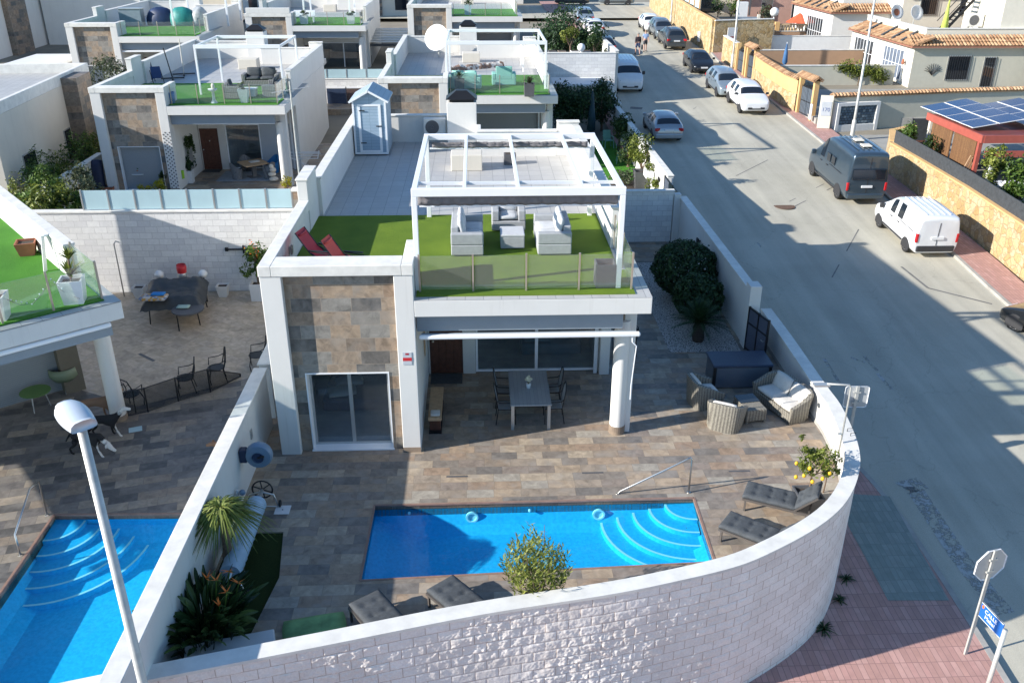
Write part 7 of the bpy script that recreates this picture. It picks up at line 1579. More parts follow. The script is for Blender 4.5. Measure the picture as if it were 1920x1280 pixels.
# --- its roof terrace
pergola('plain white pergola frame on the roof terrace behind the frosted fence', -13.55, -9.5, 44.9, 49.0, 4.0, 2.35, .09, False)
def rp(lab, cat, name, px_, rz=0., z=4.03, group=None): return vt(lab, cat, name, px_, z, rz, group)
GQ = 'grey wicker corner lounge on the far roof lawn'
for i, (px_, w_, rz, lab) in enumerate((((492, 160), 1.9, 0, 'grey wicker sofa along the back of the corner lounge'), ((515, 178), 1.7, -math.pi/2, 'grey wicker sofa on the right of the corner lounge'), ((440, 184), .85, math.pi/2, 'single grey wicker seat left of the corner lounge'))):
 p = at(px_[0], px_[1], 4.03); sofa('sofa' if w_ > 1 else 'armchair', lab, w_, .8, (p.x, p.y, 4.03), rz, 2 if w_ > 1 else 1, GQ, ('wickerb', 'char', 'char'))
t = rp('white low table between the grey wicker seats', 'table', 'coffee_table', (470, 180)); m = MB(); m.box(-.35, .35, -.3, .3, .32, .38); m.box(-.3, .3, -.25, .25, 0, .32); m.build('table', K['potw'], t, bevel=.02)
t = rp('V-shaped white planter with a leafy plant at the glass rail', 'planter', 'planter', (459, 192)); pot(t, .14, .24, .62, 'potw', True); m = MB(); leaf_cloud(m, (0, 0, .75), .26, .26, .2, 140, .12, random.Random(7), 6); m.build('foliage', K['leafo'], t)
t = rp('white ornamental bird bath with a shell bowl on the roof lawn', 'bird bath', 'bird_bath', (402, 193)); m = MB(); m.lathe([(.16, 0), (.07, .15), (.06, .5), (.20, .58), (.22, .64), (0, .6)], n=14); m.build('bowl', K['potw'], t, smooth=True); m = MB(); m.ball((.03, 0, .75), .09, .06, .14); m.build('figure', K['cream'], t, smooth=True)
t = rp('blue bucket in the left corner of the far roof lawn', 'bucket', 'bucket', (322, 193)); m = MB(); m.lathe([(0, 0), (.16, 0), (.20, .5), (.19, .5), (.15, .05), (0, .05)], n=14); m.build('bucket', plain('blue_plastic', (.02,.16,.42), .45), t, smooth=True)
for i, (px_, lab) in enumerate((((324, 148), 'closed parasol pole with crossed base, leaning left'), ((345, 140), 'second parasol pole with crossed base, wrapped in beige cloth'))):
 t = rp(lab, 'parasol stand', 'parasol_stand', px_, group='parasol stands on the far terrace'); m = MB(); m.tube([(0, 0, 0), (-.25 if i == 0 else .02, 0, 1.6 if i == 0 else 1.9)], .03, 6); m.build('pole', K['black'] if i == 0 else K['cream'], t)
 for a in (0, math.pi/2): m = MB(); m.bar((-.6*math.cos(a+.3), -.6*math.sin(a+.3), .04), (.6*math.cos(a+.3), .6*math.sin(a+.3), .04), .08, .06); m.build('foot', K['black'], t)
for i, px_ in enumerate(((279, 152), (296, 155))):
 t = rp('folded navy blue camping chair against the parapet, %s one' % ('left', 'right')[i], 'folding chair', 'folding_chair', px_, .5, group='folded navy camping chairs'); F = plain('navy_canvas', (.02,.05,.16), .7); m = MB(); m.mbox(X4((0, .1, .5), rx=-.25), .5, .06, .95 if i == 0 else .6); m.build('canvas', F, t, bevel=.02)
 for s in (-1, 1): m = MB(); m.tube([(s*.27, -.3, 0), (s*.27, .28, 1.0 if i == 0 else .6)], .02, 6); m.build('frame', K['black'], t)
# --- second villa: terrace
pergola('white pergola frame on the mint terrace of the second villa', -1.5, 3.5, 46.1, 51.7, 4.0, 2.35, .11, False)
MT = plain('mint_fabric', (.33,.60,.50), .8, var=.06); K['mint'] = MT; K['mintd'] = plain('mint_frame', (.25,.50,.43), .8, var=.08)
GM = 'mint green furniture on the second terrace'
p = at(945, 160, 4.03); sofa('sofa', 'mint green armchair seen from behind in the middle of the lawn', 1.25, .85, (p.x, p.y+.3, 4.03), math.pi, 1, GM, ('mintd', 'mint', 'mint'), .2, .95)
p = at(875, 168, 4.03); sofa('sofa', 'mint green sofa by the left parapet of the second terrace', 1.7, .85, (p.x-.1, p.y+.5, 4.03), math.pi*.98, 2, GM, ('mintd', 'mint', 'mint'), .2, .8)
for lab, px_, sd in (('grey planter with a spiky plant in front of the mint sofa', (862, 171), 5), ('grey planter with a bushy grass at the right of the second terrace', (992, 180), 6)):
 t = rp(lab, 'planter', 'planter', px_, group='grey planters on the second terrace'); pot(t, .23, .25, .6, 'potg', True); m = MB(); blades(m, (0, 0, .6), 90, .75, .04, random.Random(sd), .8, .9, .3, 5); m.build('leaves', K['leafo'], t)
t = vt('big white satellite dish at the left of the second terrace', 'satellite dish', 'satellite_dish', (822, 108), 4.0, math.radians(-25)); m = MB(); m.lathe([(0, 0), (.4, .05), (.72, .16), (.80, .21), (.81, .20), (.72, .14), (.4, .03), (0, -.02)], n=26);
m.v = [tuple(X4((0, 0, 1.15), rx=math.radians(72), rz=0) @ Vector(v)) for v in m.v]; m.build('dish', K['potw'], t, smooth=True); m = MB(); m.tube([(0, .1, 0), (0, .1, 1.1)], .05, 8); m.build('mast', K['galv'], t); m = MB(); m.tube([(0, -.1, .5), (0, -.8, 1.0)], .02, 6); m.build('feed_arm', K['galv'], t)
t = rp('white frame of a small garden swing by the parapet', 'swing frame', 'garden_swing', (994, 135)); m = MB()
for y in (0, 2.6): m.tube([(-.4, y, 0), (-.4, y, 1.25), (.5, y, 1.25)], .04, 6)
m.tube([(-.4, 0, 1.25), (-.4, 2.6, 1.25)], .04, 6); m.build('frame', K['metalw'], t)
t = rp('long heap of crumpled white and brown cloth on the terrace tiles', 'cloth heap', 'cloth_heap', (895, 129), .5, 4.0); m = MB(); n = 40; vs = []
for i in range(n+1):
 for j in range(9):
  x = -1.7+3.4*i/n; a = math.pi*j/8; r = .22+.10*noise.noise(Vector((x*3, j*.7, 0))); vs.append((x, r*math.cos(a), max(0, r*math.sin(a)*1.2+.05*noise.noise(Vector((x*7, j, 3))))))
m.add(vs, [(i*9+j, (i+1)*9+j, (i+1)*9+j+1, i*9+j+1) for i in range(n) for j in range(8)])
def clothm():
 mm_, nt, b = mat0('white_brown_cloth'); n_ = nd(nt, 'TexNoise', {'Vector': coords(nt), 'Scale': 4., 'Detail': 4.}).outputs[0]; nt.links.new(ramp(nt, n_, [(.45, (.60,.57,.53)), (.52, (.20,.13,.10))]), b.inputs['Base Color']); b.inputs['Roughness'].default_value = .9; return mm_
m.build('cloth', clothm(), t, smooth=True)
for x0, x1, z, mt in ((4.75, 5.1, 2.75, (.55,.07,.02)), (5.7, 5.95, 2.8, (.05,.05,.06)), (6.35, 6.8, 2.72, (.45,.03,.02))):
 m = MB(); m.box(x0, x1, 4.08, 4.10, z, z+.42 if x1-x0 > .3 else z+.3); o = m.build('wall_picture', plain('picture_print', mt, .6, var=.45, vs=9.), V2); o['label'] = 'red wall picture' if mt[0] > .2 else 'small dark wall picture'
# --- second villa: garden
slab('lawn', 3.95, 8.3, 36.6, 55, .006, 'grass2', .2); mm = MB(); mm.box(3.9, 8.3, 34.6, 36.59, -.1, .008); tag(mm.build('tan_path', plain('tan_paving', (.36,.27,.20), .7, var=.15)), kind='structure'); mm = MB(); mm.box(5.2, 8.2, 41.1, 43.2, 0, .012); tag(mm.build('bare_bed', K['soil']), kind='structure')
def tree(label, loc, rx, ry, h, trunk, n, ls, mat, seed, group=None, clumps=18, name='garden_tree'): return bush(name, label, 'tree', loc, rx, ry, h, n, ls, mat, seed, group, trunk, clumps, .09)
GTR = 'dark trees in the gardens beside the street'
tree('dark green broad tree left of the closed parasol', (5.6, 53.0, 0), 1.7, 1.6, 3.4, .6, 5200, .19, 'leafd', 101, GTR, 30)
tree('dark green tree right of the closed parasol by the street wall', (7.6, 54.2, 0), 1.15, 1.3, 3.3, .7, 3200, .19, 'leafd', 102, GTR, 22)
tree('mid green orange tree with yellow fruit overhanging the street wall', (8.0, 49.6, 0), .85, .95, 2.3, .8, 1500, .17, 'leaf', 103, GTR, 14)
t = thing('parasol', 'closed dark blue-green garden parasol between the trees', 'parasol', (6.7, 52.0, 0)); m = MB(); m.lathe([(.05, .55), (.26, .7), (.20, 1.6), (.10, 2.6), (.02, 2.95)], n=12); m.build('canopy', plain('dark_petrol_canvas', (.02,.05,.065), .8, var=.2), t, smooth=True); m = MB(); m.tube([(0, 0, 0), (0, 0, 3.0)], .025, 6); m.build('pole', K['alu'], t); m = MB(); m.box(-.35, .35, -.35, .35, 0, .12); m.build('base', K['black'], t)
def plastic(label, loc, rz, group):
 t = thing('plastic_chair', label, 'chair', loc, rz, group); g = K['pgreen']; m = MB(); m.box(-.24, .24, -.24, .22, .42, .45); m.build('seat', g, t, bevel=.01); m = MB(); m.mbox(X4((0, .27, .70), rx=-.2), .46, .03, .5); m.build('backrest', g, t, bevel=.01)
 for sx in (-1, 1):
  m = MB(); m.bar((sx*.25, -.22, .62), (sx*.25, .26, .64), .05, .025); m.build('armrest', g, t)
  for sy in (-1, 1): m = MB(); m.bar((sx*.23, sy*.22, .60 if sy < 0 else .43), (sx*.27, sy*.27, 0), .05, .04); m.build('leg', g, t)
 return t
K['pgreen'] = plain('pale_green_plastic', (.22,.42,.33), .5, var=.05)
GP = 'pale green plastic chairs on the second lawn'; pc = plastic('pale green plastic chair facing the camera on the shaded lawn', (7.5, 50.4, 0), .2, GP); dup(pc, (7.75, 46.9, 0), math.radians(85), 'pale green plastic chair turned sideways nearer the pergola corner')
tree('dense conical evergreen against the street wall behind the yellow-green bush', (7.95, 45.9, 0), .7, .75, 2.2, .1, 1700, .13, 'leaf', 104, None, 16, 'evergreen_shrub')
bush('potted_tree', 'yellow-green potted tree against the sunlit street wall', 'tree', (8.0, 42.3, 0), .75, .75, 2.6, 1500, .14, 'leafy', 105, None, .9, 14, .05)
t = thing('planter', 'square grey-brown planter under the yellow-green potted tree', 'planter', (7.95, 41.9, 0)); pot(t, .32, .38, .85, 'potg', True)
bush('round_shrub', 'rounded grey-green shrub on the bare bed beside the lawn', 'shrub', (7.2, 42.3, 0), .85, .7, .95, 1000, .11, 'leafo', 106, None, 0, 14)
t = thing('flower_planter', 'small pot with yellow-green plant at the near end of the street wall', 'planter', (8.05, 39.6, 0)); pot(t, .24, .30, .4, 'cap', True); m = MB(); leaf_cloud(m, (0, 0, .75), .38, .35, .4, 420, .12, random.Random(6), 9); m.build('foliage', K['leafy'], t)
t = thing('flower_planter', 'trailing plant in a white box on the street wall behind the big planter', 'planter', (8.1, 40.9, .5)); m = MB(); m.box(-.18, .18, -.4, .4, .3, .6); m.build('box', K['potw'], t); m = MB(); leaf_cloud(m, (0, 0, .8), .3, .5, .3, 260, .11, random.Random(8), 8); m.build('foliage', K['leafy'], t)
t = thing('wall_light', 'black oblong lamp on the sunlit street wall of the second garden', 'wall lamp', (8.31, 39.4, 1.0)); m = MB(); m.box(-.04, .02, -.2, .2, 0, .16); m.build('lamp', K['black'], t, bevel=.01)
t = thing('carport', 'flat white canopy roof beside the street wall', 'canopy', (6.55, 58.6, 0)); m = MB(); m.box(-1.7, 1.7, -1.5, 1.45, 2.3, 2.46); m.build('roof', K['potw'], t, bevel=.02)
for x in (-1.6, 1.6):
 for y in (-1.4, 1.35): m = MB(); m.box(x-.06, x+.06, y-.06, y+.06, 0, 2.3); m.build('post', K['metalw'], t)
t = thing('ball_lamp', 'white globe lamp standing on the pale block wall', 'lamp', (6.9, 60.3, 4.0)); m = MB(); m.ball((0, 0, .3), .26); m.build('globe', K['potw'], t, smooth=True); m = MB(); m.lathe([(.09, 0), (.07, .08)], n=10); m.build('foot', K['alu'], t)
# --- farther garden behind the block wall
tree('big dark tree in the far garden behind the block wall', (6.3, 69.0, 1.2), 2.6, 2.2, 5.2, .9, 5200, .24, 'leafd', 110, GTR, 34)
tree('second dark tree in the far garden, nearer the street', (8.2, 67.5, 1.2), 1.5, 1.5, 4.6, .9, 2600, .22, 'leafd', 111, GTR, 22)
tree('small round yellow-green lollipop tree in front of the far trees', (6.4, 62.6, 3.2), .75, .75, 2.4, 1.1, 800, .15, 'leafy', 112, None, 10, 'lollipop_tree'); tree('small dark lollipop tree right of the yellow-green one', (8.1, 62.8, 3.2), .6, .6, 1.7, .6, 600, .15, 'leaf', 113, None, 9, 'lollipop_tree')
mm = MB(); mm.box(4.4, 9.1, 60.41, 66, 1.2, 3.2); tag(mm.build('raised_terrace', K['patio']), kind='structure')
for i, (x, m_) in enumerate(((5.1, 'potg'), (5.75, 'tanskirt'), (6.6, 'cap'), (7.4, 'potg'))):
 t = thing('planter_box', '%s planter box in the row on the far raised terrace' % ('leftmost grey', 'brown', 'pale', 'rightmost grey')[i], 'planter', (x, 61.5, 3.2), group='planter boxes on the far raised terrace'); m = MB(); m.box(-.28, .28, -.3, .3, 0, .75); m.build('box', K[m_], t, bevel=.02); m = MB(); m.box(-.24, .24, -.26, .26, .751, .76); m.build('soil', K['soil'], t)
bush('potted_shrub', 'small leafy plant by the end of the far street wall', 'shrub', (8.7, 61.4, 3.2), .35, .35, 1.0, 260, .13, 'leafo', 114, None, .1, 8, .03)
# --- stuff on the far roofs
def froof(V, x, y): return Vector((V.location.x+x, V.location.y+y, V.location.z+4.03))
q = froof(V4, 4.9, 7.4)
t = thing('tarpaulin_heap', 'heap under navy and green tarpaulins on the far upper left terrace', 'tarpaulin', tuple(q));
for nm, c, rx, mt in (('navy_sheet', (-.9, 0), 1.1, (.012,.03,.09)), ('green_sheet', (.7, -.1), 1.0, (.02,.22,.20)), ('grey_sheet', (1.9, .1), .7, (.35,.37,.38))):
 m = MB(); n = 16; m.ball((c[0], c[1], .25), rx, .7, 1.05, 20, 12); m.v = [(x, y, max(0, z)+.12*noise.noise(Vector((x*2.5, y*2.5, z*2.5)))*(z > .1)) for x, y, z in m.v]; m.build(nm, plain(nm+'_plastic', mt, .5, var=.3, vs=3.), t, smooth=True)
q = froof(V4, 2.0, 7.0); t = thing('storage_box', 'grey storage cabinet left of the tarpaulin heap', 'cabinet', tuple(q)); m = MB(); m.box(-.8, .8, -.4, .4, 0, 1.15); m.build('body', plain('grey_blue_cabinet', (.22,.27,.31), .5), t, bevel=.02); m = MB(); m.box(-.85, .85, -.45, .45, 1.151, 1.22); m.build('lid', K['alu'], t, bevel=.01)
q = froof(V4, 7.2, 7.8); pergola('white pergola frame on the far upper left terrace', q.x-2.0, q.x+2.0, q.y-1.5, q.y+2.5, q.z, 2.4, .13, False)
q = froof(V5, 3.9, 2.4); t = thing('garden_bench', 'white garden bench on the far roof lawn', 'bench', tuple(q)); m = MB(); m.box(-.8, .8, -.25, .25, .42, .47); m.build('seat', K['metalw'], t); m = MB(); m.box(-.8, .8, .2, .25, .5, .85); m.build('backrest', K['metalw'], t)
for x in (-.7, .7): m = MB(); m.box(x-.04, x+.04, -.22, .22, 0, .42); m.build('leg', K['metalw'], t)
for i, dx in enumerate((4.1, 7.6)):
 q = froof(V5, dx, 1.1); t = thing('planter', 'white planter with a low plant on the far roof lawn, %s one' % ('left', 'right')[i], 'planter', tuple(q), group='white planters on the far roof lawn'); pot(t, .24, .28, .6, 'potw', True); m = MB(); leaf_cloud(m, (0, 0, .75), .42, .4, .22, 200, .14, random.Random(i), 7); m.build('foliage', K['leaf'], t)
q = froof(V5, 5.2, 6.5); pergola('white pergola posts on the far roof lawn', q.x-1.8, q.x+1.8, q.y-1.2, q.y+2.0, q.z, 2.4, .13, False)
q = froof(V6, 4.6, 1.2); t = thing('planter', 'blue-grey planter with a plant on the farthest roof', 'planter', tuple(q)); pot(t, .25, .27, .7, 'frost', True); m = MB(); leaf_cloud(m, (0, 0, .9), .4, .4, .3, 160, .15, random.Random(3), 6); m.build('foliage', K['leaf'], t)
# slatted grey lean-to between the far villas
t = thing('lean_to', 'grey slatted lean-to roof between the two far villas', 'canopy', (-7.6, 77.0, .75)); m = MB()
for k in range(9): m.bar((-1.9, -2.6+.62*k, 2.3+.06*k), (1.9, -2.6+.62*k, 2.3+.06*k), .5, .05)
m.build('slats', K['alu'], t); m = MB(); m.box(-2.0, 2.0, -3.0, -2.9, 2.0, 2.2); m.build('front_beam', K['char'], t)
for x in (-1.9, 1.9): m = MB(); m.box(x-.06, x+.06, -2.95, -2.83, 0, 2.0); m.build('post', K['char'], t)
t = thing('covered_barbecue', 'tall black covered barbecue under the grey lean-to', 'barbecue', (-8.9, 74.5, .75)); m = MB(); m.cushion(X4((0, 0, .7), rx=math.pi/2), .9, 1.4, .7, k=.2); m.build('cover', plain('black_cover_2', (.03,.035,.05), .6, var=.2), t, smooth=True)
# --- houses at the far left
def block(name, label, x0, x1, y0, y1, z0, z1, mat, rz=0., strips=(), wins=(), group=None, par=.5):
 """plain rendered house: body with parapet, stone strips and windows on its camera-side and right faces"""
 cx_, cy2 = (x0+x1)/2, (y0+y1)/2; t = thing(name, label, 'house', (cx_, cy2, z0), rz, group); X, Y = (x1-x0)/2, (y1-y0)/2; H = z1-z0
 m = MB(); m.box(-X, X, -Y, Y, -2.5, H-par); m.build('wall', K[mat], t); m = MB()
 for a in ((-X, X, -Y, -Y+.22), (-X, X, Y-.22, Y), (-X, -X+.22, -Y+.22, Y-.22), (X-.22, X, -Y+.22, Y-.22)): m.box(*a, H-par+.001, H)
 m.build('parapet', K['cap'], t, bevel=.015); m = MB(); m.box(-X+.23, X-.23, -Y+.23, Y-.23, H-par+.002, H-par+.02); m.build('roof', K['ttile'], t)
 for face, a, b, z_0, z_1, d in strips:
  m = MB(); m.box(*((X, X+d, a, b) if face == 'e' else (a, b, -Y-d, -Y)), z_0, z_1); m.build('stone_strip', K['stoney' if face == 'e' else 'stone'], t)
 for face, a, b, z_0, z_1 in wins:
  m = MB(); m.box(*((X+.0, X+.04, a-.05, b+.05) if face == 'e' else (a-.05, b+.05, -Y-.04, -Y)), z_0-.05, z_1+.05); f = m.build('window', K['alu'], t); m = MB(); m.box(*((X+.041, X+.055, a, b) if face == 'e' else (a, b, -Y-.055, -Y-.041)), z_0, z_1); m.build('pane', K['carglass'], f)
 return t
block('house', 'cream house at the left edge with tan shutter and stone clad strip', -34, -20.45, 37.0, 49.6, 0, 4.85, 'cream', math.radians(4), [('e', 2.0, 4.1, 0, 4.7, .75)], [('e', 1.0, 1.8, .9, 2.3), ('e', -4.2, -2.9, .1, 2.3)])
block('house', 'tall white house in the upper left corner with a narrow stone clad strip', -60, -38.2, 77, 95, 1, 9.5, 'white', math.radians(-8), [('e', -5.5, -3.0, 0, 8.4, .5)], [('e', -5.0, -4.6, 5.5, 7.2)])
block('house', 'white house wall behind the tall corner house', -38.1, -29.5, 84, 100, .7, 7.2, 'white')
t = thing('white_canopy', 'flat white canopy between the corner house and the far villa', 'canopy', (-30.6, 66, .7)); m = MB(); m.box(-1.8, 1.8, -3, 3, 2.0, 2.2); m.build('roof', K['potw'], t, bevel=.03)
for x in (-1.7, 1.7): m = MB(); m.box(x-.06, x+.06, -2.9, -2.78, 0, 2.0); m.build('post', K['metalw'], t)
tree('grey-green olive tree behind the cream house on the left', (-29.5, 54, 0), 2.6, 2.2, 4.6, 1.2, 3200, .22, 'leafo', 120, 'olive trees at the left', 24, 'olive_tree'); tree('grey-green olive tree in front of the far stone clad villa', (-22.6, 56.5, 0), 2.0, 1.8, 4.4, 1.0, 2600, .2, 'leafo', 121, 'olive trees at the left', 22, 'olive_tree')
rnd = random.Random(77)
rows_ = [(-24, -14, 98, 'white block house behind the tarpaulin terrace'), (-13, -5.8, 101, 'white block house behind the far roof lawn'), (-4.6, 4.5, 103, 'pale house behind the farthest stone clad villa'), (-40, -26, 104, 'wide white house along the top edge on the left'), (-25, -15.5, 114, 'second row cream house at the top, left'), (-14, -5, 116, 'second row white house at the top, middle'), (-3.5, 6.0, 118, 'second row cream house at the top near the street')]
for i, (x0, x1, y, lab) in enumerate(rows_):
 H = 3.6+rnd.random()*1.0; block('house', lab, x0, x1, y, y+9, 2.2, 2.2+H+1.2, 'white' if i % 2 == 0 else 'cream', 0, [('s', -2.2, -.6, 0, H, .15)] if i % 2 else [], [('s', .8, 2.2, 1.0, 2.3), ('s', -(x1-x0)/2+.6, -(x1-x0)/2+1.5, .9, 2.3)], 'white houses along the top of the view')
# ------------------------------------------------------------------ right-hand side of the street
def YP(x, y, Y): d = ray(x, y); t = Y/d.y; return Vector((d.x*t, Y, CH+d.z*t))
K['ostone'] = None
def rubble(name, c1, c2, c3, sc_=3.2):
 m, nt, b = mat0(name); co = coords(nt); n = nd(nt, 'TexNoise', {'Vector': co, 'Scale': 3., 'Detail': 3.}).outputs[1]
 v3 = nd(nt, 'VectorMath', [co, nd(nt, 'VectorMath', [n, (.3, .3, .3)], operation='MULTIPLY').outputs[0]], operation='ADD').outputs[0]
 v = nd(nt, 'TexVoronoi', {'Vector': v3, 'Scale': sc_}); e = nd(nt, 'TexVoronoi', {'Vector': v3, 'Scale': sc_}, feature='DISTANCE_TO_EDGE').outputs[0]
 c = ramp(nt, nd(nt, 'SeparateXYZ', [v.outputs['Color']]).outputs[0], [(0, c1), (.4, c2), (.75, c3)]); nz = nd(nt, 'TexNoise', {'Vector': co, 'Scale': 14., 'Detail': 5., 'Roughness': .7}).outputs[0]
 c = mixc(nt, 1., c, ramp(nt, nz, [(.3, (.68,.66,.62)), (.7, (1.15,1.13,1.1))]), 'MULTIPLY'); c = mixc(nt, ramp(nt, e, [(.02, (.7,.7,.7)), (.07, (0,0,0))]), c, (.30,.225,.14)); nt.links.new(c, b.inputs['Base Color']); b.inputs['Roughness'].default_value = .9
 bumped(nt, b, mth(nt, 'ADD', mth(nt, 'MINIMUM', mth(nt, 'MULTIPLY', e, 5.), .6), mth(nt, 'MULTIPLY', nz, .5)), .7, .05); return m
K['ostone'] = rubble('tan_rubble_stone', (.40,.27,.12), (.50,.36,.18), (.55,.43,.26))
K['orange'] = plain('orange_render', (.62,.39,.17), .85, var=.08, vs=1.5, bump=.1)
K['brownr'] = plain('brown_render', (.38,.24,.15), .85, var=.06)
K['olive'] = plain('olive_grey_render', (.46,.44,.36), .85, var=.06)
K['creamw'] = plain('cream_white_render', (.70,.655,.55), .8, var=.05)
K['pinkr'] = plain('pink_render', (.48,.29,.23), .85, var=.06)
def tilerm():
 m, nt, b = mat0('terracotta_roof_tile'); g = nt.nodes.new('ShaderNodeNewGeometry'); n = nd(nt, 'TexNoise', {'Vector': coords(nt), 'Scale': 5., 'Detail': 5.}).outputs[0]
 c = ramp(nt, g.outputs['Random Per Island'], [(0, (.30,.165,.09)), (.5, (.44,.265,.145)), (1, (.55,.37,.22))]); c = mixc(nt, 1., c, ramp(nt, n, [(.3, (.75,.72,.7)), (.7, (1.1,1.1,1.08))]), 'MULTIPLY'); nt.links.new(c, b.inputs['Base Color']); b.inputs['Roughness'].default_value = .85; return m
K['rtile'] = tilerm()
def tilerun(m, a, b, up, sp=.24, r=.10):
 """rows of curved tiles from the eave line a-b along the vector up"""
 a, b, up = Vector(a), Vector(b), Vector(up); d = b-a; L = d.length; d.normalize(); n = max(2, int(L/sp)); nr = (d.cross(up)).normalized()
 if nr.z < 0: nr = -nr
 rows = max(1, int(up.length/.38))
 for i in range(n):
  o = a+d*(L*(i+.5)/n)
  for j in range(rows):
   p0 = o+up*(j/rows)+nr*.012*(rows-j if False else 1); p1 = o+up*((j+1.12)/rows)+nr*.0; vs = []
   for p, rr, lift in ((p0, r*1.08, .03), (p1, r*.85, .0)):
    for k in range(7): t = math.pi*k/6; vs.append(p+d*rr*math.cos(t)+nr*(rr*math.sin(t)*.85+lift))
   m.add(vs, [(k, k+1, 8+k, 7+k) for k in range(6)]+[tuple(range(7))[::-1]])
 m.add([a-nr*.01, b-nr*.01, b+up-nr*.01, a+up-nr*.01, a-nr*.06, b-nr*.06, b+up-nr*.06, a+up-nr*.06], [(0,1,2,3),(7,6,5,4),(0,4,5,1),(1,5,6,2),(2,6,7,3),(3,7,4,0)])
def polywall(name, label, pts, h, th, mat, cap=None, capm='cap', tile=False, zoff=.1, group=None, base=None, hl=None):
 """wall along a ground polyline following the street's slope; optional lower stone facing and tile capping"""
 t = thing(name, label, 'wall', (pts[0][0], pts[0][1], gz(pts[0][1])), 0, group); o0 = Vector(t.location); P_ = [Vector((p[0], p[1], 0)) for p in pts]; A = offset(P_, th/2); B = offset(P_, -th/2); hs = h if isinstance(h, list) else [h]*len(P_)
 def band(nm, z0, z1, mt, da=0.):
  A_ = offset(P_, th/2+da); B_ = offset(P_, -th/2-da); m = MB(); vs = []
  for i in range(len(P_)):
   g = gz(P_[i].y); zz0 = z0(i)+g if callable(z0) else g+z0; zz1 = z1(i)+g
   vs += [Vector((A_[i].x, A_[i].y, zz0))-o0, Vector((B_[i].x, B_[i].y, zz0))-o0, Vector((B_[i].x, B_[i].y, zz1))-o0, Vector((A_[i].x, A_[i].y, zz1))-o0]
  fs = [(i*4+k, i*4+(k+1) % 4, (i+1)*4+(k+1) % 4, (i+1)*4+k) for i in range(len(P_)-1) for k in range(4)]+[(0, 1, 2, 3), tuple((len(P_)-1)*4+k for k in (3, 2, 1, 0))]
  m.add(vs, fs); return m.build(nm, K[mt], t)
 band('wall_body', -.4, lambda i: hs[i]-.06, mat)
 if base: band('stone_base', -.35, lambda i: hs[i]*base, 'ostone', .03)
 if not tile: band('coping', lambda i: hs[i]-.059, lambda i: hs[i], capm, .03)
 else:
  m = MB()
  for i in range(len(P_)-1):
   for S, sg in ((A, 1), (B, -1)):
    d = (P_[i+1]-P_[i]).normalized(); n = Vector((-d.y, d.x, 0))*sg
    a = Vector((P_[i].x, P_[i].y, gz(P_[i].y)+hs[i]-.03))+n*(th/2+.12)-o0; b = Vector((P_[i+1].x, P_[i+1].y, gz(P_[i+1].y)+hs[i+1]-.03))+n*(th/2+.12)-o0; tilerun(m, a, b, -n*(th/2+.10)+Vector((0, 0, .16)), .22, .09)
  m.build('tile_coping', K['rtile'], t)
 return t, band
SW = [(23.2, 16), (22.2, 24), (21.75, 32), (21.74, 37.4), (21.68, 41.6), (21.70, 45.2)]
t, band = polywall('stone_wall', 'long tan rubble stone garden wall behind the two parked vans', SW, [2.1, 2.1, 2.0, 1.9, 1.75, 1.62], .3, 'ostone', capm='orange')
hs = [2.1, 2.1, 2.0, 1.9, 1.75, 1.62]
t2, band2 = polywall('screen_fence', 'dark grey woven screen on top of the tan stone wall', [(x+.03, y) for x, y in SW], [h+.62 for h in hs], .04, 'wicker', zoff=0)
for ch in list(t2.children): bpy.data.objects.remove(ch)
K['screen'] = plain('dark_grey_screen', (.045,.05,.055), .85, var=.3, vs=6., bump=.3, bs=120.)
for i in range(len(SW)-1):
 m = MB(); a, b = [Vector((SW[k][0]+.05, SW[k][1], gz(SW[k][1])+hs[k]))-Vector(t2.location) for k in (i, i+1)]; s = Vector((.02, 0, 0)); u = Vector((0, 0, .62)); m.add([a-s, b-s, b-s+u, a-s+u, a+s, b+s, b+s+u, a+s+u], [(0,1,2,3),(7,6,5,4),(0,4,5,1),(1,5,6,2),(2,6,7,3),(3,7,4,0)]); m.build('screen_panel', K['screen'], t2)
slab('garden_ground', 21.8, 34, 20, 50, -.2, 'earth', 2); slab('side_street', 21.0, 60, 46.5, 54.4, .06, 'conc', .3)
polywall('stone_wall', 'short tan rubble wall end turning into the side street', [(21.75, 45.3), (22.6, 47.4), (24.2, 48.3)], [1.7, 1.7, 1.7], .3, 'ostone', capm='orange')
# carport with solar panels
t = thing('solar_carport', 'red framed carport roof carrying dark blue solar panels', 'carport', (24.6, 42.2, -.2)); red = plain('brick_red_metal', (.36,.085,.06), .55, var=.12)
m = MB(); m.box(0, 8, -.2, 5.4, 2.45, 2.56); m.build('roof', plain('dark_red_sheeting', (.16,.035,.03), .6, var=.2), t)
m = MB(); m.box(-.12, 0, -.3, 5.5, 2.25, 2.62); m.build('side_beam', red, t); m = MB(); m.box(0, 8, -.32, -.2, 2.25, 2.62); m.build('front_beam', red, t); m = MB(); m.box(.2, 8, -.3, -.2, 1.55, 1.85); m.build('low_beam', red, t)
for x, y in ((0, 0), (0, 5.1), (4, 0), (7.9, 0)): m = MB(); m.box(x-.09, x+.09, y-.09, y+.09, 0, 2.25); m.build('post', K['creamw'] if (x, y) == (0, 5.1) else red, t)
bam = tilem('bamboo_screen', .03, 60., 'yz', [(.20,.10,.045),(.24,.125,.055),(.17,.085,.04)], (.07,.04,.02), .006, off=0, rough=.7)
for y in (.35, 2.75): m = MB(); m.box(.02, .06, y, y+2.2, .05, 2.2); m.build('bamboo_panel', bam, t)
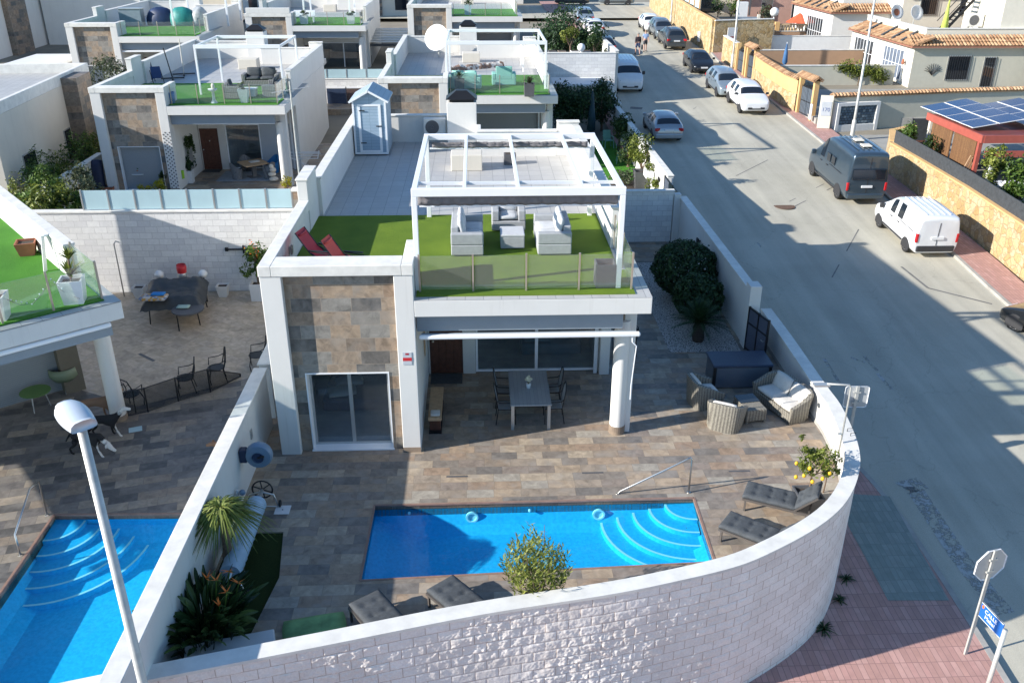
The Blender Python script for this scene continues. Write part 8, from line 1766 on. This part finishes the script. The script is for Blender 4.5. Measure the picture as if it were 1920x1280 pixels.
def solarm():
 m, nt, b = mat0('solar_cells'); co = coords(nt); sp = nd(nt, 'SeparateXYZ', [co]); c = None
 fx = mth(nt, 'FRACT', mth(nt, 'DIVIDE', sp.outputs[0], .166)); fy = mth(nt, 'FRACT', mth(nt, 'DIVIDE', sp.outputs[1], .166)); k = mth(nt, 'MAXIMUM', mth(nt, 'LESS_THAN', fx, .05), mth(nt, 'LESS_THAN', fy, .05))
 nt.links.new(mixc(nt, k, (.018,.035,.10), (.05,.08,.16)), b.inputs['Base Color']); b.inputs['Roughness'].default_value = .18; b.inputs['Specular IOR Level'].default_value = .6; return m
K['solar'] = solarm()
for ai, (ox, oy, oz) in enumerate(((-.05, .9, 2.72), (2.75, .6, 2.80))):
 for i in range(2):
  for j in range(4):
   M_ = X4((ox+.65+1.30*i, oy+.72+1.42*j, oz+.10+.21*i), ry=-.16, rz=.02)
   m = MB(); m.mbox(M_ @ Matrix.Translation((0, 0, .015)), 1.24, 1.36, .03); pn = m.build('solar_panel', K['metalw'], t); m = MB(); m.mbox(M_ @ Matrix.Translation((0, 0, .034)), 1.20, 1.32, .005); m.build('cells', K['solar'], pn)
# plants and things behind the screen
def gpos(px_, py_, z=-.2): return tuple(at(px_, py_, z))
bush('potted_tree', 'rounded light green potted tree in the side street left of the carport', 'tree', gpos(1690, 305), .75, .75, 2.5, 1000, .17, 'leafl', 130, None, 1.0, 12, .06)
bush('climber', 'dark green climber left of the bamboo screen', 'climber', gpos(1735, 318), .55, .6, 1.9, 800, .15, 'leaf', 131, None, 0, 12)
bush('leafy_plant', 'broad light green plant at the foot of the bamboo screen', 'plant', gpos(1766, 338), .6, .5, 1.0, 160, .32, 'leafl', 132, None, 0, 8)
t = thing('climbing_column', 'tall bright green climber on a white post at the front corner of the carport', 'climber', gpos(1843, 395)); m = MB(); rnd = random.Random(4); leaf_cloud(m, (0, 0, 2.4), .65, .6, .7, 900, .17, rnd, 12); leaf_cloud(m, (-.05, 0, 1.4), .5, .5, .8, 700, .16, rnd, 10); leaf_cloud(m, (0, 0, .6), .4, .4, .5, 300, .16, rnd, 8); m.build('foliage', K['leafy'], t); m = MB(); m.box(-.22, -.05, -.1, .1, 0, 2.4); m.build('post', K['potw'], t)
bush('round_tree', 'big drooping light green tree at the right edge behind the dark screen', 'tree', gpos(1893, 400), 1.15, 1.1, 2.7, 2300, .19, 'leafl', 133, None, .5, 18, .07)
t = thing('dragon_plant', 'spiky grey-green plant between the climber and the big tree', 'plant', gpos(1862, 405)); m = MB(); blades(m, (0, 0, .3), 60, 1.3, .10, random.Random(8), .3, .8, .45, 5, True); m.build('leaves', K['leafo'], t)
t = thing('wooden_poles', 'bundle of leaning wooden poles in front of the bamboo screen', 'poles', gpos(1810, 350)); m = MB()
for k in range(5): m.tube([(-.9+.18*k, -.4+.1*k, 0), (.1+.12*k, .3, 1.5-.1*k)], .025, 5)
m.build('poles', K['pine'], t)
for i, (x, y) in enumerate(((1715, 312), (1800, 375), (1845, 412), (1893, 430), (1875, 385))):
 t = thing('garden_lantern', 'small white lantern behind the dark screen, %s from the left' % ('first', 'second', 'third', 'fifth', 'fourth')[i], 'lantern', gpos(x, y), .4, 'white lanterns behind the screen'); m = MB(); m.box(-.14, .14, -.14, .14, 0, .9); m.build('pillar', K['potw'], t); m = MB(); m.add([(-.22, -.22, .9), (.22, -.22, .9), (.22, .22, .9), (-.22, .22, .9), (0, 0, 1.2)], [(3, 2, 1, 0), (0, 1, 4), (1, 2, 4), (2, 3, 4), (3, 0, 4)]); m.build('cap', K['potw'], t)
t = thing('garden_table', 'white table laid with things under the carport', 'table', gpos(1878, 372)); m = MB(); m.box(-.9, .9, -.4, .4, .72, .77); m.build('tabletop', K['potw'], t)
for sx in (-1, 1): m = MB(); m.box(sx*.8-.04, sx*.8+.04, -.35, .35, 0, .72); m.build('leg', K['char'], t)
t = thing('paddling_pool', 'strip of blue pool water behind the screen at the right edge', 'pool', gpos(1950, 425, -.1)); m = MB(); m.box(-1.2, 2, -3, 1.5, 0, .55); m.build('pool_wall', plain('blue_liner', (.02,.13,.30), .4), t, bevel=.05)
t = thing('tool_cabinet', 'dark brown garden table with red legs beside the potted tree', 'table', gpos(1712, 292)); m = MB(); m.box(-.7, .7, -.4, .4, .72, .78); m.build('tabletop', K['wood'], t)
for sx in (-1, 1): m = MB(); m.box(sx*.6-.05, sx*.6+.05, -.3, .3, 0, .72); m.build('leg', K['wood'], t)
t = thing('windbreak', 'dark upright panel behind the potted tree', 'panel', gpos(1722, 285)); m = MB(); m.box(-.7, .7, -.03, .03, 0, 1.9); m.build('panel', K['screen'], t)
m = MB(); m.box(-.74, -.7, -.05, .05, 0, 1.95); m.box(.7, .74, -.05, .05, 0, 1.95); m.build('frame', K['potg'], t)
# wall with tile capping along the side street
SC = [(21.6, 54.1), (25.0, 54.5), (29.1, 55.1), (33.4, 55.5), (42, 56.2)]
polywall('garden_wall', 'olive-cream garden wall with terracotta tile capping along the side street', SC, 1.95, .22, 'olive', tile=True)
t = thing('garage', 'white framed glass-brick garage front built out of the tile-capped wall', 'garage front', (21.9, 53.55, .1), math.radians(11)); m = MB(); m.box(0, .22, 0, .5, 0, 1.75); m.box(2.7, 2.92, 0, .5, 0, 1.75); m.box(.22, 2.7, 0, .5, 1.55, 1.75); m.box(.22, 2.7, .02, .5, 0, .42); m.build('frame', K['white'], t, bevel=.01)
m = MB(); m.box(.22, 2.7, .10, .16, .42, 1.55); m.build('glass_bricks', tilem('glass_bricks', .21, .16, 'xz', [(.07,.115,.16),(.10,.155,.20),(.05,.085,.12),(.20,.25,.28)], (.018,.02,.022), .025, off=.5, rough=.2, grain=.2), t)
t = thing('house_number_sign', 'pale wall panel with a faded blue painted number between gate and garage', 'panel', (20.85, 53.75, .35), math.radians(-14)); m = MB(); m.box(0, .72, -.08, .08, 0, 1.95); m.build('wall_body', K['creamw'], t); m = MB(); m.box(.08, .66, -.10, -.081, .75, 1.6); pp = m.build('painted_panel', plain('pale_blue_panel', (.48,.51,.54), .6), t)
lettering('170', .32, plain('blue_digits', (.10,.14,.30), .6), pp, (.37, -.105, 1.02))
# orange walls with iron gates
OW = [(20.90, 57.9), (20.58, 59.4), (20.45, 63.9), (20.50, 66.2)]
polywall('garden_wall', 'orange garden wall with stone facing and tile capping between two iron gates', OW, 2.15, .26, 'orange', tile=True, base=.55)
polywall('garden_wall', 'short tan wall left of the farthest iron gate', [(20.45, 71.3), (20.25, 74.6)], 2.1, .26, 'ostone')
def irongate(label, a, b, h, arch=True, cap=True, group=None):
 z = gz((a[1]+b[1])/2)+.1; t = thing('iron_gate', label, 'gate', (a[0], a[1], z), 0, group); d = Vector((b[0]-a[0], b[1]-a[1], 0)); L = d.length; t.rotation_euler = (0, 0, math.atan2(d.y, d.x)); m = MB(); n = 9
 for i in range(n+1): x = .08+(L-.16)*i/n; top = h-.35+(.28*math.sin(math.pi*i/n) if arch else 0); m.box(x-.016, x+.016, -.016, .016, .05, top)
 for zz in (.1, .9, h-.42): m.box(.06, L-.06, -.02, .02, zz, zz+.05)
 m.build('bars', K['black'], t); m = MB(); m.box(.07, L/2-.02, -.006, .006, .05, h-.45); m.box(L/2+.02, L-.07, -.006, .006, .05, h-.45); m.build('panel', plain('slate_gate_sheet', (.10,.125,.155), .5, var=.1), t)
 for x in (-.22, L): m = MB(); m.box(x, x+.22, -.16, .16, -.3, h+.1); m.build('pillar', K['orange'], t, bevel=.01)
 if cap:
  m = MB(); tilerun(m, (-.35, -.32, h+.16), (L+.35, -.32, h+.16), (0, .32, .26), .22, .09); tilerun(m, (-.35, .32, h+.16), (L+.35, .32, h+.16), (0, -.32, .26), .22, .09); m.build('tile_roof', K['rtile'], t); m = MB(); m.box(-.25, L+.25, -.18, .18, h+.101, h+.165); m.build('lintel', K['orange'], t)
 return t
irongate('grey iron double gate under a small tile roof, nearest of the gates', (21.1, 55.6), (20.95, 57.5), 2.2)
irongate('dark iron gate under a small tile roof, middle of the gates', (20.52, 66.6), (20.48, 68.2), 2.15)
irongate('arched grey iron gate without a roof, farthest of the gates', (20.46, 69.0), (20.46, 70.9), 2.0, True, False)
t = thing('letter_box', 'white panel on the pillar beside the nearest iron gate', 'letter box', (20.85, 55.0, 1.0)); m = MB(); m.box(-.08, .0, -.14, .14, -.4, .55); m.build('box', K['potw'], t, bevel=.02)
# far stone wall with white gate
polywall('stone_wall', 'tall tan stone wall along the far end of the street', [(20.16, 78.2), (19.85, 83), (19.8, 90), (20.2, 104), (21, 112)], 2.75, .3, 'ostone', capm='orange')
polywall('stone_wall', 'tan stone wall facing the camera with a white door', [(20.2, 78.15), (22.6, 78.6), (25.5, 79.0)], 2.7, .3, 'ostone')
t = thing('entrance_gate', 'white metal door with red lettering strip in the tan stone wall', 'door', (21.35, 78.0, 1.75), math.radians(10)); m = MB(); m.box(0, .85, -.06, .0, 0, 1.95); dd = m.build('panel', K['potw'], t); m = MB(); m.box(.08, .77, -.075, -.061, 1.05, 1.25); m.build('red_strip', plain('faded_red_strip', (.35,.10,.10), .6), dd)
t = thing('meter_box', 'small white meter box on the far stone wall', 'meter box', (19.78, 81.3, 2.2)); m = MB(); m.box(-.12, .02, -.3, .3, 0, .85); m.build('box', K['potw'], t, bevel=.02)
for i, y in enumerate((84.5, 86.6, 88.7, 90.8)):
 t = thing('frosted_screen', 'pale blue screen panel on the far stone wall, %s from the camera' % ('first', 'second', 'third', 'fourth')[i], 'screen', (20.1, y, gz(y)+2.75), 0, 'pale blue screens on the far wall'); m = MB(); m.box(-.02, .02, -.85, .85, .05, 1.05); m.build('panel', K['frost'], t); m = MB(); m.box(-.05, .05, -.98, -.86, 0, 1.2); m.build('post', K['orange'], t)
# courtyard walls behind the gates
def cwall(label, x0, x1, Y, ptop, zb, mat, th=.2, capm='cap'):
 z1 = YP(*ptop, Y).z; t = thing('garden_wall', label, 'wall', (x0, Y, zb)); m = MB(); m.box(0, x1-x0, -th/2, th/2, -.6, z1-zb-.06); m.build('wall_body', K[mat], t); m = MB(); m.box(-.03, x1-x0+.03, -th/2-.03, th/2+.03, z1-zb-.059, z1-zb); m.build('coping', K[capm], t); return t
slab('courtyard', 21.05, 60, 54.6, 120, .75, 'conc', 1.5)
cwall('grey boundary wall overgrown with ivy behind the nearest gate', 21.2, 31.0, 66.5, (1590, 122), .75, 'olive');
p = YP(1608, 165, 66.1); t = thing('ivy', 'yellow-green ivy hanging over the grey boundary wall', 'climber', (p.x, 66.2, .75)); m = MB(); rnd = random.Random(14); leaf_cloud(m, (0, 0, 1.25), 2.1, .22, .75, 1500, .17, rnd, 22); leaf_cloud(m, (1.6, -.1, .7), .8, .3, .75, 500, .17, rnd, 8); m.build('foliage', K['leafy'], t); m = MB(); m.tube([(0, 0, 0), (.1, 0, 1.2)], .04, 6); m.build('stem', K['bark'], t)
cwall('brown courtyard wall facing the camera behind the closed blue parasol', 21.5, 33.0, 74.0, (1520, 93), .75, 'brownr')
cwall('white panelled boundary wall with posts behind the brown wall', 21.5, 33.5, 79.5, (1450, 67), 1.0, 'potw')
cwall('brown terrace wall carrying the balustrade', 25.0, 35, 88.0, (1460, 58), 1.5, 'brownr')
t = thing('balustrade', 'tan stone balustrade on the brown terrace wall', 'balustrade', (24.9, 88.0, YP(1460, 58, 88.0).z)); m = MB(); n = 34
for i in range(n): x = .2+9.6*i/n; m.lathe([(.05, 0), (.10, .12), (.05, .3), (.08, .42), (.05, .5)], (x, 0, 0), 6)
m.build('balusters', plain('tan_cast_stone', (.55,.41,.24), .85), t); m = MB(); m.box(0, 10, -.14, .14, .501, .62); m.build('handrail', plain('tan_rail', (.52,.37,.22), .85), t)
for x in (0, 3.9, 9.9): m = MB(); m.box(x-.2, x+.2, -.2, .2, 0, .8); m.build('pier', K['orange'], t)
p = YP(1470, 128, 72.5); t = thing('parasol', 'closed blue and white parasol in front of the brown courtyard wall', 'parasol', (p.x, 72.5, .75)); m = MB(); m.lathe([(.1, .7), (.22, .9), (.16, 1.6), (.03, 2.3)], n=10); m.build('canopy', plain('blue_canvas', (.05,.14,.30), .8, var=.2), t, smooth=True); m = MB(); m.tube([(0, 0, 0), (0, 0, 2.4)], .03, 6); m.build('pole', K['metalw'], t); m = MB(); m.lathe([(0, .2), (.25, .15), (.28, 0)], n=12); m.build('base', K['potw'], t)
p = YP(1449, 50, 87); t = thing('globe_lamp', 'white globe lamp on a white post by the balustrade', 'lamp', (p.x, 87.0, 1.5)); zt = YP(1449, 23, 87).z-1.5; m = MB(); m.ball((0, 0, zt), .42); m.build('globe', K['potw'], t, smooth=True); m = MB(); m.tube([(0, 0, 0), (0, 0, zt-.3)], .06, 8); m.build('post', K['metalw'], t)
p = YP(1498, 40, 90); t = thing('parasol', 'open red-orange parasol behind the balustrade', 'parasol', (p.x, 90, 1.5)); z = p.z-1.5; m = MB(); m.lathe([(1.3, z-.1), (.02, z+.75)], n=8); m.build('canopy', plain('red_orange_canvas', (.60,.10,.04), .8), t); m = MB(); m.tube([(0, 0, 0), (0, 0, z+.7)], .03, 6); m.build('pole', K['metalw'], t)
p = YP(1398, 68, 86); t = thing('yard_gate', 'plain blue-grey gate panel beside the terrace wall', 'gate', (p.x-.9, 86, p.z)); m = MB(); m.box(0, 1.8, -.04, .04, 0, 1.7); m.build('panel', plain('blue_grey_gate', (.27,.32,.38), .5), t)
m = MB(); m.box(1.81, 2.05, -.1, .1, 0, 1.9); m.build('post', K['creamw'], t)
p = YP(1394, 47, 90); t = thing('pillar', 'tall white pillar above the blue-grey gate', 'pillar', (p.x-.3, 90, p.z-1.5)); m = MB(); m.box(-.5, .5, -.3, .3, 0, 3.6); m.build('shaft', K['potw'], t, bevel=.02)
# house with terracotta skirt roof
def rhouse(label, x0, x1, y0, y1, z0, ze, zt, wallm, seed, wins_w=(), wins_s=(), group='tile-roofed houses across the street', up=True):
 t = thing('house', label, 'house', (x0, y0, z0), 0, group); X, Y, H = x1-x0, y1-y0, ze-z0; m = MB(); m.box(0, X, 0, Y, -1, H); m.build('wall', K[wallm], t)
 m = MB(); tilerun(m, (-.35, Y, H-.05), (-.35, -.35, H-.05), (1.5, 0, .62), .25, .105); tilerun(m, (-.35, -.35, H-.05), (X, -.35, H-.05), (0, 1.2, .62), .25, .105); m.build('tile_roof', K['rtile'], t)
 m = MB(); m.box(-.40, -.30, -.40, Y, H-.14, H-.04); m.box(-.299, X, -.40, -.30, H-.14, H-.04); m.build('gutter', plain('red_brown_gutter', (.30,.13,.085), .6), t)
 for k in range(4):
  yy = 1.2+(Y-2)*(k+.3*math.sin(k*5+seed))/4; m = MB(); m.bar((-.25, yy, H+.12), (1.2, yy+.5, H+.75), .2, .14); m.build('ridge_tile', K['char'], t)
 m = MB(); m.box(1.1, X, 1.0, 1.22, H, zt-z0); m.box(1.1, 1.32, 1.22, Y, H, zt-z0); m.build('parapet', K[wallm], t); m = MB(); m.box(1.05, X, .95, 1.27, zt-z0+.001, zt-z0+.06); m.box(1.05, 1.37, 1.271, Y, zt-z0+.001, zt-z0+.06); m.build('coping', K['cap'], t)
 m = MB(); m.box(1.33, X, 1.23, Y, H-.1, H+.05); m.build('roof_terrace', K['conc'], t)
 for a, b, c, d, mt in wins_w:
  m = MB(); m.box(-.06, 0, a, b, c, d); f = m.build('window_frame', K['metalw'], t); m = MB(); m.box(-.075, -.061, a+.08, b-.08, c+.08, d-.08); m.build('pane', K[mt], f); m = MB()
  n = max(4, int((b-a)/.55))
  for k in range(n+1): y = a+(b-a)*k/n; m.box(-.12, -.095, y-.03, y+.03, c, d)
  for z in (c+.1, (c+d)/2, d-.1): m.box(-.125, -.09, a, b, z-.018, z+.018)
  m.build('grille', K['metalw'], f)
 for a, b, c, d, mt in wins_s:
  m = MB(); m.box(a, b, -.06, 0, c, d); f = m.build('window_frame', K['alu'], t); m = MB(); m.box(a+.07, b-.07, -.075, -.061, c+.07, d-.07); m.build('pane', K[mt], f); m = MB(); n = max(3, int((b-a)/.16))
  for k in range(n+1): x = a+(b-a)*k/n; m.box(x-.012, x+.012, -.12, -.10, c, d)
  m.build('grille', K['black'], f)
 return t
K['blindw'] = plain('white_window_blind', (.13,.16,.21), .5, var=.3, vs=2.)
H1 = rhouse('cream house with terracotta skirt roof and white window grilles behind the tile-capped wall', 31.7, 45, 65.4, 77.0, .75, 3.75, 4.75, 'creamw', 1, ((1.3, 4.8, .3, 2.55, 'blindw'), (6.8, 10.6, .35, 2.55, 'carglass')), ((2.6, 4.3, .55, 2.3, 'carglass'), (5.3, 6.2, .05, 2.2, 'carglass')))
m = MB(); m.box(.01, 13.3, -.012, -.002, -.5, 2.75); m.build('olive_wall_paint', K['olive'], H1)
t = thing('wall_ornament', 'black wrought iron tree ornament on the olive side wall', 'ornament', (33.3, 65.36, 1.9)); m = MB()
for k in range(11): a = math.pi*k/10; m.tube([(0, -.02, -.25), (.3*math.cos(a), -.02, .05+.15*math.sin(a)), (.6*math.cos(a), -.02, .1+.5*math.sin(a))], .016, 4)
m.build('ironwork', K['black'], t)
t = thing('wall_lamp', 'small red lantern on the corner of the cream house', 'lamp', (31.6, 66.4, 2.3)); m = MB(); m.lathe([(.08, 0), (.12, .1), (.08, .35), (0, .4)], (-.12, 0, 0), 8); m.build('lantern', K['terra'], t); m = MB(); m.box(-.05, .04, -.04, .04, .1, .16); m.build('bracket', K['black'], t)
p = at(1855, 150, 1.); block('house', 'tall cream stair tower at the right end of the cream house', 38.3, 42.5, 66.6, 72, .75, 9.5, 'creamw', 0, (), (('s', .0, .5, 3.6, 4.9),))
block('house', 'tan block house cut off by the top right corner of the photo', 42.6, 60, 66.0, 78, .75, 9.8, 'brownr')
t = thing('column', 'white round column under the tan corner house', 'column', (40.0, 64.2, .75)); m = MB(); m.lathe([(.22, 0), (.22, 3.2)], n=16); m.build('shaft', K['creamw'], t, smooth=True); m = MB(); m.box(-.3, .3, -.3, .3, 3.2, 3.3); m.build('capital', K['creamw'], t)
bush('potted_plants', 'green plants with a turquoise pot on the terrace at the right edge', 'plant', (42.0, 62.5, 1.4), 1.4, .8, 1.7, 700, .2, 'leaf', 140, None, 0, 12, .04, 'yellow')
block('garden_wall', 'tan terrace block at the right edge below the green plants', 40.5, 60, 58.5, 63.5, .4, 1.5, 'brownr', par=.1)
# outside stair, air conditioner on the roof terrace
t = thing('outside_stair', 'black steel outside stair rising from the roof terrace', 'stair', (35.6, 69.8, 3.8)); m = MB()
for k in range(13): m.box(.20*k, .20*k+.26, 0, .9, .25*k+.2, .25*k+.24)
m.build('treads', K['black'], t)
for y in (0, .9): m = MB(); m.bar((0, y, .1), (2.6, y, 3.35), .06, .2); m.build('stringer', K['black'], t); m = MB(); m.tube([(0, y, 1.1), (2.6, y, 4.3)], .03, 6); m.build('handrail', K['black'], t)
aircon('white air-conditioning unit under the black outside stair', (37.6, 68.9, 4.6), 0, 1.4)
t = thing('parasol', 'folded lime green parasol beside the black outside stair', 'parasol', (35.2, 68.6, 3.85)); m = MB(); m.lathe([(.05, .3), (.28, .6), (.12, 2.0), (.02, 3.0)], n=10); m.build('canopy', plain('lime_canvas', (.45,.52,.10), .8, var=.2), t, smooth=True); m = MB(); m.tube([(0, 0, 0), (0, 0, 3.1)], .03, 6); m.build('pole', K['metalw'], t)
for i, (x, y) in enumerate(((34.0, 74.5), (35.3, 73.8))):
 t = thing('satellite_dish', 'white satellite dish behind the tile roof, %s' % ('left one with a red face', 'right one')[i], 'satellite dish', (x, y, 4.3), .3, 'satellite dishes on the cream house'); m = MB(); m.lathe([(0, 0), (.35, .05), (.6, .15), (.61, .14), (.35, .02), (0, -.03)], n=20); m.v = [tuple(X4((0, 0, .9), rx=math.radians(70)) @ Vector(v)) for v in m.v]; m.build('dish', K['potw'], t, smooth=True); m = MB(); m.tube([(0, .1, 0), (0, .1, .9)], .04, 6); m.build('mast', K['galv'], t)
 if i == 0: m = MB(); m.lathe([(0, .02), (.28, .055)], n=14); m.v = [tuple(X4((0, -.02, .9), rx=math.radians(70)) @ Vector(v)) for v in m.v]; m.build('red_face', K['terra'], t)
rhouse('white house with terracotta skirt roof behind the white panelled wall', 31.8, 42, 82.0, 92.5, 1.0, 4.6, 5.6, 'white', 2, ((2.0, 6.2, .3, 2.9, 'carglass'),), ())
rhouse('white terrace house with tile roof in the row behind, at the top right', 37, 52, 80.0, 92, 1.0, 6.4, 7.6, 'creamw', 3, (), ((1.5, 3, 3.5, 4.8, 'carglass'), (5, 6, 3.5, 4.8, 'carglass')))
rhouse('white house with tile roof behind the stair tower', 43.5, 58, 84.0, 96, 1.0, 7.0, 8.4, 'white', 4, (), ((2, 3.5, 3.8, 5.2, 'carglass'),))
block('house', 'pink rendered house with dark doorway behind the balustrade', 27.5, 35, 95, 105, 1.5, 8.0, 'pinkr', 0, (), (('s', -2.0, -.9, 1.2, 4.6), ('s', 1.2, 2.4, 1.2, 4.4)))
block('house', 'cream house in the far row above the tan stone wall', 22.5, 27.3, 98, 108, 2.2, 7.0, 'creamw', 0, (), (('s', -1.2, .2, .9, 2.4),))
for i, (x, y, s) in enumerate(((23.5, 90, .9), (25.5, 92.5, 1.0), (28.5, 91.5, .8))):
 bush('garden_shrub', 'leafy shrub in the raised garden behind the far stone wall, %s' % ('left one', 'middle one', 'right one')[i], 'shrub', (x, y, 3.4-.5*i), s, s, 2.2, 420, .2, ('leaf', 'leafl', 'leafo')[i], 150+i, 'shrubs in the raised gardens', .3, 10, .06)
mm = MB(); mm.box(20.1, 27, 83, 97, 1, 3.2); tag(mm.build('raised_garden', K['earth']), kind='structure')
t = thing('awning', 'grey awning roof over the raised garden terrace', 'canopy', (25.0, 95.5, 3.2)); m = MB(); m.box(-4, 3, -1.5, 1.5, 2.4, 2.5); m.build('roof', K['alu'], t)
for x in (-3.8, 2.8): m = MB(); m.box(x-.08, x+.08, -1.4, -1.25, 0, 2.4); m.build('post', K['potg'], t)
